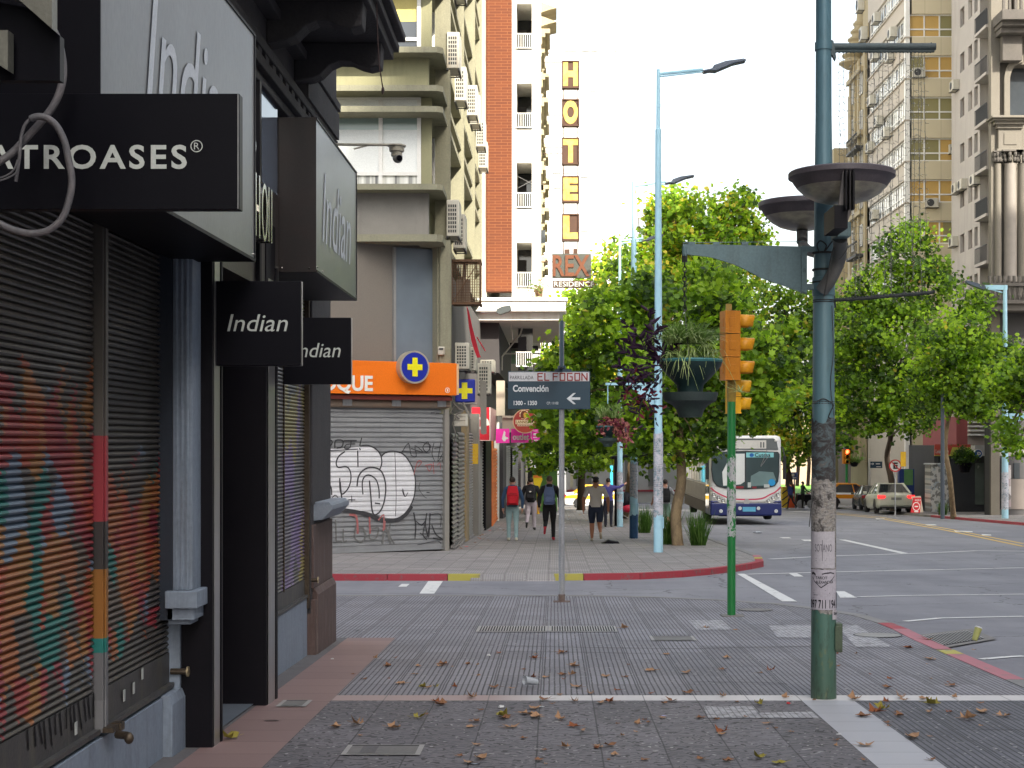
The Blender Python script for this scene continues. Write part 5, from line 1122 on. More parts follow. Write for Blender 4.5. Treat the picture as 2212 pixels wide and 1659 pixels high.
cx, cz_ = UX(2113, d), VZ(980, d); r = 9.5 * d / F; mb = MB(); mb.prism(ff(d),[(cx + r * math.cos(2*math.pi*k/24), cz_ + r * math.sin(2*math.pi*k/24)) for k in range(24)],-.1,0,0); mb.build('rim', WHITEF, t)
mb = MB(); disc(mb, ff(d), cx, cz_, r * .88, r * .88,.005); mb.build('face', pm('blue_green_face',(.03,.08,.33),(.02,.30,.20),1.2,.5), t)
textf('lettering', 'p', ff(d), cx - .05, cx + .14, cz_ - .15, cz_ + .10,.008,.004, WHITEF, t, bold=.03)
mb = MB(); mb.box(UX(2106,83.8), UX(2114,83.8),83.7,83.8, VZ(1035,84), VZ(992,84)); t['label'] = 'round blue and green sign with a white letter p over the grey doorway'
textf('door_lettering', 'P', ff(83.9), UX(2110,84), UX(2113,84), VZ(1012,84), VZ(1006,84),.1,.01, PALE, t)
# background: buildings closing the street, plaza lawn
bk = thing('street_building', 'dark brown corner building far behind the red traffic light', 'building',(UX(1950,118),118, gz(118)))
mb = MB(); mb.box(UX(1885,116), UX(2030,116),116,130, gz(116) - .5, VZ(930,116),0)
for u0, u1 in ((1890,1900),(1905,1912),(1924,1936),(1950,1962)): mb.box(UX(u0,116), UX(u1,116),115.9,116, gz(116), VZ(985,116),1)
for u in (1902,1914,1920,1940,1946): mb.box(UX(u,116), UX(u + 3,116),115.7,116, gz(116), VZ(975,116),2)
mb.build('wall',[pm('brown_wall',(.13,.085,.075),(.09,.06,.055),.7,.8), BLK, pm('pale_pier',(.42,.42,.42), None,1,.8)], bk)
fb = thing('street_building', 'pale low building with shutters and a red base line seen between the poles', 'building',(4,135, gz(135)))
mb = MB(); mb.box(UX(1225,132), UX(1560,132),132,142, gz(132) - .5, VZ(940,132),0)
mb.box(UX(1225,132), UX(1560,132),131.8,132, VZ(1062,132), VZ(1058,132),1)
for u0, u1 in ((1244,1252),(1262,1278),(1318,1326),(1350,1362),(1400,1416)): mb.box(UX(u0,132), UX(u1,132),131.8,132, VZ(1050,132), VZ(975,132),2)
for u0 in (1232,1256,1284,1330): mb.box(UX(u0,132), UX(u0 + 6,132),131.7,132, VZ(1052,132), VZ(970,132),3)
mb.build('wall',[pm('pale_grey_wall',(.55,.55,.56),(.42,.42,.43),.5,.8), RED, pm('dim_shutter',(.2,.2,.2), None,1,.7), pm('cream_pier',(.6,.56,.42), None,1,.8)], fb)
fb2 = thing('street_building', 'distant buff and brown housing block glimpsed above the plaza lawn', 'building',(20,175, gz(175)))
mb = MB(); mb.box(UX(1560,170), UX(1900,170),170,190, gz(170) - 1, VZ(900,170),0)
for k in range(14): mb.box(UX(1570 + k * 22,170), UX(1580 + k * 22,170),169.8,170, VZ(975,170), VZ(955,170),1)
mb.build('wall',[pm('buff_wall',(.34,.27,.18),(.24,.19,.13),.4,.85), DGLASS], fb2)
mb = MB(); mb.poly([(UX(1685,125),120, gz(120) + .25),(UX(1830,125),120, gz(120) + .25),(UX(1860,160),160, gz(150) + 1.2),(UX(1650,160),160, gz(150) + 1.2)]); mb.box(UX(1680,119), UX(1830,119),118.8,119.2, gz(119) - .1, gz(119) + .5)
GRS = pm('lawn_green',(.12,.26,.03),(.08,.19,.025),.4,.9, fine=6)
o = mb.build('lawn', GRS); o['kind'] = 'structure'
# unseen blocks added right of the avenue to throw the street into shade
shade_block = thing('apartment_block', 'unseen plain tall block added across the avenue to shade the street', 'building',(30,-40, gz(0)))
mb = MB(); mb.box(25,42,-95,-8,-1,47); mb.box(25,42,-8,46,-2,37)
for z in range(3,45,3):
    mb.box(24.6,25,-95,-8, z, z + .3)
mb.build('wall', GST, shade_block)
# ------------------------------------------------------------------ trees
def leafmat(name, c, tr=.45):
    m = bpy.data.materials.new(name); m.use_nodes = True; t = m.node_tree; n = t.nodes; n.clear()
    o = n.new('ShaderNodeOutputMaterial'); d = n.new('ShaderNodeBsdfPrincipled'); x = n.new('ShaderNodeBsdfTranslucent'); mx = n.new('ShaderNodeMixShader')
    g = n.new('ShaderNodeNewGeometry'); ns = n.new('ShaderNodeTexNoise'); ns.inputs['Scale'].default_value = .9; t.links.new(g.outputs['Position'], ns.inputs['Vector'])
    r = n.new('ShaderNodeValToRGB'); r.color_ramp.elements[0].position = .35; r.color_ramp.elements[1].position = .65
    r.color_ramp.elements[0].color = tuple(q * .75 for q in c) + (1,); r.color_ramp.elements[1].color = tuple(min(1, q * 1.25) for q in c) + (1,)
    t.links.new(ns.outputs['Fac'], r.inputs[0]); t.links.new(r.outputs[0], d.inputs['Base Color'])
    hs_ = n.new('ShaderNodeHueSaturation'); hs_.inputs['Value'].default_value = 1.7; t.links.new(r.outputs[0], hs_.inputs['Color']); t.links.new(hs_.outputs[0], x.inputs['Color'])
    d.inputs['Roughness'].default_value = .5; d.inputs['Specular IOR Level'].default_value = .35; mx.inputs[0].default_value = tr
    t.links.new(d.outputs[0], mx.inputs[1]); t.links.new(x.outputs[0], mx.inputs[2]); t.links.new(mx.outputs[0], o.inputs[0]); return m
L_BR = leafmat('leaf_bright_green',(.26,.40,.02)); L_MD = leafmat('leaf_mid_green',(.12,.22,.015)); L_DK = leafmat('leaf_deep_green',(.035,.075,.01)); L_YE = leafmat('leaf_yellowing',(.42,.36,.03)); L_OC = leafmat('leaf_ochre',(.22,.15,.02))  # deep and bright greens spread apart to paint crown shade and highlights
BARK = pm('plane_bark',(.26,.19,.105),(.10,.065,.045),7,.85, bump=.5, fine=30, stretch=(1,1,.5), lo=.42, hi=.56)
BARKD = pm('dark_bark',(.085,.06,.045),(.05,.035,.028),6,.9, bump=.5, fine=30)
STAR = np.array([(0,-.5),(.22,-.28),(.5,-.22),(.34,.02),(.42,.34),(.14,.26),(0,.52),(-.14,.26),(-.42,.34),(-.34,.02),(-.5,-.22),(-.22,-.28)])
DIAM = np.array([(0,-.5),(.42,-.1),(.28,.32),(0,.5),(-.28,.32),(-.42,-.1)])
def leafcloud(name, blobs, n, size, mats, wts, parent, seed, tmpl=DIAM, clump=.30, per=38, flat=.55, hole=0):
    g = np.random.default_rng(seed); vol = np.array([b[2] * b[3] * b[4] ** .5 for b in blobs], float); vol /= vol.sum()
    cs = []; nc = n // per
    bi = g.choice(len(blobs), nc, p=vol)
    for i in bi:
        u, v, ru, rv, d, rd = blobs[i]; c = np.array(P(u, v, d)); k = d / F
        r = g.normal(size=3); r /= np.linalg.norm(r); r *= g.uniform(.25,1) ** .45
        cs.append(c + r * np.array([ru * k, rd, rv * k]))
    cs = np.array(cs); tone = g.uniform(size=nc)
    idx = np.repeat(np.arange(nc), per); N = len(idx)
    sz = clump * g.uniform(.55,1.35, size=(nc,1))[idx]
    ctr = cs[idx] + g.normal(size=(N,3)) * sz * np.array([1,1,.62])
    nr = g.normal(size=(N,3)) * .75 + np.array([0,-.45,.75]); nr /= np.linalg.norm(nr, axis=1, keepdims=True)
    t1 = np.cross(nr, g.normal(size=(N,3))); t1 /= np.linalg.norm(t1, axis=1, keepdims=True); t2 = np.cross(nr, t1)
    s = size * g.uniform(.65,1.25, size=(N,1)); K = len(tmpl)
    V = ctr[:, None, :] + (tmpl[None, :,0:1] * t1[:, None, :] + tmpl[None, :,1:2] * t2[:, None, :]) * s[:, None, :]
    V = V + nr[:, None, :] * (np.abs(tmpl[None, :,0:1]) ** 1.0) * s[:, None, :] * g.uniform(-.5,.3, size=(N,1,1))
    r = parent
    while r.parent: r = r.parent
    V = V.reshape(-1,3) - np.array(r.location)
    me = bpy.data.meshes.new(name); me.vertices.add(N * K); me.vertices.foreach_set('co', V.ravel().astype(np.float32))
    me.loops.add(N * K); me.loops.foreach_set('vertex_index', np.arange(N * K, dtype=np.int32))
    me.polygons.add(N); me.polygons.foreach_set('loop_start',(np.arange(N) * K).astype(np.int32))
    try: me.polygons.foreach_set('loop_total', np.full(N, K, np.int32))
    except Exception: pass
    for m in mats: me.materials.append(m)
    cw = np.cumsum(wts) / np.sum(wts); tt = np.clip(tone[idx] * .7 + g.uniform(size=N) * .3,0,.999)
    me.polygons.foreach_set('material_index', np.searchsorted(cw, tt).astype(np.int32)); me.update(calc_edges=True); me.validate()
    o = bpy.data.objects.new(name, me); COL.objects.link(o); o.parent = parent; return o, cs
def tree(label, base, trunk, r0, blobs, n, size, wts, seed, tmpl=DIAM, clump=.3, per=38, bark=BARK, limbs=10, cat='tree', mats=None, group='street trees along the avenue'):
    t = thing('plane_tree', label, cat, tuple(base), group)
    mb = MB(); pts = [Vector(base) - Vector((0,0,.1))] + [Vector(p) for p in trunk]; pts = spl(pts,4)
    mb.tube(pts,[r0 * (1.18 if k == 0 else 1 - .45 * k / len(pts)) for k in range(len(pts))],12)
    tr = mb.build('trunk', bark, t, smooth=True)
    cr, cs = leafcloud('crown', blobs, n, size, mats or [L_DK, L_MD, L_BR, L_YE], wts, t, seed, tmpl, clump, per)
    g = random.Random(seed); mb = MB(); top = pts[-1]
    sel = [cs[g.randrange(len(cs))] for _ in range(limbs)]
    for c in sel:
        c = Vector(c); s = pts[g.randrange(max(1, len(pts) * 2 // 3), len(pts))]; m_ = s.lerp(c,.5) + Vector((g.uniform(-.3,.3), g.uniform(-.3,.3), g.uniform(0,.4)))
        mb.tube(spl([s, m_, c],4),[r0 * .42 * (1 - .085 * k) for k in range(9)],6)
        for _ in range(2):
            e = c + Vector((g.uniform(-.8,.8), g.uniform(-.8,.8), g.uniform(-.2,.7))); mb.tube([m_, m_.lerp(e,.5) + Vector((0,0,.1)), e],[r0 * .16, r0 * .1, r0 * .03],5)
    mb.build('branches', bark, t, smooth=True)
    return t
b = G(1465,1178)
tree('plane tree with a mottled tan trunk in front of the bus', b,[P(1460,1110,38.2), P(1472,1040,38.2), P(1468,960,38.3), P(1462,860,38.4), P(1450,760,38.6)],.15,
     [(1230,830,75,110,40,1.3),(1190,930,45,55,41,.8),(1280,920,70,60,39,1),(1330,700,110,90,39.5,1.6),(1400,820,110,120,38.5,1.6),(1470,660,120,100,39,1.6),(1560,760,110,120,39,1.6),(1640,830,95,95,39,1.4),(1600,880,85,38,38,1),(1500,940,95,55,38,1),(1700,760,60,80,40,1),(1400,930,60,60,38,.8),(1545,600,60,40,40,1)],
     21000,.17,[.27,.31,.34,.08],3, STAR,.20,30, limbs=16)
tree('tall yellowing plane tree rising above the others left of the bracket', G(1352,1105),[P(1362,1040,70), P(1368,960,70), P(1400,700,70), P(1450,560,70)],.22,
     [(1480,500,55,95,70,2),(1420,560,60,70,70,2),(1560,520,45,90,71,2),(1598,455,28,50,71,1),(1630,520,28,45,71,1),(1500,600,120,60,70,2),(1370,600,60,60,68,2),(1440,460,45,45,71,1.5),(1620,580,40,45,71,1)],
     15000,.24,[.14,.36,.26,.24],11, DIAM,.36,34, limbs=22)
tree('yellow green tree half hiding the REX sign', G(1255,1102),[P(1256,1040,88), P(1262,940,88), P(1270,760,88)],.25,
     [(1300,610,55,55,88,2.5),(1260,660,60,50,86,2.5),(1330,560,30,50,88,1.5),(1200,740,55,80,84,2),(1180,850,45,80,82,2),(1290,760,80,90,86,2.5),(1160,930,25,60,80,1.5),(1400,640,70,60,88,2),(1220,920,60,60,80,2),(1310,900,80,70,84,2)],
     13500,.25,[.18,.34,.2,.28],17, DIAM,.42,34, limbs=18, bark=BARKD)
tree('shaded tree behind the bus and the traffic light', G(1712,1092),[P(1705,1040,95), P(1690,960,95), P(1680,860,95)],.25,
     [(1700,680,70,70,92,2.5),(1640,660,60,60,92,2.5),(1720,800,80,90,93,2.5),(1740,910,80,60,92,2.5),(1620,900,70,70,94,2.5),(1780,700,40,90,92,2),(1560,700,60,60,94,2),(1700,980,60,25,92,1.5),(1530,950,80,40,96,2)],
     13000,.27,[.30,.36,.14,.20],23, DIAM,.45,34, limbs=14, bark=BARKD)
tree('broad bright green tree with a forked trunk beside the no parking sign', G(1930,1104),[P(1926,1040,86), P(1916,988,86), P(1925,940,84), P(1935,850,80)],.20,
     [(1960,560,60,80,76,2),(2000,620,70,70,75,2),(1900,640,75,70,76,2),(1850,720,70,80,76,2),(1940,730,90,80,74,2),(1880,850,85,80,75,2),(1975,845,85,62,74,2),(1860,915,60,35,75,1.5),(1950,915,70,32,74,1.5),(1830,800,45,80,76,1.5),(1960,510,40,35,76,1.2)],
     17000,.22,[.36,.32,.28,.04],29, DIAM,.34,34, limbs=18, bark=BARKD)
tree('bright green tree with a slanting slim trunk on the right pavement', G(2060,1117),[P(2052,1033,69), P(2042,965,69), P(2050,900,69), P(2070,820,69)],.13,
     [(2060,720,70,60,68,1.6),(2030,800,75,80,68,1.8),(2110,780,70,70,68,1.6),(2080,858,72,42,68,1.6),(2160,775,45,45,69,1.4),(2030,858,48,34,68,1.4),(2185,830,35,60,69,1.4),(2100,660,35,30,69,1),(2140,875,40,35,69,1.2)],
     12500,.20,[.30,.34,.32,.04],31, DIAM,.32,34, limbs=16)
tree('green tree with its trunk just beyond the right edge', G(2262,1150),[P(2250,1040,60), P(2230,900,60), P(2210,800,60)],.14,
     [(2200,830,50,60,60,1.2),(2235,790,45,50,60,1.2),(2170,935,20,22,60,.8),(2200,965,25,25,60,.8)],
     4500,.19,[.3,.36,.3,.04],37, DIAM,.28,34, limbs=8, bark=BARKD)
tree('small tree with a pale leaning trunk by the bus shelter', G(1348,1118),[P(1362,1060,62), P(1370,1000,62), P(1380,940,62)],.17,
     [(1350,960,80,40,60,1.5),(1430,970,60,40,60,1.5),(1260,980,60,40,64,1.5),(1180,985,40,30,66,1)],4200,.20,[.25,.38,.34,.03],41, DIAM,.34,34, limbs=8)
t = thing('plane_tree', 'dark far row of trees closing the street above the plaza lawn', 'tree', tuple(G(1760,1075)), 'street trees along the avenue'); t['kind'] = 'stuff'
leafcloud('crown',[(1600,900,90,80,125,4),(1750,880,90,90,125,4),(1850,930,60,50,125,4),(1480,860,90,110,122,4),(1340,840,90,110,122,4),(1700,760,90,60,125,4),(1560,780,80,80,125,4),(1780,960,50,25,118,2)],15000,.36,[L_DK, L_MD, L_YE],[.45,.4,.15], t,43, DIAM,.7,34)
mb = MB()
for u in (1700,1722,1745,1775): mb.tube([P(u,1050,118), P(u + 3,1000,118), P(u - 2,950,118)],.14,6)
mb.build('trunk', BARKD, t)

# blade plants
def blades(mb, base, n, L, w, spread, droop, m=0, up=1.0, g=rnd, rx=0, ry=0, bias=(0,0)):
    for _ in range(n):
        a = g.uniform(0,2 * math.pi); p = Vector(base) + Vector((g.uniform(-rx, rx), g.uniform(-ry, ry),0)); el = g.uniform(.15,1) ; l = L * g.uniform(.5,1.1)
        v = Vector((math.cos(a) * spread * el + bias[0], math.sin(a) * spread * el + bias[1], up * g.uniform(.6,1.1))).normalized() * l / 6
        side = Vector((-math.sin(a), math.cos(a), g.uniform(-.4,.4))).normalized(); prev = None
        for k in range(7):
            ww = w * (1 - (k / 6.3) ** 2) * .5 + .0006; q = (p - side * ww, p + side * ww)
            if prev: mb.poly([prev[0], prev[1], q[1], q[0]], m)
            prev = q; p = p + v; v = v + Vector((0,0,-droop * l / 180))
GR1 = leafmat('blade_green',(.13,.22,.045),.3); GR2 = leafmat('blade_pale',(.34,.42,.17),.3); GR3 = leafmat('tuft_green',(.05,.12,.015),.25); PUR = leafmat('purple_leaf',(.028,.010,.030),.15); PUR2 = leafmat('wine_leaf',(.16,.02,.035),.2)
for (u, v, h), l in zip(((1392,1151,.95),(1443,1176,1.1),(1508,1178,1.05),(2036,1112,.75),(2190,1102,.8)),('grass clump between the dark blue pole and the posters pole', 'grass clump just left of the tan tree trunk', 'grass clump just right of the tan tree trunk', 'dark grass clump beside the slanting slim trunk', 'grass clump on the pavement near the right edge')):
    mb = MB(); blades(mb, G(u, v),170, h,.022,.42,1.2,0,1.0, rx=.18, ry=.15); blades(mb, G(u, v),50, h * .9,.02,.6,1.6,1, rx=.15, ry=.15)
    tag(mb.build('grass_clump',[GR3, GR1]), l, 'plant', 'grass clumps at the tree pits')

# ------------------------------------------------------------------ near lamp pole
PX, PD = UX(1779,11),11.0
t = NT('blue_green_pole'); p = t.pos(); z = t.sep(p)[2]
c = t.ramp(t.math('DIVIDE', t.math('ADD', z,.35),5.6),[(0,(.06,.11,.075)),(.10,(.075,.16,.125)),(.19,(.08,.165,.14)),(.21,(.10,.20,.23)),(.55,(.12,.215,.25)),(1,(.085,.185,.235))])
n = t.noise(t.mapv(p,(1,1,.25)),14,6,.75); lowm = t.ramp(z,[(.0,(.75,.75,.75)),(.9,(.18,.18,.18))])
c = t.mix(t.math('MULTIPLY', t.ramp(n,[(.5,(0,0,0)),(.66,(1,1,1))]), lowm), c,(.035,.035,.025))
c = t.mix(t.math('MULTIPLY', t.ramp(t.noise(t.mapv(p,(1,1,.4)),30,4),[(.6,(0,0,0)),(.7,(1,1,1))]), t.math('MULTIPLY', lowm,.6)), c,(.16,.18,.08))
t.base(c); t.set(.45,.1,.5); t.bump(n,.25,.006); POLEM = t.m
BLG = pm('grey_blue_paint',(.125,.20,.215),(.09,.15,.165),2.5,.5, bump=.1, dirt=((.05,.06,.06),10))
lp = thing('lamp_post', 'thick blue green lamp pole in the right foreground with two dish lamps', 'street lamp',(PX, PD, gz(PD)))
R_ = lambda v, px: (px * PD / F, VZ(v, PD))
mb = MB(); mb.lathe([R_(1509,27.5), R_(1100,25.5), R_(850,23.5), R_(640,22.5), R_(638,24.5), R_(600,24.5), R_(598,21.5), R_(395,19.5), R_(250,17.5), R_(109,17), R_(109,19), R_(92,19), R_(92,16.8), R_(-60,16.5), R_(-300,15)],(PX, PD,0),28); mb.build('pole', POLEM, lp, smooth=True)
mb = MB(); mb.box(UX(1803, PD), UX(1817, PD), PD - .06, PD + .06, VZ(1407, PD), VZ(1345, PD)); mb.box(UX(1800, PD), UX(1815, PD), PD - .07, PD - .06, VZ(1403, PD), VZ(1350, PD)); mb.build('junction_box', pm('old_green_box',(.08,.11,.07),(.05,.05,.03),12,.6, bump=.2), lp, bevel=.006)
arm = [(1475,527),(1742.5,533),(1742.5,636),(1700,620),(1645,601),(1605,580),(1582,570),(1535,556),(1496,551),(1475,548)]
mb = MB(); mb.prism(ff(PD),[(UX(u, PD), VZ(v, PD)) for u, v in arm],-.012,.012); mb.box(UX(1730, PD), UX(1742, PD), PD - .03, PD + .03, VZ(633, PD), VZ(532, PD)); mb.box(UX(1742, PD), UX(1765, PD), PD - .03, PD + .03, VZ(545, PD), VZ(533, PD)); mb.box(UX(1742, PD), UX(1765, PD), PD - .03, PD + .03, VZ(626, PD), VZ(614, PD))
mb.tube([P(1479,553, PD), P(1479,533, PD)],.02,10)
for u in (1487,1540,1602): mb.box(UX(u, PD), UX(u + 14, PD), PD - .015, PD + .015, VZ(529, PD), VZ(523, PD))
mb.tube([P(1475,524, PD), P(1740,522, PD)],.003,4)
for v in (538,582,629): mb.tube([P(1738, v, PD - .03), P(1738, v, PD - .05)],.012,6)
mb.build('bracket', BLG, lp)
mb = MB()
for v in (549,585,612): mb.lathe([R_(v,24.8), R_(v - 4,24.8)],(PX, PD,0),24)
for v in (649,653,868,872): mb.lathe([(23.6 * PD / F, VZ(v + 1, PD)),(23.9 * PD / F, VZ(v, PD)),(23.6 * PD / F, VZ(v - 1, PD))],(PX, PD,0),24)
mb.tube(spl([tuple(P(u, v, PD - .09)) for u, v in ((1757,872),(1770,864),(1782,862),(1800,874),(1796,885),(1790,900),(1795,905))],4),.004,5)
mb.tube(spl([tuple(P(u, v, PD - .085)) for u, v in ((1797,660),(1800,760),(1794,830),(1802,900))],4),.003,5)
mb.tube(spl([tuple(P(u, v,10.8)) for u, v in ((1770,545),(1765,530),(1772,520),(1785,530),(1780,545),(1795,525),(1808,508),(1812,500))],4),.005,5)
mb.tube(spl([tuple(P(u, v,10.7)) for u, v in ((1826,516),(1822,525),(1810,525),(1798,545),(1788,600),(1780,640))],4),.006,5); mb.tube(spl([tuple(P(u, v,10.7)) for u, v in ((1822,515),(1832,530),(1822,550),(1812,560))],4),.003,5)
mb.tube(spl([tuple(P(u, v, PD - .05)) for u, v in ((1748,1138),(1752,1100),(1758,1060))],3),.004,4)
mb.build('straps_and_wires', pm('dark_wire',(.03,.03,.03), None,9,.6), lp)
# upper banner arm, lower light arm
mb = MB(); mb.tube([P(1793,101, PD), P(2021,101, PD)],10.5 * PD / F * .75,14); mb.tube([P(1800,110, PD), P(2018,110, PD)],.012,8)
for k in range(26): u = 1805 + k * 8.2; mb.ell(P(u,111, PD),(.011,.012,.014),6,4)
mb.prism(ff(PD),[(UX(u, PD), VZ(v, PD)) for u, v in ((1793,88),(1799,90),(1803,115),(1805,125),(1803,133),(1797,122),(1793,118))],-.01,.03)
for u in (1868,2012): mb.tube([P(u,92, PD), P(u,113, PD)],.006,6)
mb.build('upper_arm', pm('weathered_arm',(.075,.105,.11),(.05,.045,.04),4,.6, bump=.2), lp, smooth=True)
mb = MB(); mb.tube(spl([tuple(P(u, v, PD)) for u, v in ((1803,648),(1850,646),(1930,639),(2010,632),(2014,628))],5),.012,8)
for k in range(30): u = 1808 + k * 6.8; mb.ell(P(u,648 - (u - 1803) * .077 + rnd.uniform(-1,1), PD),(.014,.014,.016),6,4)
mb.tube([P(1801,640, PD), P(1803,665, PD)],.012,6); mb.build('lower_arm', pm('dark_arm',(.03,.035,.035), None,5,.7, bump=.3), lp)
DSH = pm('dish_shield',(.10,.085,.095),(.07,.06,.07),4,.5, bump=.1); DGL = NT('dish_diffuser'); _z = DGL.sep(DGL.pos())
DGL.base(DGL.ramp(DGL.noise(DGL.mapv(DGL.pos(),(1,1,2)),6,4),[(.35,(.46,.42,.30)),(.6,(.22,.20,.17))])); DGL.set(.28,.0,.6); DGL = DGL.m
for u, v, d, r, k in ((1818,378,10.5,.366,1),(1733,442,11.85,.340,2)):
    c = P(u, v, d); mb = MB()
    mb.lathe([(r * .98,.02),(r,.012),(r,-.02),(r * .93,-.035),(r * .90,-.055),(r * .83,-.09)], c,48,0); mb.lathe([(r * .98,.02),(r * .3,.028),(0.001,.03)], c,48,0)
    ds = mb.build('dish', DSH, lp, smooth=True, label='dark shallow dish lamp, the nearer and higher looking one' if k == 1 else 'dark shallow dish lamp behind the pole')
    mb = MB(); mb.lathe([(r * .83,-.09),(r * .70,-.135),(r * .52,-.172),(r * .3,-.195),(.001,-.20)], c,48,0); mb.build('diffuser', DGL, ds, smooth=True)
d = 10.06; mb = MB(); mb.prism(ff(d),[(UX(u, d), VZ(v, d)) for u, v in ((1825,366),(1846,366),(1843,455),(1833,486),(1806,486),(1815,450))],-.10,-.07)
for (u0, u1) in ((1826,1829),(1834,1836),(1842,1846)): mb.box(UX(u0, d), UX(u1, d), d - .01, d + .06, VZ(452, d), VZ(366, d),1)
mb.box(UX(1806, d), UX(1835, d), d + .06, d + .45, VZ(490, d), VZ(440, d),1); mb.build('fitting',[pm('lamp_fitting',(.17,.15,.14), None,6,.5), BLKM], lp)
mb = MB(); mb.box(UX(1803,10.6), UX(1833,10.6),10.5,10.75, VZ(515,10.6), VZ(483,10.6)); mb.build('connector_box', BLG, lp, bevel=.008)
mb = MB(); mb.tube(spl([tuple(P(u, v, d_)) for u, v, d_ in ((1775,628,10.9),(1795,600,10.85),(1812,560,10.8),(1815,515,10.65))],5),.05,10); mb.tube([P(1733,522,11.75), P(1733,498,11.85)],.045,10); mb.tube(spl([tuple(P(u, v, d_)) for u, v, d_ in ((1733,500,11.8),(1735,530,11.75),(1755,545,11.4),(1775,540,11.1))],4),.04,8); mb.build('lamp_arm', pm('brown_grey_arm',(.12,.115,.11),(.10,.13,.14),3,.5), lp, smooth=True)
# posters: curved paper sheets wrapped on the pole
def wrap(parent, name, cx, cy, r, a0, a1, z0, z1, m, dr=.002, n=10, rag=0, seed=1):
    g = random.Random(seed); mb = MB()
    tops = [z1 + g.uniform(-rag, rag) for _ in range(n + 1)]; bots = [z0 + g.uniform(-rag, rag) for _ in range(n + 1)]
    P_ = lambda i, z: (cx + (r + dr) * math.sin(a0 + (a1 - a0) * i / n), cy - (r + dr) * math.cos(a0 + (a1 - a0) * i / n), z)
    for i in range(n): mb.poly([P_(i, bots[i]), P_(i + 1, bots[i + 1]), P_(i + 1, tops[i + 1]), P_(i, tops[i])])
    return mb.build(name, m, parent)
PAP = pm('white_paper',(.50,.47,.50),(.42,.40,.44),4,.8, bump=.1); PAP2 = pm('lilac_white_paper',(.46,.43,.48),(.40,.37,.42),4,.8, bump=.1); INK = pm('black_ink',(.02,.018,.025), None,9,.7, bump=0); INKG = pm('grey_ink',(.16,.15,.17), None,9,.7, bump=0)
t = NT('torn_paper_layers'); p = t.pos(); n1 = t.noise(t.mapv(p,(1,1,.8)),9,8,.72,.6); n2 = t.noise(t.mapv(p,(1,1,3)),30,4,.7)
c = t.ramp(n1,[(.0,(.03,.028,.024)),(.40,(.05,.045,.04)),(.44,(.16,.14,.13)),(.50,(.36,.34,.32)),(.56,(.30,.26,.22)),(.60,(.42,.40,.38)),(.66,(.10,.13,.12)),(1,(.06,.08,.08))]); c = t.mix(t.ramp(n2,[(.45,(0,0,0)),(.6,(.5,.5,.5))]), c,(.04,.04,.04))
t.base(c); t.set(.85); t.bump(n1,.6,.01); TORN = t.m
t = NT('dark_torn_layers'); p = t.pos(); n1 = t.noise(t.mapv(p,(1,1,1.4)),10,8,.75,.6)
t.base(t.ramp(n1,[(.35,(.02,.018,.018)),(.50,(.055,.05,.05)),(.56,(.09,.13,.14)),(.62,(.10,.09,.085)),(.70,(.2,.19,.18))])); t.set(.85); t.bump(n1,.6,.01); DTORN = t.m
wrap(lp, 'torn_posters', PX, PD,24.7 * PD / F,-3.1,3.1, VZ(1045, PD), VZ(908, PD), DTORN,.003,28,.03,4)
wrap(lp, 'torn_posters', PX, PD,25.8 * PD / F,-3.1,3.1, VZ(1320, PD), VZ(1035, PD), TORN,.003,28,.02,5)
def wraptext(parent, body, r, amid, wang, z0, z1, m, dr, bold=0, name='poster_lettering'):
    o = textf(name, body, FZ,0,1,0,1,0,.001, m, None, bold=bold); me = o.data; o.parent = parent; o.location = (0,0,0)
    lx, ly, lz = parent.location if not parent.parent else parent.parent.location
    co = np.array([v.co[:] for v in me.vertices]); mn, mx = co.min(0), co.max(0)
    for v in me.vertices:
        a = amid - wang / 2 + wang * (v.co.x - mn[0]) / (mx[0] - mn[0]); zz = z0 + (z1 - z0) * (v.co.z - mn[2]) / (mx[2] - mn[2])
        v.co = (PX + (r + dr) * math.sin(a) - lx, PD - (r + dr) * math.cos(a) - ly, zz - lz)
    return o
rp = 26.2 * PD / F
po = wrap(lp, 'poster', PX, PD, rp,-1.35,.85, VZ(1226, PD), VZ(1147, PD), PAP,.006,12,.003,6); po['label'] = 'white poster with spiky lettering'
wraptext(lp, 'SOTANO', rp,-.18,1.35, VZ(1190, PD), VZ(1174, PD), INKG,.008)
mb = MB(); 
for (z0, z1, a0, a1) in ((1210,1165,-.28,-.24),): 
    mb.poly([(PX + (rp + .0085) * math.sin(a), PD - (rp + .0085) * math.cos(a), VZ(v, PD)) for a, v in ((a0, z0),(a1, z0),(a1, z1),(a0, z1))])
mb.build('sword_mark', INKG, lp)
po = wrap(lp, 'poster', PX, PD, rp,-1.45,1.0, VZ(1315, PD), VZ(1228, PD), PAP2,.0065,12,.002,7); po['label'] = 'white poster with a heart outline and a phone number'
wraptext(lp, '097 711 194', rp,-.25,2.2, VZ(1312, PD), VZ(1293, PD), INK,.0085, bold=.02)
wraptext(lp, 'TAROT', rp,-.35,.9, VZ(1249, PD), VZ(1243, PD), INK,.0085, bold=.01); wraptext(lp, 'ALEXANDRA', rp,-.1,1.4, VZ(1258, PD), VZ(1252, PD), INK,.0085, bold=.01)
mb = MB()
def wstroke(mb, pts, wpx, dr=.0085):
    for (a0, v0),(a1, v1) in zip(pts[:-1], pts[1:]):
        h = wpx / 2
        q = lambda a, v: (PX + (rp + dr) * math.sin(a), PD - (rp + dr) * math.cos(a), VZ(v, PD))
        mb.poly([q(a0, v0 - h), q(a0, v0 + h), q(a1, v1 + h), q(a1, v1 - h)])
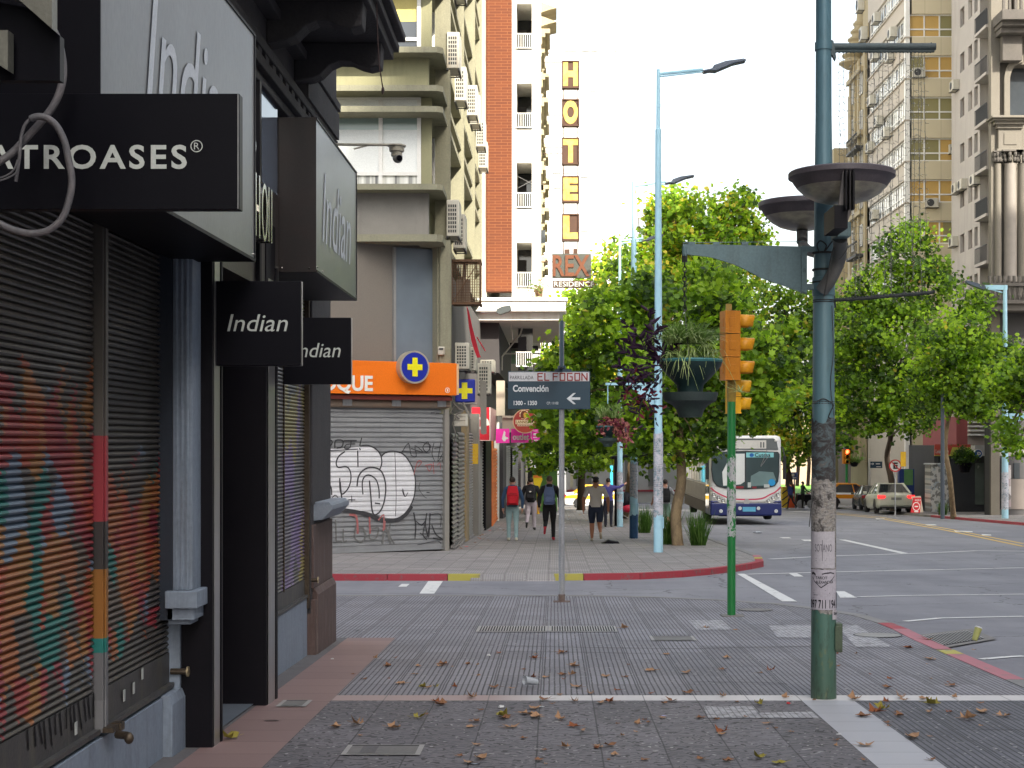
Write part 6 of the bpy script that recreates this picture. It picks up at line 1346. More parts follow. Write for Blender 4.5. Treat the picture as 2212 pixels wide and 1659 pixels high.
wstroke(mb,[(-1.1,1245),(-.9,1254),(-.5,1264),(-.35,1267),(0,1260),(.5,1250),(.75,1243),(.7,1237),(.4,1235),(0,1236),(-.3,1238)],2.2); wstroke(mb,[(-1.2,1238),(-1.0,1236),(-.8,1240)],5)
for v, a1 in ((1273,.0),(1279,.3),(1283,-.6),(1289,.6)): wstroke(mb,[(-1.0, v),(a1, v)],.9)
for v, a1 in ((1205,.1),(1209,.0)): wstroke(mb,[(-.8, v),(a1, v)],.5)
mb.build('poster_print', INK, lp)
wrap(lp, 'poster', PX, PD, rp,.55,1.5, VZ(1336, PD), VZ(1316, PD), PAP,.0075,8,.004,8)
wraptext(lp, 'Sindi', rp,.95,.55, VZ(1326, PD), VZ(1319, PD), INK,.0095, bold=.02)
wrap(lp, 'poster', PX, PD, rp,1.02,1.5, VZ(1312, PD), VZ(1278, PD), INK,.005,6,.002,9)
# hanging strands of small lights
def strand(u, v0, v1, seed):
    g = random.Random(seed); mb = MB(); pts = []; v = v0; uu = u
    while v < v1: pts.append(P(uu, v, PD + .02 + g.uniform(-.01,.01))); v += 14; uu += g.uniform(-1.1,1.1)
    mb.tube(pts,.0022,4,0, False)
    for p_ in pts[::1]:
        for _ in range(2): q = p_ + Vector((g.uniform(-.03,.03),0, g.uniform(-.02,.02))); mb.tube([p_, q],.0016,3,0); mb.ell(q,(.003,.003,.005),5,3,1)
    return mb
SW = pm('light_string_wire',(.13,.13,.11), None,9,.6, bump=0); SB = pm('unlit_bulb',(.42,.42,.36), None,9,.4, bump=0)
us = [1812,1822,1838,1846,1858,1874,1886,1898,1907,1919,1930,1944,1956,1968,1975,1984,1990,1998]
for i, u in enumerate(us): tag(strand(u,112,645 - rnd.choice([0,10,60,120,30]) if u < 1985 else 500,100 + i).build('string_light',[SW, SB]), 'thin strand of unlit string lights hanging from the upper arm of the lamp pole', 'string lights', 'strands of string lights under the pole arm')
# hanging planter
def planter(cx_, d, topv, s, label, full=True):
    k = d / F * s; zr = lambda v: VZ(topv, d) - (v - 779) * k
    t = thing('hanging_planter', label, 'planter',(cx_, d, zr(902)), 'hanging planters on the street poles')
    PG = pm('dark_green_pot',(.012,.035,.038),(.02,.04,.04),4,.5, bump=.1); PG2 = pm('grey_green_pot',(.035,.05,.05),(.03,.07,.05),4,.6)
    mb = MB(); mb.lathe([(69 * k, zr(783)),(71 * k, zr(779)),(69 * k, zr(776)),(66 * k, zr(778)),(60 * k, zr(786)),(.001, zr(788))],(cx_, d,0),32,1); mb.lathe([(70 * k, zr(780)),(66 * k, zr(792)),(46 * k, zr(815)),(29 * k, zr(832)),(27 * k, zr(848)),(.001, zr(849))],(cx_, d,0),32,0); mb.build('pot',[PG, pm('teal_rim',(.06,.22,.24), None,4,.5)], t, smooth=True)
    mb = MB(); mb.lathe([(.001, zr(852)),(56 * k, zr(850)),(60 * k, zr(848)),(60 * k, zr(852)),(56 * k, zr(866)),(38 * k, zr(876)),(30 * k, zr(886)),(25 * k, zr(901)),(.001, zr(902))],(cx_, d,0),32,0); mb.build('saucer', PG2, t, smooth=True)
    return t, k, zr
cxp = UX(1491, PD)
t, k, zr = planter(cxp, PD,779,1, 'large dark hanging planter with spider plant and purple trailing leaves, right of centre')
mb = MB(); z = VZ(556, PD); n = 0
cx2 = UX(1479, PD)
mb.tube([(cx2, PD, VZ(550, PD)),(cx2, PD, VZ(566, PD))],.02,8)
v = 566
while v < 668:
    zc = VZ(v + 5.5, PD); ax = (1,0) if n % 2 else (0,1); pts = [(cx2 + ax[0] * .012 * math.cos(q), PD + ax[1] * .012 * math.cos(q), zc + .022 * math.sin(q)) for q in [2 * math.pi * i / 10 for i in range(11)]]; mb.tube(pts,.0042,5,0, False); v += 10.5; n += 1
mb.build('chain', pm('dark_chain',(.05,.05,.05), None,20,.5,.6), t)
mb = MB(); g = random.Random(5)
b0 = (cxp - .03, PD, VZ(742, PD))
blades(mb, b0,560,.30,.009,1.3,5,0,1.1, g,.12,.12); blades(mb, b0,300,.29,.009,1.5,6,1,.9, g,.13,.13); blades(mb, P(1488,772, PD),160,.17,.009,1.7,7,0,.7, g,.14,.14); blades(mb, P(1480,770, PD - .16),34,.20,.008,1.6,17,1,.6, g,.10,.03)
for du, dv in ((45,30),(10,38),(60,42),(-25,45)): blades(mb, P(1480 + du,720 + dv, PD - .14),18,.15,.007,1.2,16,1,.9, g,.03,.03)
for pts in ([(1555,770),(1575,800),(1590,830),(1605,850)],[(1540,775),(1560,830),(1625,850)],[(1440,770),(1440,800),(1430,830)]): mb.tube(spl([tuple(P(u, v, PD - .15)) for u, v in pts],4),.002,4,1)
blades(mb, P(1600,848, PD - .2),14,.16,.006,1.2,4,1,.4, g)
pl = mb.build('spider_plant',[GR1, GR2], t)
def longleaf(mb, p, dr, L, w, m):
    dr = dr.normalized(); sd_ = dr.cross(Vector((rnd.uniform(-1,1),-1, rnd.uniform(-.6,.6)))).normalized(); q = p + dr * L; up = dr.cross(sd_) * w * .4
    mb.poly([p, p + dr * L * .3 + sd_ * w * .5, p + dr * L * .65 + sd_ * w * .42, q], m); mb.poly([p, q, p + dr * L * .65 - sd_ * w * .42 + up, p + dr * L * .3 - sd_ * w * .5 + up], m)
mb = MB(); g = random.Random(9)
stems = [[(1440,770),(1425,745),(1412,715),(1404,690),(1402,668)],[(1440,775),(1400,760),(1385,735),(1370,715),(1350,700)],[(1440,780),(1400,775),(1370,770),(1345,755)],[(1440,785),(1395,795),(1360,800),(1338,790)],[(1440,790),(1400,810),(1375,830),(1350,850)],[(1440,790),(1415,760),(1400,740),(1420,710)],[(1430,800),(1400,840),(1385,870),(1380,900)],[(1420,820),(1400,860),(1410,890)],[(1440,780),(1455,760),(1465,740)],[(1430,790),(1380,790),(1350,820)],[(1440,770),(1410,750),(1375,750),(1360,735)],[(1430,800),(1370,815),(1345,835)]]
for st in stems:
    pts = spl([tuple(P(u, v, PD - .05 + g.uniform(-.1,.12))) for u, v in st],4); mb.tube(pts,.004,5,0)
    for i, p_ in enumerate(pts[2:],2):
        for _ in range(1 if g.random() < .45 else 2):
            dv = (pts[min(i + 1, len(pts) - 1)] - pts[i - 1]).normalized() * .6 + Vector((g.uniform(-1,1), g.uniform(-1,1), g.uniform(-.5,1))) * .8
            longleaf(mb, p_, dv, g.uniform(.05,.10),.022,1 if (p_.z < VZ(835, PD) and g.random() < .5) else 0)
for _ in range(150):
    u, v = g.gauss(1385,30), g.gauss(852,34); longleaf(mb, P(u, v, PD + g.uniform(-.12,.15)), Vector((g.uniform(-1,1), g.uniform(-1,1), g.uniform(-1,.6))), g.uniform(.03,.065),.016,1 if g.random() < .25 else 0)
mb.build('purple_plant',[PUR, PUR2], t)
mb = MB()
for a in range(3): q = 2 * math.pi * a / 3 + .4; mb.tube([(cx2, PD, VZ(668, PD)),(cxp + .22 * math.cos(q), PD + .22 * math.sin(q), VZ(779, PD))],.003,4)
mb.build('hanger', pm('hanger_wire',(.06,.06,.06), None,9,.5,.6), t)

# traffic light in the middle distance
d = 17.8; x = UX(1580, d); tl = thing('traffic_light', 'orange traffic light on a bright green pole in front of the bus', 'traffic light',(x, d, gz(d)), 'traffic lights')
t = NT('green_pole_paint'); p = t.pos(); n1 = t.noise(t.mapv(p,(1,1,.6)),12,6,.7); zz = t.sep(p)[2]
t.base(t.ramp(n1,[(.3,(.012,.19,.04)),(.7,(.01,.15,.035))])); t.set(.4,0,.5); GRP = t.m
t = NT('peeling_labels'); p = t.pos(); n1 = t.noise(t.mapv(p,(1,1,.6)),14,6,.75)
t.base(t.ramp(n1,[(.45,(.014,.18,.04)),(.5,(.42,.42,.42)),(.6,(.30,.30,.30)),(.66,(.06,.07,.06)),(.7,(.40,.40,.42))], 'CONSTANT')); t.set(.8); PEEL = t.m
mb = MB(); mb.lathe([(9 * d / F, gz(d) - .02),(9 * d / F, VZ(866, d)),(8 * d / F, VZ(866, d)),(8 * d / F, VZ(815, d))],(x, d,0),20); mb.build('pole', GRP, tl, smooth=True)
wrap(tl, 'torn_labels', x, d,9 * d / F,-2.8,2.8, VZ(1160, d), VZ(985, d), PEEL,.003,20,.02,3)
mb = MB(); mb.box(x - .12, x + .14, d - .1, d + .1, gz(d), gz(d) + .015); mb.build('base_plate', CONC, tl)
OR_ = pm('orange_housing',(.50,.175,.004),(.42,.14,.004),5,.45, bump=.05, dirt=((.24,.07,.01),12)); AM = pm('amber_visor',(.66,.28,.006),(.56,.22,.006),4,.45, bump=.05, dirt=((.32,.12,.02),12)); YM = pm('yellow_housing',(.78,.40,.01),(.70,.34,.01),5,.45)
def thead(parent, x, y, z0, n, w, hgt, dep, az, hm, vm, lens=False, vis=.19):
    """stack of n lamp sections; az: heading of the lenses, 0 = +X, counter clockwise"""
    U = Vector((math.cos(az), math.sin(az),0)); fr_ = FR((x, y,0), Vector((-U.y, U.x,0)) * -1, U)
    fr_ = FR((x, y,0), Vector((-math.sin(az), math.cos(az),0)), U)
    for k in range(n):
        zb = z0 + k * hgt; mb = MB(); mb.boxf(fr_,-w / 2, w / 2, zb + .005, zb + hgt - .005,-dep,0); mb.boxf(fr_,-w / 2 - .008, w / 2 + .008, zb, zb + .012,-dep - .006,.006)
        mb.boxf(fr_,-w * .2, w * .2, zb + hgt * .3, zb + hgt * .68,-dep - .006,-dep)
        for s in (-1,1): mb.boxf(fr_, s * w / 2 - .004, s * w / 2 + .006, zb + hgt * .3, zb + hgt * .68,-dep * .75,-dep * .3)
        hs_ = mb.build('housing', hm, parent, bevel=.012)
        mb = MB(); cz_ = zb + hgt / 2; r = min(w, hgt) * .46; m_ = 18
        for i in range(m_):
            t0, t1 = math.radians(-35 + 250 * i / m_), math.radians(-35 + 250 * (i + 1) / m_)
            f = lambda t, c, rr: fr_.p(rr * math.cos(t), cz_ + rr * math.sin(t), c)
            ln = lambda t: vis * (.80 + .20 * max(0, math.sin(t)))
            mb.poly([f(t0,0, r), f(t1,0, r), f(t1, ln(t1), r * .96), f(t0, ln(t0), r * .96)])
        v_ = mb.build('visor', vm, parent, smooth=True); md = v_.modifiers.new('s', 'SOLIDIFY'); md.thickness = .006
        mb = MB(); mb.poly([fr_.p(r * .9 * math.cos(2*math.pi*i/20), cz_ + r * .9 * math.sin(2*math.pi*i/20),.004) for i in range(20)])
        mb.build('lens',(lens[k] if lens else BLK), parent)
thead(tl, UX(1593, d), d - .02, VZ(822, d),3,.21,50 * d / F,.185, R(12), OR_, AM, vis=.2)
thead(tl, UX(1600, d), d + .22, VZ(893, d),2,.20,.205,.13, R(12), YM, YM, vis=.15)
mb = MB(); mb.box(UX(1568, d), UX(1580, d), d - .04, d + .04, VZ(673, d), VZ(657, d)); mb.lathe([(.05, VZ(868, d)),(.055, VZ(845, d)),(.045, VZ(820, d))],(x, d,0),12); mb.build('clamp', pm('brass_clamp',(.30,.20,.03),(.12,.07,.02),12,.5), tl)
# street name sign
d = 19.96; x = UX(1215, d); st = thing('street_sign', 'dark blue street name sign with a left arrow on a grey pole in the centre', 'street sign',(x, d, gz(d)))
GPOLE = pm('grey_pole_paint',(.32,.33,.35),(.20,.20,.21),6,.5,.2, bump=.2, dirt=((.10,.09,.085),14))
mb = MB(); mb.lathe([(7 * d / F, gz(d) - .02),(7 * d / F, gz(d) + .12),(6.6 * d / F, gz(d) + .13),(5.6 * d / F, VZ(880, d)),(5 * d / F, VZ(695, d))],(x - .01, d,0),16); mb.build('pole', GPOLE, st, smooth=True)
mb = MB(); mb.lathe([(7.3 * d / F, gz(d) - .02),(7.3 * d / F, gz(d) + .10)],(x - .01, d,0),16); mb.box(x - .12, x + .1, d - .09, d + .09, gz(d), gz(d) + .008); mb.build('base', pm('rust_base',(.10,.05,.035),(.3,.28,.26),9,.9), st)
NB = pm('dark_blue_plate',(.018,.048,.075),(.022,.055,.085),2,.4, bump=.01)
ds = d - .06; fz = ff(ds)
mb = MB(); mb.box(UX(1097, ds), UX(1275, ds), ds, ds + .035, VZ(884, ds), VZ(802, ds)); pt = mb.build('plate', NB, st, bevel=.006)
mb = MB(); mb.boxf(fz, UX(1099, ds), UX(1273, ds), VZ(823.5, ds), VZ(804, ds),.001,.003); mb.build('ad_strip', pm('ad_white',(.62,.62,.64), None,4,.6, bump=0), pt)
textf('lettering', 'PARRILLADA', fz, UX(1101.7, ds), UX(1152.5, ds), VZ(819.3, ds), VZ(811.8, ds),.004,.001, INK, pt)
MRN = pm('maroon_letter',(.33,.04,.035), None,9,.6, bump=0)
mb = MB()                                                  # bamboo-stroke capitals
def glyph(strokes, u0, u1, v0, v1, wd=2.7):
    for s in strokes: mb.line(fz,[(UX(u0 + (u1 - u0) * a, ds), VZ(v1 + (v0 - v1) * b, ds)) for a, b in s], wd * ds / F,.0045)
gl = {'E': [[(0,0),(0,1)],[(0,1),(1,1)],[(0,.52),(.85,.52)],[(0,0),(1,0)]], 'L': [[(0,1),(0,0)],[(0,0),(1,0)]], 'F': [[(0,0),(0,1)],[(0,1),(1,1)],[(0,.52),(.85,.52)]], 'O': [[(0,0),(0,1)],[(0,1),(1,1)],[(1,1),(1,0)],[(1,0),(0,0)]], 'G': [[(1,1),(0,1)],[(0,1),(0,0)],[(0,0),(1,0)],[(1,0),(1,.5)],[(1,.5),(.55,.5)]], 'N': [[(0,0),(0,1)],[(0,1),(1,0)],[(1,0),(1,1)]]}
for ch, u0, u1 in (('E',1162,1172),('L',1177,1186),('F',1195,1205),('O',1210,1220),('G',1226,1236),('O',1242,1252),('N',1257,1268)): glyph(gl[ch], u0, u1,806.5,821.5)
mb.build('lettering', MRN, pt)
LW = pm('sign_white',(.68,.72,.74), None,6,.5, bump=0)
textf('lettering', 'Convención', fz, UX(1108, ds), UX(1185, ds), VZ(846.5, ds), VZ(831.5, ds),.004,.001, LW, pt, bold=.03)
textf('lettering', '1300 - 1350', fz, UX(1109.6, ds), UX(1160, ds), VZ(875.3, ds), VZ(865.7, ds),.004,.001, LW, pt, bold=.03); textf('lettering', 'CP: 11100', fz, UX(1181, ds), UX(1206, ds), VZ(873.7, ds), VZ(868, ds),.004,.001, LW, pt)
mb = MB(); ar = [(1224,861),(1238.5,849),(1244,849),(1234,858.3),(1253.4,858.3),(1253.4,863.7),(1234,863.7),(1244,873),(1238.5,873)]
mb.poly([fz.p(UX(u, ds), VZ(v, ds),.0045) for u, v in ar]); mb.build('arrow', LW, pt)
mb = MB(); mb.poly([(x - .02 + .0, d - .35,0)] * 3) if False else None
mb.prism(FR((x - .012, d,0),(0,1,0),(1,0,0)),[(-.62, VZ(798, d)),(.40, VZ(798, d)),(.40, VZ(700, d)),(-.62, VZ(700, d))],-.02,.02)
mb.build('side_plate', NB, st, bevel=.004, label='second street name plate seen edge on'); mb = MB(); mb.lathe([(.05, VZ(805, d)),(.055, VZ(795, d)),(.05, VZ(790, d))],(x - .01, d,0),12); mb.box(x - .1, x + .12, d - .05, d + .0, VZ(803, d), VZ(798, d)); mb.build('clamp', NB, st)
# ------------------------------------------------------------------ light blue lamp posts
t = NT('sky_blue_paint'); n1 = t.noise(t.pos(),3,5,.7); t.base(t.ramp(n1,[(.3,(.38,.62,.72)),(.7,(.31,.53,.63))])); t.set(.45,0,.5); SKB = t.m
t = NT('pasted_posters'); p = t.pos(); v = t.new('ShaderNodeTexVoronoi'); v.distance = 'CHEBYCHEV'; v.inputs['Scale'].default_value = 4.5; t.L(t.mapv(p,(1,1,.8)), v.inputs['Vector'])
n1 = t.noise(p,16,6,.75); c = t.ramp(n1,[(.38,(.50,.49,.52)),(.52,(.40,.39,.42)),(.56,(.22,.36,.42)),(.62,(.10,.09,.09)),(.66,(.42,.42,.44))]); s = t.sep(v.outputs['Color'])
c = t.mix(t.math('MULTIPLY', t.math('GREATER_THAN', s[0],.62),.45), c,(.62,.60,.66)); sx = t.math('FRACT', t.math('MULTIPLY', t.sep(p)[2],24)); c = t.mix(t.math('MULTIPLY', t.math('MULTIPLY', t.math('LESS_THAN', sx,.3), t.math('GREATER_THAN', t.noise(p,5,3),.52)),.6), c,(.08,.08,.1))
t.base(c); t.set(.8); PASTE = t.m
NAV = pm('navy_wrap',(.02,.07,.17),(.05,.14,.24),5,.6); LEDM = pm('led_head_grey',(.075,.095,.13),(.06,.075,.10),3,.4)
def skypost(u, vb, d, wpx, top, head, label, paste, arm=True, ring=None):
    x = UX(u, d); k = d / F; t = thing('street_lamp', label, 'street lamp',(x, d, gz(d)), 'light blue street lamps')
    mb = MB(); mb.lathe([(wpx * .54 * k, gz(d) - .02),(wpx * .52 * k, VZ(vb - 110, d)),(wpx * .47 * k, VZ(vb - 112, d)),(wpx * .43 * k, VZ(700, d)),(wpx * .34 * k, VZ(top + 130, d)),(wpx * .24 * k, VZ(top + 128, d)),(wpx * .19 * k, VZ(top, d))],(x, d,0),16)
    for vv in (vb - 55, vb - 72): mb.lathe([(wpx * .57 * k, VZ(vv, d)),(wpx * .57 * k, VZ(vv - 3, d))],(x, d,0),16)
    mb.box(x + wpx * .5 * k, x + wpx * .62 * k, d - .05, d + .05, VZ(vb - 52, d), VZ(vb - 76, d)); mb.build('pole', SKB, t, smooth=True)
    wrap(t, 'pasted_posters', x, d, wpx * .53 * k,-3,3, VZ(paste[0], d), VZ(paste[1], d), PASTE,.004,20,.05, int(u))
    if ring: wrap(t, 'navy_wrap', x, d, wpx * .56 * k,-3.1,3.1, gz(d), VZ(ring, d), NAV,.004,16,.03,3)
    if arm:
        (a0, a1), hd = head; mb = MB(); mb.tube([P(u, top + 10, d), P(a0, a1, d)],.035,6); mb.tube([P(u, top + 16, d), P(a0, a1 + 5, d)],.018,6); mb.box(x - .03, x + .05, d - .04, d + .04, VZ(top + 82, d), VZ(top + 75, d)); mb.build('lamp_arm', SKB, t)
        mb = MB(); mb.prism(ff(d),[(UX(a, d), VZ(b_, d)) for a, b_ in hd],-.14,.14); mb.build('lamp_head', LEDM, t, bevel=.03)
    return t
hd = lambda x0, y0, s=1: [(x0 + a * s, y0 + b_ * s) for a, b_ in ((0,0),(20,-4),(24,-11),(50,-20),(88,-25),(94,-23),(93,-20),(66,-14),(40,-3),(28,2),(16,1),(3,4))]
skypost(1422,1193,34.4,19,150,((1518,150), hd(1517,154)), 'nearest light blue street lamp with a poster covered foot and a curved lamp head',(1115,935))
skypost(1369,1163,43.1,16,392,((1438,392), hd(1436,396,.68)), 'second light blue street lamp with a navy blue wrapped foot',(1075,1000), ring=1112)
skypost(1339,1138,54.7,12.5,510,((1390,515), hd(1386,520,.5)), 'third and slimmest light blue street lamp, behind the navy footed one',(1100,1020))
# far side lamp: arm reaches left
d = 68; x = UX(2171, d); t = thing('street_lamp', 'light blue street lamp standing by the stone balustrade on the right', 'street lamp',(x, d, gz(d)), 'light blue street lamps')
mb = MB(); mb.lathe([(.15, gz(d)),(.14, VZ(900, d)),(.10, VZ(700, d)),(.085, VZ(616, d))],(x, d,0),14); mb.box(UX(2128, d), x + .1, d - .05, d + .05, VZ(626, d), VZ(616, d)); mb.tube([P(2128,622, d), P(2165,632, d)],.03,6); mb.build('pole', SKB, t, smooth=True)
mb = MB(); mb.prism(ff(d),[(UX(a, d), VZ(b_, d)) for a, b_ in ((2128,620),(2110,612),(2085,606),(2087,612),(2104,619),(2126,627))],-.14,.14); mb.build('lamp_head', LEDM, t)
wrap(t, 'pasted_posters', x, d,.15,-3,3, VZ(1100, d), VZ(1020, d), PASTE,.004,16,.05,8)
mb = MB(); mb.prism(ff(d),[(UX(a, d), VZ(b_, d)) for a, b_ in ((2180,893),(2215,893),(2215,905),(2195,912),(2180,925))],-.02,.02); mb.build('bracket', SKB, t)
# plain dark pole beside the slim tree
d = 67; x = UX(2036, d); mb = MB(); mb.lathe([(.10, gz(d)),(.095, VZ(1030, d)),(.085, VZ(950, d)),(.08, VZ(850, d))],(x, d,0),14)
tag(mb.build('pole', pm('blue_grey_pole',(.06,.08,.10),(.07,.07,.09),3,.6, dirt=((.04,.03,.04),4)), smooth=True), 'dark blue grey pole standing left of the slanting slim trunk', 'pole')
# bracket and distant planter on the nearest blue lamp
d = 34.4; mb = MB(); mb.box(UX(1308, d), UX(1413, d), d - .03, d + .03, VZ(832, d), VZ(827, d)); mb.prism(ff(d),[(UX(1413, d), VZ(832, d)),(UX(1360, d), VZ(834, d)),(UX(1413, d), VZ(880, d))],-.02,.02); mb.tube([P(1313,830, d), P(1313,872, d)],.012,5)
tag(mb.build('planter_bracket', SKB), 'light blue bracket arm holding the small distant hanging planter', 'bracket')
t, k, zr = planter(UX(1313, d), d,921,.36, 'small distant hanging planter with pale spider plant and wine red leaves')
mb = MB(); g = random.Random(12); bs = (UX(1315, d), d, VZ(903, d)); blades(mb, bs,170,.42,.022,1.1,2.6,0,1, g,.2,.2); blades(mb, bs,130,.42,.022,1.1,2.8,1,.9, g,.2,.2); mb.build('spider_plant',[GR1, GR2], t)
mb = MB()
for _ in range(420):
    u, v = g.gauss(1322,15), g.gauss(917,9) + max(0,(1322 - 1300) * 0); u = u if g.random() < .7 else g.gauss(1348,6); v = v if u < 1335 else g.gauss(932,13)
    longleaf(mb, P(u, v, d + g.uniform(-.3,.1)), Vector((g.uniform(-1,1), g.uniform(-1,1), g.uniform(-1,.4))), g.uniform(.08,.14),.05,0 if g.random() < .6 else 1)
mb.build('wine_plant',[leafmat('wine_leaf_far',(.17,.03,.045),.2), leafmat('rosy_leaf',(.34,.13,.10),.2)], t)

# ------------------------------------------------------------------ vehicles
TYRE = pm('tyre_rubber',(.02,.02,.021), None,9,.8, bump=.1); RIM = pm('alloy_rim',(.4,.4,.42), None,9,.3,.8); CGL = glass('car_glass',(.018,.022,.026),.04); LRED = emis('brake_light',(.75,.02,.02),.9); LAMP = glass('head_lamp_glass',(.5,.52,.52),.1); TRIM = pm('black_trim',(.018,.018,.02), None,9,.6)
def wheel(parent, x, y, z, r, w_, side):
    mb = MB(); mb.lathe([(r * .62,-w_ / 2),(r * .93,-w_ / 2),(r,-w_ * .32),(r, w_ * .32),(r * .93, w_ / 2),(r * .62, w_ / 2)],(x, y, z),28, axis='X'); wh = mb.build('wheel', TYRE, parent, smooth=True)
    mb = MB(); s = side * w_ * .36; mb.lathe([(r * .66, s),(r * .60, s + side * .012),(r * .56, s - side * .02)],(x, y, z),24, axis='X')
    for k in range(5):
        a = 2 * math.pi * k / 5; c, s_ = math.cos(a), math.sin(a); q = lambda rr, t: (x + s + side * .01, y + rr * c - t * s_, z + rr * s_ + t * c); mb.poly([q(0,-.05), q(0,.05), q(r * .6,.035), q(r * .6,-.035)])
    mb.lathe([(.06, s + side * .015),(.001, s + side * .02)],(x, y, z),12, axis='X'); mb.build('rim', RIM, wh)
    return wh
def car(name, label, body, loc, rz, roof=None, band=None, L=4.5, W=1.78, H=1.47, scale=1.0, group=None, lit=True, plate=True):
    """saloon seen mostly from behind: local -Y is the tail, +Y the nose"""
    t = thing(name, label, 'car',(0,0,0), group); w = W / 2
    st = [(-L/2,.42,.80,.70,.93),(-L/2 + .08,.30,.96,.84,1.0),(-L/2 + .6,.24,1.02,.90,1.0),(-L/2 + 1.2,.22,.97,.98,1.0),(0,.21,.96,1.0,1.0),(L/2 - 1.45,.22,.96,.98,1.0),(L/2 - .7,.24,.90,.93,.98),(L/2 - .15,.30,.76,.80,.90),(L/2,.38,.62,.62,.82)]
    mb = MB(); rings = []
    for y, zb, zt, wt_, wm in st:
        q = [(w * wm * .93, zb),(w * wm, zb + .12),(w * wm,(zb + zt) * .52),(w * wm * .985, zt - .12),(w * wt_ * .93, zt - .02),(w * wt_ * .7, zt),(0, zt + .015)]
        ring = [(x, y, z) for x, z in q] + [(-x, y, z) for x, z in reversed(q[:-1])]; rings.append(ring)
    n = len(rings[0]); mb.v = [p for r in rings for p in r]
    for i in range(len(rings) - 1):
        for j in range(n):
            a, b_ = i * n + j, i * n + (j + 1) % n; zm = sum(mb.v[q][2] for q in (a, b_, a + n, b_ + n)) / 4
            mb.f.append((a, b_, b_ + n, a + n)); mb.m.append(1 if (band is not None and .58 < zm < .86 and abs(mb.v[a][0]) > w * .75) else 0)
    mb.f += [tuple(range(n - 1,-1,-1)), tuple(range((len(rings) - 1) * n, len(rings) * n))]; mb.m += [0,0]
    bd = mb.build('body',[body, band or body], t, smooth=True); md = bd.modifiers.new('b', 'BEVEL'); md.width = .03; md.segments = 2; md.limit_method = 'ANGLE'; md.angle_limit = R(30)
    yb, yf, rb, rf = -L/2 + .62, L/2 - 1.15,-L/2 + 1.35, L/2 - 2.05; zb, zt = .95, H; wb, wt_ = w * .90, w * .66
    B = [(-wb, yb, zb + .03),(wb, yb, zb + .03),(wb, yf, zb - .05),(-wb, yf, zb - .05)]; T = [(-wt_, rb, zt - .04),(wt_, rb, zt - .04),(wt_, rf, zt - .03),(-wt_, rf, zt - .03)]
    mb = MB(); mb.v = B + T; mb.f = [(0,1,5,4),(1,2,6,5),(2,3,7,6),(3,0,4,7),(4,5,6,7)]; mb.m = [0] * 5; mb.build('windows', CGL, t)
    mb = MB()
    for s in (-1,1):
        for p0, p1, r in (((s * wb, yb, zb),(s * wt_, rb, zt - .03),.06),((s * wb, yf, zb - .06),(s * wt_, rf, zt - .02),.035),((s * (wb + .005),0, zb),(s * (wt_ + .005),-.05, zt - .03),.03),((s * wt_, rb, zt - .03),(s * wt_, rf, zt - .02),.035)): mb.tube([p0, p1], r,8)
    mb.build('pillars', roof or body, t)
    mb = MB(); mb.prism(FR((0,0,0),(0,1,0),(1,0,0)),[(rb - .04, zt - .05),(rb + .25, zt - .005),((rb + rf) / 2, zt + .01),(rf - .2, zt - .005),(rf + .04, zt - .04)],-wt_ - .01, wt_ + .01); mb.build('roof', roof or body, t, smooth=True, bevel=.02)
    for s in (-1,1):
        mb = MB(); mb.prism(FR((0,0,0),(1,0,0),(0,-1,0)),[(s * w * .99,.72),(s * w * .99,.90),(s * w * .62,.88),(s * w * .56,.80),(s * w * .70,.72)], L/2 - .13, L/2 + .035); mb.build('tail_light', LRED if lit else pm('tail_lens',(.3,.01,.02), None,9,.3), t, bevel=.01)
        mb = MB(); mb.box(s * w * .55, s * w * .92, L/2 - .12, L/2 - .02,.55,.68); mb.build('headlight', LAMP, t, bevel=.02)
        mb = MB(); mb.box(s * (w + .02), s * (w + .20), yf - .35, yf - .22,.92,1.06); mb.build('mirror', body, t, bevel=.03)
        for y in (-L/2 + .95, L/2 - .85):
            mb = MB(); mb.lathe([(.37,0),(.37,.02)],(s * (w * .93), y,.32),24, axis='X'); wheel(t, s * (w - .10), y,.32,.32,.2, s)
            mb = MB(); pts = [(s * (w + .003), y + .40 * math.cos(a),.32 + .40 * math.sin(a)) for a in [math.pi * k / 12 for k in range(13)]]; mb.poly(pts); mb.build('wheel_arch', TRIM, t)
    mb = MB(); mb.box(-w * .88, w * .88,-L/2 - .03,-L/2 + .1,.24,.34); mb.build('bumper_trim', TRIM, t, bevel=.02)
    if plate:
        mb = MB(); mb.box(-.25,.25,-L/2 - .012,-L/2 + .05,.66,.78); mb.build('number_plate', pm('grey_plate',(.22,.22,.21), None,9,.5), t)
    t.location = loc; t.rotation_euler = (SL * -math.cos(rz),0, rz); t.scale = (scale,) * 3
    return t
SILG = pm('silver_green_paint',(.56,.57,.48),(.50,.51,.43),1,.22,.1, bump=0, spec=.7); WHT = pm('white_car_paint',(.78,.78,.76),(.7,.7,.68),1,.25,0, bump=0, spec=.7); DKC = pm('dark_olive_paint',(.10,.095,.065),(.07,.065,.05),1,.25,.3, bump=0); TYL = pm('taxi_yellow',(.75,.42,.02),(.7,.38,.02),1,.3, bump=0); TOR = pm('taxi_orange',(.72,.27,.01),(.65,.24,.01),1,.3, bump=0)
def road(x, y): return (x, y, gz(y) - .10)
def roadat(u, v): q = G(u, v,.10); return (q.x, q.y, gz(q.y) - .10)
x_, y_, z_ = roadat(1908,1112)
car('sedan', 'silver green sedan seen from behind with its brake lights lit', SILG,(x_ + .75, y_ + 2.3, z_), R(-2), scale=1.10)
x_, y_, z_ = roadat(1868,1106)
car('sedan', 'dark olive sedan parked behind the silver green one', DKC,(x_ + 1.0, y_ + 3, z_), R(-3), scale=1.0, lit=False)
x_, y_, z_ = roadat(1858,1100)
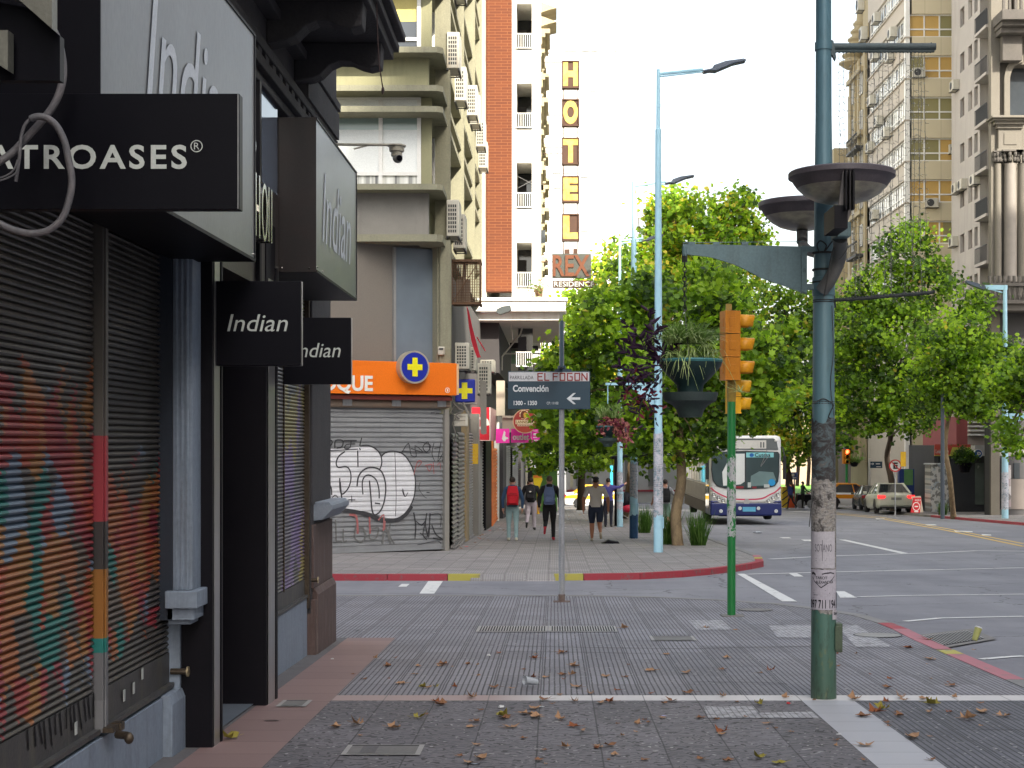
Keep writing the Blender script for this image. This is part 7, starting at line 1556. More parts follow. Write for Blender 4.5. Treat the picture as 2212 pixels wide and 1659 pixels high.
car('taxi', 'white taxi with orange roof and side band behind the dark sedan on the right', WHT,(x_ - .5, y_ + 1.2, z_), R(-78), roof=TOR, band=TOR, scale=1.12, group='white taxis', lit=False)
x_, y_, z_ = roadat(1296,1100)
car('taxi', 'white taxi with yellow roof and side band crossing the street beyond the pedestrians', WHT,(x_, y_ + 1, z_), R(-88), roof=TYL, band=TYL, scale=1.05, group='white taxis', lit=False)

# bus
d = 61.0; zb = VZ(1130, d); bx0, bx1 = UX(1535, d), UX(1688, d); bcx = (bx0 + bx1) / 2
bus = thing('bus', 'white city bus with navy blue skirt and pink red line, beside the tan tree trunk', 'bus',(bcx, d, zb))
WB_ = pm('bus_white',(.70,.70,.68),(.62,.62,.60),1,.35, bump=0); NVY = pm('bus_navy',(.012,.022,.13),(.015,.025,.11),1,.35, bump=0); PKR = pm('bus_pink_line',(.60,.06,.12), None,2,.4, bump=0)
BZ = lambda v: VZ(v, d); BX = lambda u: UX(u, d); f_ = ff(d)
mb = MB(); mb.box(bx0, bx1, d, d + 12.2, BZ(1113), BZ(941),0); mb.build('body', WB_, bus, bevel=.16)
mb = MB(); mb.box(bx0 - .012, bx1 + .012, d - .02, d + 12.1, BZ(1114), BZ(1086),0); mb.box(bx0 - .012, BX(1566), d - .02, d + 1.0, BZ(1087), BZ(1081),0); mb.box(BX(1658), bx1 + .012, d - .02, d + 1.0, BZ(1087), BZ(1081),0); mb.build('skirt', NVY, bus, bevel=.08)
wsp = [(1537,979),(1540,976),(1612,974),(1680,976),(1684,981),(1683,1020),(1681,1040),(1674,1050),(1655,1055),(1612,1057),(1565,1055),(1548,1050),(1539,1038),(1536,1015)]
mb = MB(); mb.prism(f_,[(BX(u), BZ(v)) for u, v in wsp],.004,.03,1); mb.prism(f_,[(BX(1610 + (u - 1610) * .972), BZ(1015 + (v - 1015) * .955)) for u, v in wsp],.031,.036,0)
mb.box(BX(1609), BX(1611.5), d - .045, d - .03, BZ(1056), BZ(976),1); ws = mb.build('windshield',[glass('windshield_glass',(.035,.055,.055),.05), TRIM], bus)
mb = MB(); mb.prism(f_,[(BX(u), BZ(v)) for u, v in ((1583,980),(1608.5,980),(1608.5,1040),(1600,1046),(1585,1048),(1562,1049),(1560,1020),(1570,1000))],.0365,.038,0); mb.prism(f_,[(BX(u), BZ(v)) for u, v in ((1622,1028),(1640,1018),(1670,1020),(1676,1036),(1670,1048),(1620,1050))],.0365,.038,1)
for u0, u1, v0, v1, m in ((1615,1622,1042,1053,2),(1650,1662,1046,1053,2),(1625,1634,1051,1055,3),(1585,1606,1050,1055,3)): mb.box(BX(u0), BX(u1), d - .0395, d - .0365, BZ(v1), BZ(v0), m)
mb.build('windshield_reflection_and_contents',[pm('white_glass_reflection',(.72,.74,.72), None,1,.5), glass('teal_dash',(.10,.17,.17),.3), PALE, pm('dark_red_card',(.25,.02,.03), None,9,.6)], ws)  # left pale shape is a reflection painted onto the glass
mb = MB(); disc(mb, ff(d - .04), BX(1667), BZ(1042),.14,.14,.002); mb.build('round_sticker', pm('sky_sticker',(.02,.30,.62), None,9,.5), ws)
mb = MB(); mb.box(BX(1611.5), BX(1671), d - .042, d - .038, BZ(988), BZ(977.5)); ban = mb.build('name_strip', pm('aqua_strip',(.25,.60,.62), None,9,.5), ws)
textf('lettering', 'Cutcsa', ff(d - .042), BX(1630), BX(1664), BZ(987), BZ(978.5),.001,.004, INK, ban, bold=.02)
mb = MB(); mb.prism(ff(d - .042),[(BX(1623.5) + .09 * math.cos(a), BZ(983) + .075 * math.sin(a)) for a in [2 * math.pi * k / 16 for k in range(16)]],.001,.004); mb.build('round_mark', pm('blue_dot',(.01,.12,.4), None,9,.5), ban)
mb = MB(); mb.prism(f_,[(BX(u), BZ(v)) for u, v in ((1541,971),(1545,950),(1552,947),(1670,947),(1677,950),(1681,972))],.004,.02); mb.prism(f_,[(BX(u), BZ(v)) for u, v in ((1549,969),(1552,951),(1655,951),(1655,969))],.021,.024,1)
for u in (1642,1648): mb.box(BX(u), BX(u + 3), d - .026, d - .024, BZ(967), BZ(955),0)
mb.ell((BX(1675), d - .03, BZ(952)),(.05,.03,.05),8,6,1); mb.build('destination_sign',[glass('sign_glass',(.10,.11,.11),.1), pm('pale_blind_roll',(.62,.60,.55), None,2,.5)], bus)
mb = MB(); fb_ = ff(d - .02)
def curve_line(pts, w): mb.line(f_,[(BX(u), BZ(v)) for u, v in smooth2(pts,4)], w,.006)
curve_line([(1536,1054),(1545,1062),(1560,1070),(1580,1077),(1612,1079),(1645,1077),(1662,1069),(1676,1062),(1686,1052)],.055); mb.build('pink_line', PKR, bus)
mb = MB(); curve_line([(1540,1082),(1552,1089),(1572,1093)],.05); curve_line([(1682,1082),(1668,1090),(1655,1093)],.05); mb.box(BX(1580), BX(1660), d - .012, d - .004, BZ(1086), BZ(1083)); mb.build('chrome_line', CHROME, bus)
for pts in ([(1535,1064),(1545,1066),(1562,1074),(1572,1082),(1570,1088),(1556,1086),(1541,1078)],[(1687,1062),(1676,1064),(1662,1073),(1653,1082),(1655,1087),(1668,1086),(1682,1077)]):
    mb = MB(); mb.prism(f_,[(BX(u), BZ(v)) for u, v in pts],.004,.022,0); s = 1 if pts[0][0] < 1600 else -1; u0 = 1542 if s == 1 else 1680
    for i in range(3): q = (BX(u0 + s * i * 10), d - .024, BZ(1069 + i * 6.5)); mb.lathe([(.09,-.002),(.08,-.008),(.05,-.003),(.001,-.002)], q,14,1, axis='Y'); mb.ell(q,(.04,.02,.04),8,5,2)
    mb.build('headlight',[pm('lamp_silver',(.50,.50,.48), None,2,.35,.3), CHROME, LAMP], bus)
mb = MB(); mb.box(BX(1592), BX(1644), d - .04, d - .02, BZ(1107), BZ(1093),1); mb.box(BX(1604), BX(1632), d - .05, d - .04, BZ(1105), BZ(1095),0)
for u in (1598,1638,1557,1676): mb.lathe([(.075,-.05),(.06,-.065),(.001,-.06)],(BX(u), d - .01, BZ(1098 if 1580 < u < 1650 else 1104)),12,2, axis='Y')
mb.build('number_plate',[pm('plate_blue',(.12,.42,.62), None,9,.5), NVY, LAMP], bus)
mb = MB(); disc(mb, f_, BX(1613), BZ(1084),.12,.12,.014); mb.tube([(BX(1643), d - .06, BZ(1006)),(BX(1652), d - .06, BZ(985)),(BX(1656), d - .05, BZ(972))],.012,5); mb.tube([(BX(1643), d - .06, BZ(1008)),(BX(1660), d - .06, BZ(985))],.01,5); mb.build('wiper', STEEL, bus)
for x0, x1 in ((BX(1690), BX(1696)),(BX(1524), BX(1530))):
    mb = MB(); mb.box(x0, x1, d - .3, d - .1, BZ(1035), BZ(985)); mb.tube([((x0 + x1) / 2, d - .2, BZ(985)),((x0 + x1) / 2 - .05, d, BZ(965))],.03,6); mb.build('mirror', TRIM, bus, bevel=.04)
sf = FR((bx0,0,0),(0,-1,0),(-1,0,0))
for k in range(8):
    y0 = d + 2.0 + k * 1.25; mb = MB(); mb.boxf(sf,-(y0 + 1.15),-y0, BZ(1045), BZ(985),.003,.02); mb.build('side_window', CGL, bus)
mb = MB(); mb.boxf(sf,-(d + 1.8),-(d + .6), BZ(1100), BZ(980),.003,.02,0); mb.boxf(sf,-(d + 1.22),-(d + 1.18), BZ(1100), BZ(980),.02,.03,1); mb.build('door',[CGL, WB_], bus)
mb = MB(); mb.boxf(sf,-(d + 12),-(d + 2), BZ(1086), BZ(1050),.013,.02,0); mb.boxf(sf,-(d + 12),-(d + 2), BZ(1113), BZ(1087),.013,.02,1); mb.build('side_panel',[pm('dusty_side',(.38,.36,.33),(.25,.23,.21),1,.6), pm('dirty_skirt',(.13,.115,.10), None,1,.7)], bus)
for xx, s in ((bx0 + .16,-1),(bx1 - .16,1)):
    for y in (d + 2.9, d + 9.2): wheel(bus, xx, y, zb + .5,.5,.3, s)
mb = MB(); mb.box(bx0 + .4, bx1 - .4, d + .5, d + 11.5, zb + .25, BZ(1113)); mb.build('underbody', TRIM, bus)

# ------------------------------------------------------------------ other street furniture
d = 56; t = thing('bus_shelter', 'dark flat roofed bus shelter on the left pavement behind the light blue lamps', 'bus shelter', tuple(G(1350,1142)))
mb = MB(); mb.prism(ff(d),[(UX(u, d), VZ(v, d)) for u, v in ((1322,986),(1415,976),(1420,982),(1322,992))],-1.6,0); mb.build('roof', BLKM, t)
mb = MB(); mb.box(UX(1327, d), UX(1341, d), d - .1, d + .1, gz(d), VZ(988, d)); mb.build('post', BLKM, t)
d = 55; t = thing('stroller', 'black stroller with a red bag beside the navy footed blue lamp post', 'stroller', tuple(G(1354,1136)))
mb = MB(); mb.ell(P(1352,1085, d),(.27,.35,.38),14,9); mb.build('hood', BLKM, t, smooth=True)
mb = MB(); mb.ell(P(1357,1098, d - .2),(.24,.2,.16),12,8); mb.build('bag', pm('red_nylon',(.45,.012,.04), None,5,.5), t, smooth=True)
mb = MB()
for u in (1343,1362): mb.tube([P(u,1105, d), P(u + 2,1133, d)],.018,6); mb.lathe([(.10,-.02),(.12,0),(.10,.02)], P(u,1130, d),14, axis='X')
mb.tube([P(1343,1110, d - .1), P(1364,1125, d - .1)],.02,6); mb.build('frame', pm('pale_frame',(.45,.42,.38), None,5,.5,.3), t)
d = 75.5; t = thing('sandwich_board', 'red and white folding sign on the right pavement beside the silver green car', 'sandwich board', tuple(G(1990,1112)))
mb = MB(); mb.prism(ff(d),[(UX(u, d), VZ(v, d)) for u, v in ((1967,1107),(1973,1075),(1990,1075),(1987,1108))],-.03,.03); mb.build('panel', pm('signal_red',(.60,.02,.03), None,4,.5), t)
mb = MB(); mb.prism(ff(d + .6),[(UX(u, d), VZ(v, d)) for u, v in ((1974,1074),(1995,1072),(2001,1108),(1990,1108))],-.03,.03); mb.build('rear_panel', pm('cream_board',(.5,.45,.36), None,4,.6), t)
textf('lettering', 'AQUI', ff(d - .03), UX(1976, d), UX(1988, d), VZ(1083, d), VZ(1078, d),.004,.004, WHITEF, t, bold=.02)
mb = MB(); fz = ff(d - .03); cx, cz_ = UX(1979, d), VZ(1094, d); mb.line(fz,[(cx + .17 * math.cos(2*math.pi*k/20), cz_ + .20 * math.sin(2*math.pi*k/20)) for k in range(21)],.035,.004); mb.boxf(fz, cx - .09, cx + .09, cz_ - .03, cz_ + .03,.004,.006); mb.boxf(fz, cx - .10, cx + .10, cz_ - .28, cz_ - .22,.004,.006); mb.build('round_mark', WHITEF, t)
d = 74.5; t = thing('no_parking_sign', 'round white and red no parking sign with a crossed black E', 'traffic sign', tuple(G(1934,1110)))
cx, cz_ = UX(1934, d), VZ(1006, d); r = 13.5 * d / F; fz = ff(d)
mb = MB(); mb.tube([(cx, d + .03, gz(d)),(cx, d + .03, cz_)],.03,8); mb.build('pole', GPOLE, t)
mb = MB(); mb.prism(fz,[(cx + r * math.cos(2*math.pi*k/32), cz_ + r * math.sin(2*math.pi*k/32)) for k in range(32)],-.02,0,0); pl = mb.build('disc', pm('sign_red',(.50,.03,.03), None,4,.5), t)
mb = MB(); disc(mb, fz, cx, cz_, r * .80, r * .80,.003); mb.build('face', pm('sign_face_white',(.60,.60,.58), None,4,.5), pl)
textf('lettering', 'E', fz, cx - .10, cx + .12, cz_ - .16, cz_ + .16,.006,.004, INK, pl, bold=.05)
mb = MB(); mb.line(fz,[(cx - r * .6, cz_ + r * .6),(cx + r * .6, cz_ - r * .6)],.05,.012); mb.build('slash', pm('sign_red2',(.50,.03,.03), None,4,.5), pl)
d = 74.2; mb = MB(); mb.box(UX(1946, d), UX(1957, d), d, d + .1, VZ(1008, d), VZ(976, d)); tag(mb.build('sign_panel', pm('yellow_panel',(.68,.40,.02), None,4,.5)), 'plain yellow upright panel right of the no parking sign', 'sign')
d = 98; t = thing('street_sign', 'small dark street name plate with a white right arrow above the cars', 'street sign', tuple(P(1894,1050, d)))
mb = MB(); mb.box(UX(1876, d), UX(1906, d), d, d + .05, VZ(1011, d), VZ(997, d)); mb.build('plate', NB, t); mb = MB(); mb.tube([P(1878,1090, d), P(1878,990, d)],.06,8); mb.build('pole', pm('cream_pole',(.5,.5,.46), None,4,.5), t)
mb = MB(); fz = ff(d); mb.boxf(fz, UX(1880, d), UX(1885, d), VZ(1002.8, d), VZ(1001.4, d),.002,.01); mb.prism(fz,[(UX(1885, d), VZ(1005, d)),(UX(1888, d), VZ(1002, d)),(UX(1885, d), VZ(999, d))],.002,.01); mb.boxf(fz, UX(1892, d), UX(1901, d), VZ(1003, d), VZ(1001, d),.002,.01); mb.boxf(fz, UX(1893, d), UX(1903, d), VZ(1009, d), VZ(1007.5, d),.002,.01); mb.build('arrow', WHITEF, t)
d = 105; t = thing('traffic_light', 'far traffic light showing red, right of the thick lamp pole', 'traffic light', tuple(P(1829,1080, d)), 'traffic lights')
REDL = emis('red_signal',(1,.06,.02),5.0)
thead(t, UX(1829, d), d - .1, VZ(1002, d),3,.50,10.5 * d / F,.3, R(-80), OR_, AM, lens=[BLK, BLK, REDL], vis=.2)
mb = MB(); mb.tube([P(1829,1092, d), P(1829,1002, d)],.09,8); mb.build('pole', GRP, t)
d = 105; t = thing('hanging_planter', 'tiny far hanging planter beside the red traffic light', 'planter', tuple(P(1845,1000, d)), 'hanging planters on the street poles')
mb = MB(); mb.lathe([(.35,0),(.2,-.3),(.001,-.35)], P(1845,998, d),12); mb.build('pot', BLKM, t); mb = MB(); blades(mb, P(1845,1000, d),120,.9,.08,1.2,1.4,0,.8, random.Random(3),.3,.3); mb.build('foliage',[GR1], t)
d = 80; t = thing('hanging_planter', 'dark leafy hanging planter in front of the grey doorways on the right', 'planter', tuple(P(2083,1010, d)), 'hanging planters on the street poles')
mb = MB(); mb.lathe([(.4,0),(.25,-.5),(.001,-.55)], P(2084,1000, d),14); mb.build('pot', BLKM, t); leafcloud('foliage',[(2083,985,17,18, d,.5)],1500,.12,[L_DK, L_MD],[.7,.3], t,77, DIAM,.15,20)
# promo board and kiosk on the right pavement
d = 87; t = thing('display_stand', 'tall blue and green advertising stand behind the red folding sign', 'display stand', tuple(G(1965,1110)))
mb = MB(); mb.box(UX(1943, d), UX(1975, d), d, d + .5, VZ(1098, d), VZ(1013, d),0); mb.box(UX(1953, d), UX(1972, d), d - .02, d, VZ(1048, d), VZ(1014, d),1); mb.build('panel',[pm('navy_poster',(.015,.03,.14),(.02,.06,.24),2,.4), pm('green_poster',(.08,.22,.07),(.2,.3,.16),2,.4)], t)
mb = MB()
for i in range(2):
    for j in range(4): mb.box(UX(1956 + i * 9, d), UX(1961 + i * 9, d), d - .03, d - .001, VZ(1064 + j * 9, d), VZ(1062.5 + j * 9, d))
mb.build('print', pm('pale_blue_print',(.3,.42,.6), None,4,.5), t); mb = MB()
for u in (1946,1958,1971): mb.box(UX(u, d), UX(u + 1.5, d), d, d + .3, gz(d), VZ(1098, d))
mb.build('leg', GPOLE, t)
d = 78; t = thing('kiosk', 'white graffiti covered kiosk box behind the slanting slim trunk', 'kiosk', tuple(G(2029,1108)))
mb = MB(); mb.box(UX(2010, d), UX(2050, d), d, d + 1.2, gz(d) + .1, VZ(1005, d),0); mb.box(UX(2008, d), UX(2052, d), d - .06, d + 1.3, VZ(1005, d), VZ(1001, d),0); mb.build('cabin', shutter_paint('scribbled_white',(.55,.54,.52),[(.55,.54,.52),(.08,.08,.08),(.52,.52,.52),(.3,.36,.42),(.55,.54,.52),(.12,.12,.12)],-3.5,2,9,7,.75, 'x'), t, bevel=.03)
# construction barrier, cyclist cart, notice on the plaza
d = 98; t = thing('barrier', 'yellow and orange construction barrier at the plaza corner right of the bus', 'barrier', tuple(G(1700,1098)))
mb = MB(); mb.box(UX(1690, d), UX(1703, d), d, d + .8, gz(d), VZ(1052, d),0); mb.box(UX(1703, d), UX(1716, d), d - .1, d + .7, gz(d), VZ(1046, d),1); mb.box(UX(1704, d), UX(1715, d), d - .12, d - .101, VZ(1072, d), VZ(1066, d),2)
for v in (1058,1072,1086): mb.line(ff(d),[(UX(1690, d), VZ(v + 8, d)),(UX(1703, d), VZ(v - 2, d))],.08,.004,3)
mb.build('panels',[pm('barrier_yellow',(.66,.45,.03), None,3,.6), pm('barrier_orange',(.68,.09,.015), None,3,.6), WHITEF, DSTONE], t)
d = 100; t = thing('information_sign', 'small blue square information sign on the plaza lawn edge', 'sign', tuple(P(1716,1060, d)))
mb = MB(); mb.box(UX(1709, d), UX(1723, d), d, d + .06, VZ(1036, d), VZ(1020, d)); mb.tube([P(1716,1095, d), P(1716,1036, d)],.05,6); mb.build('board', pm('info_blue',(.09,.13,.32), None,4,.5), t); mb = MB(); mb.box(UX(1712, d), UX(1720, d), d - .01, d, VZ(1033, d), VZ(1031, d)); disc(mb, ff(d), UX(1713, d), VZ(1026, d),.1,.1,.01); mb.build('print', WHITEF, t)
d = 97; t = thing('cart', 'dark street cart next to the person on the plaza', 'cart', tuple(G(1738,1098)))
mb = MB(); mb.prism(ff(d),[(UX(u, d), VZ(v, d)) for u, v in ((1722,1090),(1723,1066),(1760,1070),(1764,1092))],-.8,0); mb.build('body', BLKM, t, bevel=.04); mb = MB(); mb.tube([P(1722,1068, d - .1), P(1770,1068, d - .1)],.03,6); mb.tube([P(1745,1068, d - .1), P(1757,1050, d - .1)],.03,6)
for u in (1730,1752): mb.lathe([(.25,-.04),(.28,0),(.25,.04)],(UX(u, d), d - .05, gz(d) + .25),14, axis='Y')
mb.build('frame', GPOLE, t)
# yellow waste bin and kiosk far on the left pavement
d = 76; t = thing('waste_bin', 'bright yellow and orange bin strapped to a thin yellow post beyond the walkers', 'bin', tuple(G(1160,1110)))
mb = MB(); mb.prism(ff(d),[(UX(u, d), VZ(v, d)) for u, v in ((1158,1058),(1150,1036),(1151,1032),(1171,1032),(1172,1036),(1166,1052))],-.3,0); mb.build('bin', pm('bin_yellow',(.75,.55,.01), None,5,.5), t); mb = MB(); mb.box(UX(1152, d), UX(1170, d), d - .02, d + .2, VZ(1032, d), VZ(1027, d)); mb.build('lid', pm('bin_orange',(.7,.2,.02), None,5,.5), t)
mb = MB(); mb.tube([P(1162.5,1110, d + .2), P(1162.5,965, d + .2)],.07,8); mb.tube([P(1150,968, d + .2), P(1175,966, d + .2)],.05,6); mb.build('post', TYL, t)
d = 86; t = thing('news_kiosk', 'green and cream newspaper kiosk at the far end of the left pavement', 'kiosk', tuple(G(1175,1104)))
mb = MB(); mb.box(UX(1140, d), UX(1204, d), d, d + 2.5, gz(d), VZ(1012, d),0); mb.box(UX(1166, d), UX(1200, d), d - .05, d + 2, VZ(1012, d), VZ(988, d),1); mb.box(UX(1165, d), UX(1202, d), d - .12, d, VZ(988, d), VZ(980, d),2); mb.box(UX(1140, d), UX(1150, d), d - .1, d, VZ(1100, d), VZ(1010, d),3); mb.build('cabin',[pm('kiosk_green',(.12,.30,.07),(.2,.42,.1),1,.5), pm('cream_panel',(.55,.52,.40), None,1,.6), pm('dark_green_strip',(.02,.08,.05), None,1,.5), DSTONE], t)
textf('lettering', 'KIOSCO', ff(d - .12), UX(1172, d), UX(1196, d), VZ(986, d), VZ(981.5, d),.002,.01, PALE, t)
mb = MB(); mb.line(ff(d - .05), smooth2([(UX(u, d), VZ(v, d)) for u, v in ((1168,1000),(1180,1004),(1195,998),(1199,990))]),.05,.004); mb.build('drawing', DSTONE, t)
d = 92; mb = MB(); mb.box(UX(1303, d), UX(1316, d), d, d + .4, VZ(1005, d), VZ(982, d),0); mb.box(UX(1304, d), UX(1315, d), d - .02, d, VZ(991, d), VZ(985, d),1); mb.box(UX(1318, d), UX(1324, d), d, d + .3, VZ(1050, d), VZ(1006, d),1)
tag(mb.build('advertising_totem',[pm('totem_blue',(.05,.18,.42), None,2,.4), pm('totem_cyan',(.05,.45,.65), None,2,.4)]), 'small blue and cyan advertising totem beyond the man with the cap', 'advertising totem')
# ------------------------------------------------------------------ people
SK1 = pm('skin_light',(.46,.25,.17),(.40,.20,.14),6,.55, bump=0); SK2 = pm('skin_tan',(.30,.13,.07),(.24,.10,.05),6,.55, bump=0)
cloth = lambda n, c, c2=None, sc=7: pm(n, c, c2, sc,.9, bump=.25, fine=40)
HAIRD = pm('dark_hair',(.025,.017,.012),(.04,.028,.02),30,.7, bump=.3)
def capsule_body(nodes, edges, rad, root, name, zone, mats, parent):
    me = bpy.data.meshes.new('tmp_skin'); me.from_pydata(nodes, edges,[]); ob = bpy.data.objects.new('tmp_skin', me); COL.objects.link(ob)
    ob.modifiers.new('skin', 'SKIN').use_smooth_shade = True
    for i, r in enumerate(rad): me.skin_vertices[0].data[i].radius = (r, r) if not isinstance(r, tuple) else r
    me.skin_vertices[0].data[root].use_root = True
    sb_ = ob.modifiers.new('sub', 'SUBSURF'); sb_.levels = 2; sb_.render_levels = 2
    bpy.context.view_layer.update()
    m2 = bpy.data.meshes.new_from_object(ob.evaluated_get(bpy.context.evaluated_depsgraph_get())); bpy.data.objects.remove(ob)
    m2.name = name
    for m in mats: m2.materials.append(m)
    A = np.array(nodes); EI = np.array(edges); P0, AB = A[EI[:,0]], A[EI[:,1]] - A[EI[:,0]]
    n = len(m2.polygons); C = np.empty(n * 3); m2.polygons.foreach_get('center', C); C = C.reshape(-1,3)
    S = np.clip(((C[:, None] - P0[None]) * AB[None]).sum(2) / np.maximum(1e-9,(AB ** 2).sum(1))[None],0,1)
    D = np.linalg.norm(C[:, None] - P0[None] - AB[None] * S[:, :, None], axis=2); J = D.argmin(1)
    m2.polygons.foreach_set('material_index',[zone(int(EI[j,0]), int(EI[j,1]), float(S[i, j]), C[i]) for i, j in enumerate(J)]); m2.polygons.foreach_set('use_smooth',[True] * n)
    o = bpy.data.objects.new(name, m2); COL.objects.link(o); o.parent = parent; return o
def person(label, loc, heading, H, top, bottom, skin, shoe, legs=((.25,.1),(-.3,.5)), arms=((-.15,.2,.1),(.2,.25,.1)), sleeve='long', shorts=False, hair=HAIRD, hood=None, cap=None, bulk=1.0, hairlen=.0, shoe2=None, lean=0.0, raised=None, group=None, detail=True):
    """legs = (hip, knee flex) per side, arms = (swing, elbow, spread) per side; local +Y is ahead"""
    t = thing('person', label, 'person',(0,0,0), group); N, Rr, E = [],[],[]
    def nd(p, r, par=None):
        N.append(tuple(p)); Rr.append(r); 
        if par is not None: E.append((par, len(N) - 1))
        return len(N) - 1
    B = bulk; ly = math.sin(lean)
    pel = nd((0,0,.95),(.135 * B,.115 * B)); wa = nd((0, ly * .15,1.10),(.135 * B,.10 * B), pel); ch = nd((0, ly * .35,1.30),(.165 * B,.115 * B), wa); ub = nd((0, ly * .45,1.42),(.11 * B,.09 * B), ch)
    nk = nd((0, ly * .5 + .005,1.50),.056, ub); h0 = nd((0, ly * .55 + .02,1.575),(.066,.078), nk); h1 = nd((0, ly * .6 + .02,1.655),(.074,.09), h0); h2 = nd((0, ly * .6 + .01,1.71),(.05,.06), h1)
    nose = nd((0, ly * .6 + .112,1.60),.012, h0)
    A_, sh = {}, {}
    for s,(sw, el, sp) in zip((-1,1), arms):
        S = nd((s * .165 * B, ly * .42,1.415),.066 * B, ub); rz_ = raised and raised[0] == s
        if rz_: eb = (s * .37, ly * .42 + .05,1.40); wr = (s * .55,.12,1.50)
        else:
            eb = (S and N[S][0] + s * .06 + s * sp * .28, N[S][1] + .28 * math.sin(sw),1.415 - .28 * math.cos(sw)); wr = (eb[0] + s * sp * .1 - s * .02, eb[1] + .25 * math.sin(sw + el), eb[2] - .25 * math.cos(sw + el))
        e = nd(eb,.050 * B, S); m1 = nd(tuple((np.array(eb) * .5 + np.array(wr) * .5)),.043 * (B if sleeve == 'long' else 1), e); w_ = nd(wr,.032 if sleeve == 'short' else .036, m1)
        dv = np.array(wr) - np.array(eb); dv /= np.linalg.norm(dv); pm_ = nd(tuple(np.array(wr) + dv * .045),(.034,.02), w_); kn = nd(tuple(np.array(wr) + dv * .085),(.038,.018), pm_)
        A_[len(N)] = 1; sh[s] = (S, e, m1, w_, pm_, kn)
        side = np.array([0,1,0]) if abs(dv[2]) > .5 else np.array([0,0,1])
        for k in range(4):
            o_ = (k - 1.5) * .018; p0 = np.array(wr) + dv * .098 + side * o_; p1 = p0 + dv * (.032,.038,.036,.028)[k] + np.array([-s * .006,0,0]); p2 = p1 + dv * .026 + np.array([-s * .018,0,0]); a = nd(tuple(p0),.0098, kn); b_ = nd(tuple(p1),.009, a); nd(tuple(p2),.0085, b_)
        th = nd(tuple(np.array(wr) + dv * .05 + side * .040),.0125, pm_); nd(tuple(np.array(wr) + dv * .085 + side * .052 + np.array([-s * .01,0,0])),.011, th)
    L_ = {}; low = 9
    LG = 1.0 if not bottom[1] else bottom[1]
    for s,(hp, kf) in zip((-1,1), legs):
        h = nd((s * .085 * B,0,.88),.092 * B * LG, pel); k = (s * .10,.42 * math.sin(hp),.88 - .41 * math.cos(hp)); a2 = hp - kf; an = (s * .10, k[1] + .40 * math.sin(a2), k[2] - .40 * math.cos(a2))
        th = nd(tuple((np.array(N[h]) + np.array(k)) / 2),.078 * B * LG, h); kk = nd(k,.058 * LG, th); cf = nd((k[0], k[1] * .6 + an[1] * .4 - (.012 if shorts else 0), k[2] * .6 + an[2] * .4),.055 * LG, kk); aa = nd(an,.038 if shorts else .046 * LG, cf)
        fp = -kf * .9 + hp * .5 if kf > .4 else 0; fd = np.array([s * .12, math.cos(fp), math.sin(fp)]); he = nd(tuple(np.array(an) + np.array([0,-.035,-.045])),.036, aa); mf = nd(tuple(np.array(an) + fd * .09 + np.array([0,0,-.045])),.038, he); toe = nd(tuple(np.array(an) + fd * .17 + np.array([0,0,-.052])),.030, mf)
        L_[s] = (h, th, kk, cf, aa, he, mf, toe); low = min(low, an[2])
    def zone(a, b, sx, c):
        if b in (nk, h0, h1, h2, nose): return 0
        for s in (-1,1):
            S, e, m1, w_, pm_, kn = sh[s]
            if b in (m1, w_) or b == e: 
                if sleeve == 'long': return 1
                return 1 if (b == e and sx < .75) else 0
            if b == S: return 1
            if b > w_ and b <= kn + 14 and b >= pm_ and b < L_[-1][0]: 
                if (s == -1 and b < sh[1][0]) or (s == 1): return 0
            h, th, kk, cf, aa, he, mf, toe = L_[s]
            if b in (he, mf, toe): return 3 if s == 1 or shoe2 is None else 4
            if b in (th, kk): return 2 if not shorts or b == th or sx < .85 else 0
            if b in (cf, aa): 
                if shorts: return 0
                return 2
            if b == h: return 2
        if c[2] < .96: return 2
        return 1
    mats = [skin, top, bottom[0], shoe, shoe2 or shoe]
    bd = capsule_body(N, E, Rr, pel, 'body', zone, mats, t)
    hy = ly * .6
    if cap:
        mb = MB(); mb.ell((0, hy + .01,1.70),(.088,.105,.06),16,8); mb.ell((0, hy + .10,1.685),(.07,.07,.012),12,5); mb.build('cap', cap, t, smooth=True)
    if hair:
        mb = MB(); mb.ell((0, hy - .005,1.665 if not cap else 1.64),(.083,.10,.085 if not cap else .06),16,10)
        if hairlen: mb.ell((0, hy - .045,1.60),(.075,.055,.11),12,8)
        mb.build('hair', hair, t, smooth=True)
    mb = MB()
    for s in (-1,1): mb.ell((s * .082, hy + .015,1.60),(.012,.022,.032),8,6)
    mb.build('ear', skin, t, smooth=True)
    if detail:
        mb = MB()
        for s in (-1,1): mb.ell((s * .032, hy + .098,1.625),(.013,.01,.008),8,5)
        mb.box(-.024,.024, hy + .090, hy + .10,1.545,1.552); mb.build('face_features', BLKM, t)
    if hood:
        mb = MB(); mb.ell((0, ly * .45 - .055,1.475),(.105,.075,.06),14,8); mb.build('hood', hood, t, smooth=True)
    mb = MB(); mb.lathe([(.152 * B,.93),(.155 * B,1.0),(.148 * B,1.06)],(0, ly * .05,0),20)
    hm = mb.build('hem', top, t, smooth=True); hm.scale = (1,.82,1)
    s_ = H / 1.76; t.location = (loc[0], loc[1], loc[2] + (.10 - low) * 0); t.scale = (s_,) * 3; t.rotation_euler = (0,0, heading)
    t.location.z = loc[2] - (low - .085) * s_
    return t
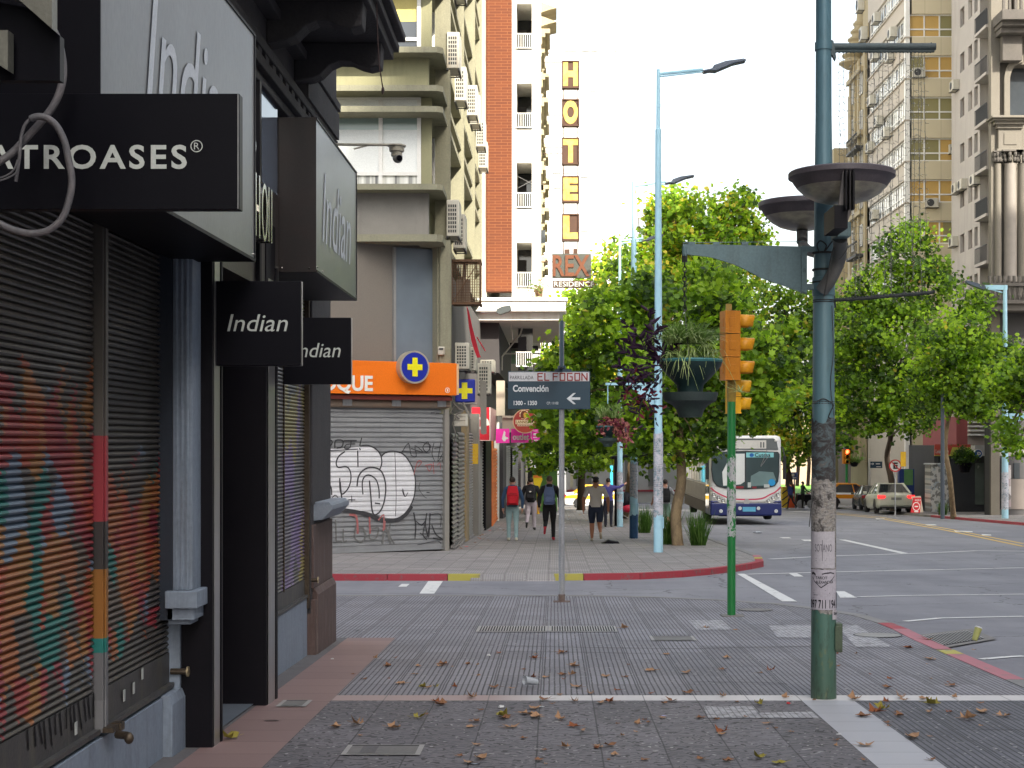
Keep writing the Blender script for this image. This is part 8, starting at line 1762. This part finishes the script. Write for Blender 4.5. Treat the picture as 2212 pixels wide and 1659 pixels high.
def backpack(owner, label, main, trim, w=.30, h=.46, dp=.17, z=1.02, logo=None):
    t = thing('backpack', label, 'backpack',(0,0,0)); mb = MB(); pts = []
    for k in range(9):
        f = k / 8; ww = w / 2 * (1 - .30 * max(0, f - .6) ** 1.2 / .33 - .08 * (1 - f)); pts.append((ww, z + h * f, dp * (.8 + .35 * math.sin(math.pi * min(1, f * 1.1)))))
    i0 = 0
    for ww, zz, dd in pts:
        for a in range(12): q = 2 * math.pi * a / 12; cx_, sy_ = math.cos(q), math.sin(q); sg = lambda v_: math.copysign(abs(v_) ** .55, v_); mb.v.append((ww * sg(cx_),-.13 - dd / 2 + dd / 2 * sg(sy_), zz))
    for k in range(8):
        for a in range(12): i, j = k * 12 + a, k * 12 + (a + 1) % 12; mb.f.append((i, j, j + 12, i + 12)); mb.m.append(0)
    mb.f += [tuple(range(11,-1,-1)), tuple(range(96,108))]; mb.m += [0,0]; mb.build('sack', main, t, smooth=True, bevel=.0)
    mb = MB(); mb.box(-w * .34, w * .34,-.13 - dp * 1.22,-.13 - dp * .9, z + .05, z + h * .45); mb.build('pocket', main, t, bevel=.02)
    mb = MB(); mb.tube([(-w * .36,-.135 - dp * 1.16, z + h * .52),(0,-.135 - dp * 1.2, z + h * .56),(w * .36,-.135 - dp * 1.16, z + h * .52)],.006,5); mb.tube([(-w * .3,-.13 - dp * 1.1, z + h * .62),(w * .3,-.13 - dp * 1.1, z + h * .62)],.005,5); mb.box(-w * .36, w * .36,-.14 - dp * 1.0,-.13 - dp * .2, z - .012, z + .01)
    for s in (-1,1): mb.tube(spl([(s * .09,-.15, z + h * .9),(s * .10,-.08,1.50),(s * .11,.08,1.40),(s * .13,.10,1.22),(s * .14,-.10, z + .12)],5),.016,6)
    mb.build('straps', trim, t, smooth=True)
    if logo: mb = MB(); mb.prism(FR((0,-.137 - dp * 1.14,0),(1,0,0),(0,-1,0)),[(-.035, z + h * .60),(.0, z + h * .56),(.045, z + h * .62),(.02, z + h * .66),(-.03, z + h * .66)],0,.006); mb.build('logo', logo, t)
    t.location = owner.location; t.rotation_euler = owner.rotation_euler; t.scale = owner.scale; return t
NVH = cloth('navy_hoodie',(.035,.075,.15),(.025,.055,.11)); JEAN = cloth('pale_jeans',(.28,.40,.42),(.20,.30,.31),4); BLJ = cloth('black_jacket',(.016,.016,.018),(.025,.025,.028)); LIL = cloth('pale_lilac_sweatpants',(.42,.37,.40),(.35,.31,.33)); BKP = cloth('black_trousers',(.012,.011,.012)); NSH = cloth('navy_shorts',(.012,.018,.035)); PURS = cloth('purple_shirt',(.07,.065,.24),(.05,.05,.19))
t = NT('ribbed_tshirt'); s = t.sep(t.obj()); f_ = t.math('FRACT', t.math('MULTIPLY', s[0],42)); t.base(t.mix(t.math('LESS_THAN', f_,.35),(.44,.40,.36),(.33,.29,.26))); t.set(.9); RIB = t.m
SHW = pm('off_white_shoe',(.5,.47,.38),(.4,.37,.3),9,.7); SHB = pm('black_shoe',(.02,.02,.02), None,9,.7); SHR = pm('red_shoe',(.40,.02,.035), None,9,.7); SHT = pm('tan_shoe',(.40,.34,.24), None,9,.7); GRYH = pm('cropped_brown_hair',(.13,.085,.06),(.09,.06,.045),30,.8)
def gp(u, v): q = G(u, v); return (q.x, q.y, gz(q.y))
p = person('person walking away in blue hoodie and pale jeans, left by the shutters', gp(1107,1169), R(3),1.74, NVH,(JEAN,1.13), SK1, SHW,((.10,.08),(-.10,.12)),((.05,.15,.10),(.0,.2,.14)), hood=NVH, bulk=1.08)
backpack(p, 'large red backpack worn over the blue hoodie', cloth('red_nylon_pack',(.50,.012,.025),(.40,.01,.02),4), BLJ,.34,.52,.19,.98)
p = person('person in black hooded jacket and pale lilac sweatpants walking behind the others', gp(1147,1146), R(-4),1.76, BLJ,(LIL,1.24), SK1, SHB,((-.28,.75),(.16,.05)),((.1,.3,.16),(-.1,.3,.16)), hood=BLJ, bulk=1.22)
backpack(p, 'black backpack with a small white mark on the black jacket', BLJ, BLJ,.33,.44,.17,1.02, WHITEF)
p = person('person in black hoodie, black trousers and red shoes left of the grey pole', gp(1187,1168), R(-2),1.77, BLJ,(BKP,1.14), SK1, SHR,((-.35,.95),(.12,.05)),((.0,.2,.16),(.1,.15,.12)), hood=BLJ, bulk=1.12, hair=GRYH)
backpack(p, 'slate blue backpack on the black hoodie beside the grey pole', cloth('slate_blue_pack',(.13,.17,.30),(.10,.14,.25),4), cloth('slate_strap',(.16,.2,.33)),.31,.46,.17,.99)
mb = MB(); q = p.location; bx, by, bz = q.x + .335, q.y - .02, q.z + .70; mb.lathe([(.001,0),(.037,0),(.038,.22),(.025,.25),(.022,.29),(.001,.29)],(bx, by, bz - .18),16)
tag(mb.build('thermos', STEEL, smooth=True), 'steel thermos flask carried low in the right hand by the sign pole', 'thermos')
p = person('person in pale ribbed T-shirt, navy shorts and dark cap, among the walkers', gp(1287,1170), R(2),1.74, RIB,(NSH,1.22), SK2, SHT,((.12,.05),(-.22,.75)),((.0,.12,.24),(.02,.15,.26)), 'short', True, hair=HAIRD, cap=cloth('charcoal_cap',(.045,.045,.05)), bulk=1.22)
p = person('person in purple shirt with the right arm raised, ahead of the capped walker', gp(1314,1139), R(-3),1.76, PURS,(cloth('dark_jeans',(.02,.022,.035)),1.12), SK1, SHB,((.05,.05),(.02,.1)),((.0,.2,.2),(0,0,.3)), 'long', raised=(1,), bulk=1.12)
p = person('person with green shorts and a dark backpack half hidden by the poster covered lamp foot', gp(1437,1150), R(4),1.70, cloth('grey_tshirt',(.32,.32,.33)),(cloth('sea_green_shorts',(.22,.34,.27)),1.15), SK1, SHW,((.1,.05),(-.1,.3)),((.1,.7,.5),(.0,.3,.5)), 'short', True, bulk=1.05)
backpack(p, 'dark backpack of the person in green shorts', BLJ, BLJ,.30,.45,.16,1.0)
for (u, v, h, c), l in zip(((1168,1100,1.75,(.015,.014,.015)),(1180,1098,1.8,(.03,.018,.015)),(1197,1096,1.75,(.012,.012,.016)),(1142,1112,1.7,(.02,.016,.018))),('leftmost of the dark far figures before the green kiosk', 'middle of the dark far figures before the green kiosk', 'rightmost of the dark far figures, just left of the sign pole', 'small far figure in dark clothes above the black backpack walker')):
    person('person, ' + l, gp(u, v), R(rnd.uniform(-40,200)), h, cloth('dark_coat', c),(BKP,1.0), SK2, SHB,((.05,.0),(-.05,.1)),((.0,.2,.2),(0,.2,.2)), bulk=1.1)
person('person with dark green top pushing the cart on the plaza', gp(1734,1098), R(-70),1.7, cloth('dark_green_top',(.04,.07,.045)),(BKP,1.0), SK2, SHB,((.05,.0),(-.05,.1)),((.5,.6,.1),(.5,.6,.1)))
person('person in dark blue beside the yellow barrier', gp(1708,1100), R(40),1.65, cloth('deep_blue_top',(.02,.03,.12)),(BKP,1.0), SK2, SHB)
person('person in a bright pink top far behind the bus mirror', gp(1703,1092), R(150),1.7, cloth('hot_pink_top',(.7,.03,.2)),(BKP,1.0), SK1, SHB)


# ------------------------------------------------------------------ drains, covers, litter and leaves
def lay(name, quads, mats, label, cat, z=.006, group=None):
    mb = MB(); f_ = FL(z)
    for pts, m, dz in quads: mb.poly([f_.p(a, b, dz) for a, b in pts], m)
    o = mb.build(name, mats); tag(o, label, cat, group); return o
def gq(*uv): return [tuple(G(u, v)[:2]) for u, v in uv]
GRT = pm('grate_metal',(.34,.335,.33),(.24,.235,.23),6,.5,.5); SLOT = pm('dark_slot',(.02,.02,.022), None,5,.9)
f_ = FL(.008)
for (u0, u1, va, vb), l in zip(((1034,1183,1353.5,1366),(1185,1329,1353.5,1366)),('left half of the long slotted drain across the pavement', 'right half of the long slotted drain across the pavement')):
    c = gq((u0, va),(u1, va),(u1 + 1, vb),(u0 - 1, vb)); y0, y1 = c[2][1], c[0][1]; x0, x1 = c[0][0], c[1][0]
    t = thing('drain_grate', l, 'drain',((x0 + x1) / 2,(y0 + y1) / 2, gz(y0)), 'slotted drain covers'); mb = MB(); mb.poly([f_.p(x0, y0), f_.p(x1, y0), f_.p(x1, y1), f_.p(x0, y1)]); mb.build('plate', GRT, t)
    mb = MB(); n = 26
    for k in range(1, n): a = x0 + (x1 - x0) * (k + .25) / (n + .6); mb.poly([f_.p(a, y0 + .05,.002), f_.p(a + .013, y0 + .05,.002), f_.p(a + .013, y1 - .05,.002), f_.p(a, y1 - .05,.002)])
    mb.build('slots', SLOT, t)
t = thing('storm_drain', 'wide ribbed storm drain set in the road by the red kerb', 'drain', tuple(G(2058,1362))); q = gq((1985,1358),(2090,1346),(2128,1362),(2030,1378)); mb = MB(); fr2 = FL(-.088)
mb.poly([fr2.p(*a) for a in q]); mb.build('pit', SLOT, t); mb = MB(); A4 = [Vector(a) for a in q]
for k in range(17):
    f0 = (k + .15) / 17; f1 = (k + .62) / 17; pa, pb = A4[0].lerp(A4[1], f0), A4[3].lerp(A4[2], f0); pc_, pd_ = A4[3].lerp(A4[2], f1), A4[0].lerp(A4[1], f1); mb.poly([fr2.p(*pa,.012), fr2.p(*pb,.012), fr2.p(*pc_,.012), fr2.p(*pd_,.012)])
mb.build('bars', GRT, t); mb = MB(); ctr = sum((Vector(a) for a in q), Vector((0,0))) / 4; out = [ctr + (Vector(a) - ctr) * 1.35 for a in q]
for k in range(4): a, b = Vector(q[k]), Vector(q[(k+1) % 4]); c, e = out[(k+1) % 4], out[k]; mb.poly([fr2.p(*a,.003), fr2.p(*b,.003), fr2.p(*c,.003), fr2.p(*e,.003)])
mb.build('surround', CONC, t)
def cover(u, v, r, label, m=CONC):
    c = G(u, v); t = thing('manhole_cover', label, 'manhole cover', tuple(c), 'manhole covers'); mb = MB(); f_ = FL(.007)
    mb.poly([f_.p(c.x + r * math.cos(2*math.pi*k/32), c.y + r * math.sin(2*math.pi*k/32)) for k in range(32)]); mb.build('lid', m, t)
    mb = MB()
    for k in range(32):
        a, b = 2*math.pi*k/32,2*math.pi*(k+1)/32; mb.poly([f_.p(c.x + r * s * math.cos(q), c.y + r * s * math.sin(q),.001) for s, q in ((1.0, a),(1.0, b),(1.05, b),(1.05, a))])
    mb.build('ring', SLOT, t)
cover(1896,1373,.235, 'pale round manhole cover right of the thick lamp pole', pm('pale_cover',(.30,.295,.28), None,5,.8)); cover(1632,1318,.20, 'pale round manhole cover behind the green pole foot')
def meter(u0, u1, v0, v1, label, dark=False, z=.007):
    c = gq((u0, v0),(u1, v0),(u1, v1),(u0, v1)); x0, x1, y0, y1 = (c[3][0]),(c[2][0]), c[2][1], c[0][1]; t = thing('meter_cover', label, 'access cover',((x0 + x1) / 2,(y0 + y1) / 2, gz(y0)), 'meter covers in the pavement'); f_ = FL(z)
    mb = MB(); mb.poly([f_.p(x0, y0), f_.p(x1, y0), f_.p(x1, y1), f_.p(x0, y1)]); mb.build('frame', pm('pale_frame_metal',(.33,.32,.31), None,6,.6), t)
    mb = MB(); i = .03; mb.poly([f_.p(x0 + i, y0 + i * .6,.002), f_.p(x1 - i, y0 + i * .6,.002), f_.p(x1 - i, y1 - i,.002), f_.p(x0 + i, y1 - i,.002)],0); mb.poly([f_.p(x0 + i, y1 - i * 1.9,.003), f_.p(x1 - i, y1 - i * 1.9,.003), f_.p(x1 - i, y1 - i,.003), f_.p(x0 + i, y1 - i,.003)],1)
    mb.poly([f_.p(x0 + .10, y0 + .05,.003), f_.p(x0 + .19, y0 + .05,.003), f_.p(x0 + .19, y1 - .06,.003), f_.p(x0 + .10, y1 - .06,.003)],2) if dark else None
    mb.build('lid',[pm('worn_lid',(.17,.165,.16),(.11,.11,.10),6,.7, bump=.3), SLOT, SIDE], t)
meter(735,907,1611,1633, 'rectangular metal meter cover at the bottom, left of centre', True); meter(1408,1506,1375,1385, 'flat pale meter cover behind the band, left of the green pole'); meter(595,660,1514,1528, 'small scratched metal cover beside the black door post')
for quad, l in (([(1520,1527),(1628,1527),(1648,1552),(1530,1552)], 'pale painted tile patch left of the foot of the thick lamp pole'),([(1633,1541),(1755,1538),(1770,1552),(1648,1552)], 'second pale tile patch next to the wide pale strip'),([(1488,1340),(1560,1340),(1582,1361),(1505,1361)], 'pale tile patch left of the green pole'),([(1660,1352),(1755,1352),(1755,1378),(1680,1378)], 'pale tile patch between the green pole and the thick pole'),([(1810,1355),(1850,1350),(1925,1398),(1848,1398)], 'pale worn tiles right of the thick pole')):
    t = NT('worn_white_tile'); n1 = t.noise(t.pos(),14,5,.75); gx = t.math('FRACT', t.math('DIVIDE', t.math('ADD', t.sep(t.pos())[0],.1),.0416)); c = t.mix(t.ramp(n1,[(.45,(1,1,1)),(.6,(0,0,0))]),(.19,.185,.19),(.40,.40,.42)); t.base(t.mix(t.math('MULTIPLY', t.math('LESS_THAN', t.math('ABSOLUTE', t.math('SUBTRACT', gx,.5)),.11),.6), c,(.08,.08,.08))); t.set(.8)
    o = lay('tile_patch',[(gq(*quad),0,0)],[t.m], l, 'paving tiles',.004)
# utility trench lines
mb = MB(); f_ = FL(.005)
def gline(pts, wd):
    q = [Vector(G(u, v)[:2]) for u, v in pts]
    for a, b in zip(q[:-1], q[1:]): n = Vector((-(b - a).y,(b - a).x)).normalized() * wd / 2; mb.poly([f_.p(*(a + n)), f_.p(*(a - n)), f_.p(*(b - n)), f_.p(*(b + n))])
gline([(1090,1396),(1240,1399),(1450,1402),(1600,1400),(1755,1397)],.02); gline([(1090,1408),(1200,1409),(1440,1414)],.015); gline([(1500,1474),(1640,1475),(1700,1478)],.012); gline([(700,1355),(900,1354),(1060,1355)],.012); gline([(700,1283.5),(1000,1283.5),(1170,1289)],.03); gline([(1850,1401),(1930,1402),(2060,1404)],.012); gline([(2100,1578),(2212,1578)],.01)
o = mb.build('paving_joint', SLOT); o['kind'] = 'structure'
# leaves
LB = [pm('dry_leaf_brown',(.24,.115,.055),(.16,.07,.035),30,.8, bump=.2), pm('dry_leaf_tan',(.38,.22,.12),(.26,.15,.08),30,.8, bump=.2), pm('dry_leaf_rust',(.26,.085,.03),(.18,.05,.02),30,.8, bump=.2), pm('dry_leaf_olive',(.28,.24,.04),(.18,.14,.03),30,.8, bump=.2)]
def leafobj(k, m):
    g = random.Random(k); mb = MB(); n = 5; tips = []; pts = []
    for i in range(11):
        a = math.radians(-70 + 320 * i / 10 - 90 + 20); r = (.085 if i % 2 == 0 else .06) * g.uniform(.65,1.15); pts.append([r * math.cos(a), r * math.sin(a),0])
    cu = g.uniform(.4,2.0); ca = g.uniform(0,6.28)
    def bend(x, y): s_ = x * math.cos(ca) + y * math.sin(ca); q = x * -math.sin(ca) + y * math.cos(ca); return (x * (1 - min(.5, abs(s_) * 2 * cu)), y, max(0,.004 + cu * 5.5 * s_ * s_ + g.uniform(0,.008) + abs(q) * .10))
    c = bend(0,0); mids = [bend(p_[0] * .5, p_[1] * .5) for p_ in pts]; outs = [bend(p_[0], p_[1]) for p_ in pts]
    for i in range(len(pts) - 1): mb.poly([c, mids[i], mids[i + 1]]); mb.poly([mids[i], outs[i], outs[i + 1], mids[i + 1]])
    mb.tube([c,(0.03,-.06,.012),(.05,-.11,.02)],.0015,4)
    o = mb.build('fallen_leaf', m); o.location = (0,0,0); return o
protos = [[leafobj(10 * j + i, LB[j]) for i in range(4)] for j in range(4)]
names = ['curled brown plane leaf lying on the pavement', 'pale tan dry plane leaf lying on the pavement', 'rust coloured curled plane leaf lying on the pavement', 'yellow green fallen plane leaf lying on the pavement']
spots = [(812,1423,1),(1010,1437,0),(1075,1412,2),(905,1440,1),(955,1437,0),(840,1440,0),(1130,1448,0),(1155,1424,2),(1215,1411,0),(870,1478,1),(940,1485,3),(1070,1487,0),(1152,1464,2),(1180,1464,1),(1240,1440,1),(1105,1488,1),(1018,1507,1),(958,1523,0),(941,1518,2),(925,1487,1),(916,1486,3),(895,1458,1),(952,1440,1),(1215,1460,0),(1233,1459,1),(1310,1462,1),(1348,1464,0),(1245,1486,1),(1240,1516,1),(1180,1514,0),(850,1573,1),(721,1572,1),(905,1551,3),(1020,1572,1),(1023,1560,0),(1095,1553,0),(1090,1548,3),(1135,1543,1),(1160,1532,1),(1162,1550,1),(1215,1555,1),(1243,1572,2),(1300,1520,1),(1320,1518,2),(1218,1615,1),(1312,1613,0),(1260,1580,1),(1100,1572,1),(1275,1500,1),(1440,1415,1),(1335,1493,2),(1489,1499,0),(1560,1505,1),(1450,1515,0),(1517,1552,0),(1545,1556,0),(1562,1583,2),(1430,1552,1),(1562,1588,1),(1655,1565,1),(1646,1640,3),(1405,1500,2),(1395,1643,0),(1515,1643,0),(1575,1645,0),(1690,1651,3),(1560,1448,0),(1572,1422,1),(1663,1449,2),(1410,1450,1),(1485,1455,1),(1640,1523,3),(1700,1509,1),(1805,1441,0),(1871,1548,0),(1910,1533,3),(1895,1540,2),(2008,1425,1),(2052,1483,0),(1918,1486,0),(1946,1508,1),(1998,1510,1),(1955,1514,1),(2010,1522,3),(2065,1508,1),(1945,1547,0),(1967,1595,1),(2050,1540,2),(2085,1554,1),(2123,1538,1),(2165,1548,1),(1865,1611,1),(1850,1512,1),(1960,1401,2),(504,1597,3),(697,1390,1),(1345,1358,1),(1590,1362,1),(1525,1357,1),(1640,1455,0),(1380,1566,1),(1290,1614,1),(1035,1641,1),(1012,1650,1),(770,1565,1),(2000,1383,0),(1865,1549,2),(1330,1632,1)]
for _ in range(60): spots.append((rnd.uniform(760,2150),1400 + 255 * rnd.random() ** .8, rnd.choice([0,0,1,1,2])))
used = set()
for i,(u, v, kd) in enumerate(spots):
    pr = protos[kd][i % 4]; c = G(u, v); s = rnd.uniform(.36,.82) if i < 108 else rnd.uniform(.18,.42)
    if pr.name in used: o = pr.copy(); COL.objects.link(o)
    else: o = pr; used.add(pr.name)
    o.location = (c.x, c.y, gz(c.y) + .006); o.rotation_euler = (0,0, rnd.uniform(0,6.28)); o.scale = (s, s, s); tag(o, names[kd], 'leaf', 'fallen leaves on the near pavement')
for row in protos:
    for pr in row:
        if pr.name not in used: bpy.data.objects.remove(pr)
# litter
PLS = pm('clear_plastic',(.45,.48,.52),(.36,.39,.43),12,.2, bump=.3); PWH = pm('white_litter',(.58,.58,.58), None,12,.6)
def crumple(u, v, sx, sy, sz, m, label, cat='litter', seed=0, name='paper_scrap', far=False):
    g = random.Random(seed); c = G(u, v,.10 if far else 0); mb = MB(); mb.ell((c.x, c.y, c.z + sz * .5),(sx, sy, sz * .55),9,6); mb.v = [(x + g.uniform(-.18,.18) * sx, y + g.uniform(-.18,.18) * sy, max(c.z + .006, z + g.uniform(-.2,.2) * sz)) for x, y, z in mb.v]
    return tag(mb.build(name, m), label, cat)
c = G(1160,1486); mb = MB(); mb.lathe([(.022,-.055),(.024,-.05),(.032,.05),(.035,.055),(.033,.05),(.023,-.045)],(0,0,0),14); o = mb.build('plastic_cup', PLS, smooth=True); o.location = (c.x, c.y, gz(c.y) + .045); o.rotation_euler = (R(78), R(8), R(-62)); tag(o, 'crushed clear plastic cup lying near the pale band', 'cup')
crumple(1083,1530,.022,.03,.02, PWH, 'crumpled white tissue just below the pale band', seed=2); crumple(1168,1528,.025,.02,.006, PWH, 'thin white paper strip below the pale band', seed=3); crumple(1056,1418,.018,.015,.02, PWH, 'small white cup lid behind the brown leaves', seed=4)
crumple(1434,1548,.018,.012,.008, pm('blue_white_wrapper',(.3,.32,.6),(.6,.6,.62),40,.5), 'small blue and white wrapper left of centre tile joint', seed=5); crumple(1703,1522,.014,.012,.016, pm('red_wrapper',(.5,.03,.04), None,12,.5), 'tiny red wrapper next to the wide pale strip', seed=6); crumple(1812,1588,.02,.012,.01, PWH, 'white bottle cap beside an olive leaf on the wide strip', seed=7); crumple(718,1447 - 22,.016,.012,.012, PWH, 'white scrap on the pink paving strip', seed=8)
crumple(1085 - 60,1652,.04,.014,.006, pm('blue_grey_scrap',(.35,.38,.45), None,12,.6), 'pale blue paper scrap at the bottom edge', seed=9); crumple(772,1364,.035,.02,.008, BLK, 'flat black scrap far back on the near pavement', seed=10); crumple(588,1558,.05,.012,.004, PWH, 'white stain of paper on the pink strip by the door', seed=11)
crumple(1637,1152,.16,.12,.06, PLS, 'white plastic bag lying on the avenue in front of the bus', 'plastic bag',12, 'plastic_bag', True)
d = 40; c = G(1318,1174); mb = MB(); mb.prism(ff(c.y),[(c.x + a, c.z + b) for a, b in ((-.24,.0),(-.10,.06),(-.05,.10),(.05,.075),(.22,.055),(.24,.0))],-.25,.1); tag(mb.build('bag', BLKM, bevel=.02), 'flat black bag lying on the pavement right of the man with the cap', 'bag')
ct = G(2105,1392); mb = MB(); mb.lathe([(.026,-.04),(.036,.085),(.034,.09)],(0,0,0),14,0); mb.lathe([(.038,.085),(.034,.098),(.001,.099)],(0,0,0),14,1); o = mb.build('paper_cup',[pm('dull_yellow_cup',(.36,.36,.12), None,9,.6), PWH]); o.location = (ct.x, ct.y, ct.z + .04); o.rotation_euler = (R(-12), R(22),0); tag(o, 'dull yellow paper cup with a white lid on the kerb by the storm drain', 'cup')
g = random.Random(44)
for i in range(46):
    u, v = g.gauss(1235,45),1112 + abs(g.gauss(0,22)); c = G(u, v); mb = MB(); s = g.uniform(.03,.09); mb.poly([(c.x + s * math.cos(a), c.y + s * 1.5 * math.sin(a), c.z + .008 + g.uniform(0,.03)) for a in (.2,1.8,3.4,4.9)])
    tag(mb.build('paper_scrap', PWH if i % 3 else LB[1]), 'small pale scrap of litter on the far pavement behind the walkers', 'litter', 'litter scraps on the far pavement')
for (u, v, s), l in zip(((1258,1107,.35),(1211,1112,.22)),('long white piece of cardboard on the far pavement', 'shorter white piece of cardboard left of the long one')): c = G(u, v); mb = MB(); mb.box(c.x - s * .9, c.x + s * .9, c.y - .15, c.y + .15, c.z, c.z + .1); tag(mb.build('cardboard', PWH), l, 'cardboard')
g = random.Random(45)
for i in range(26):
    u = g.uniform(960,1120); v = 1052 + 100 * F / F * 1.0; x0 = X0 + .15 + abs(g.gauss(0,.25)); y0 = g.uniform(35.5,52); mb = MB(); s = g.uniform(.03,.07); mb.poly([(x0 + s * math.cos(a), y0 + s * 1.6 * math.sin(a), gz(y0) + .01 + g.uniform(0,.03)) for a in (.2,1.8,3.4,4.9)]); tag(mb.build('paper_scrap',[PWH, LB[0], LB[1], SRED][i % 4]), 'small scrap of litter at the foot of the far shutters', 'litter', 'litter scraps below the shutters')
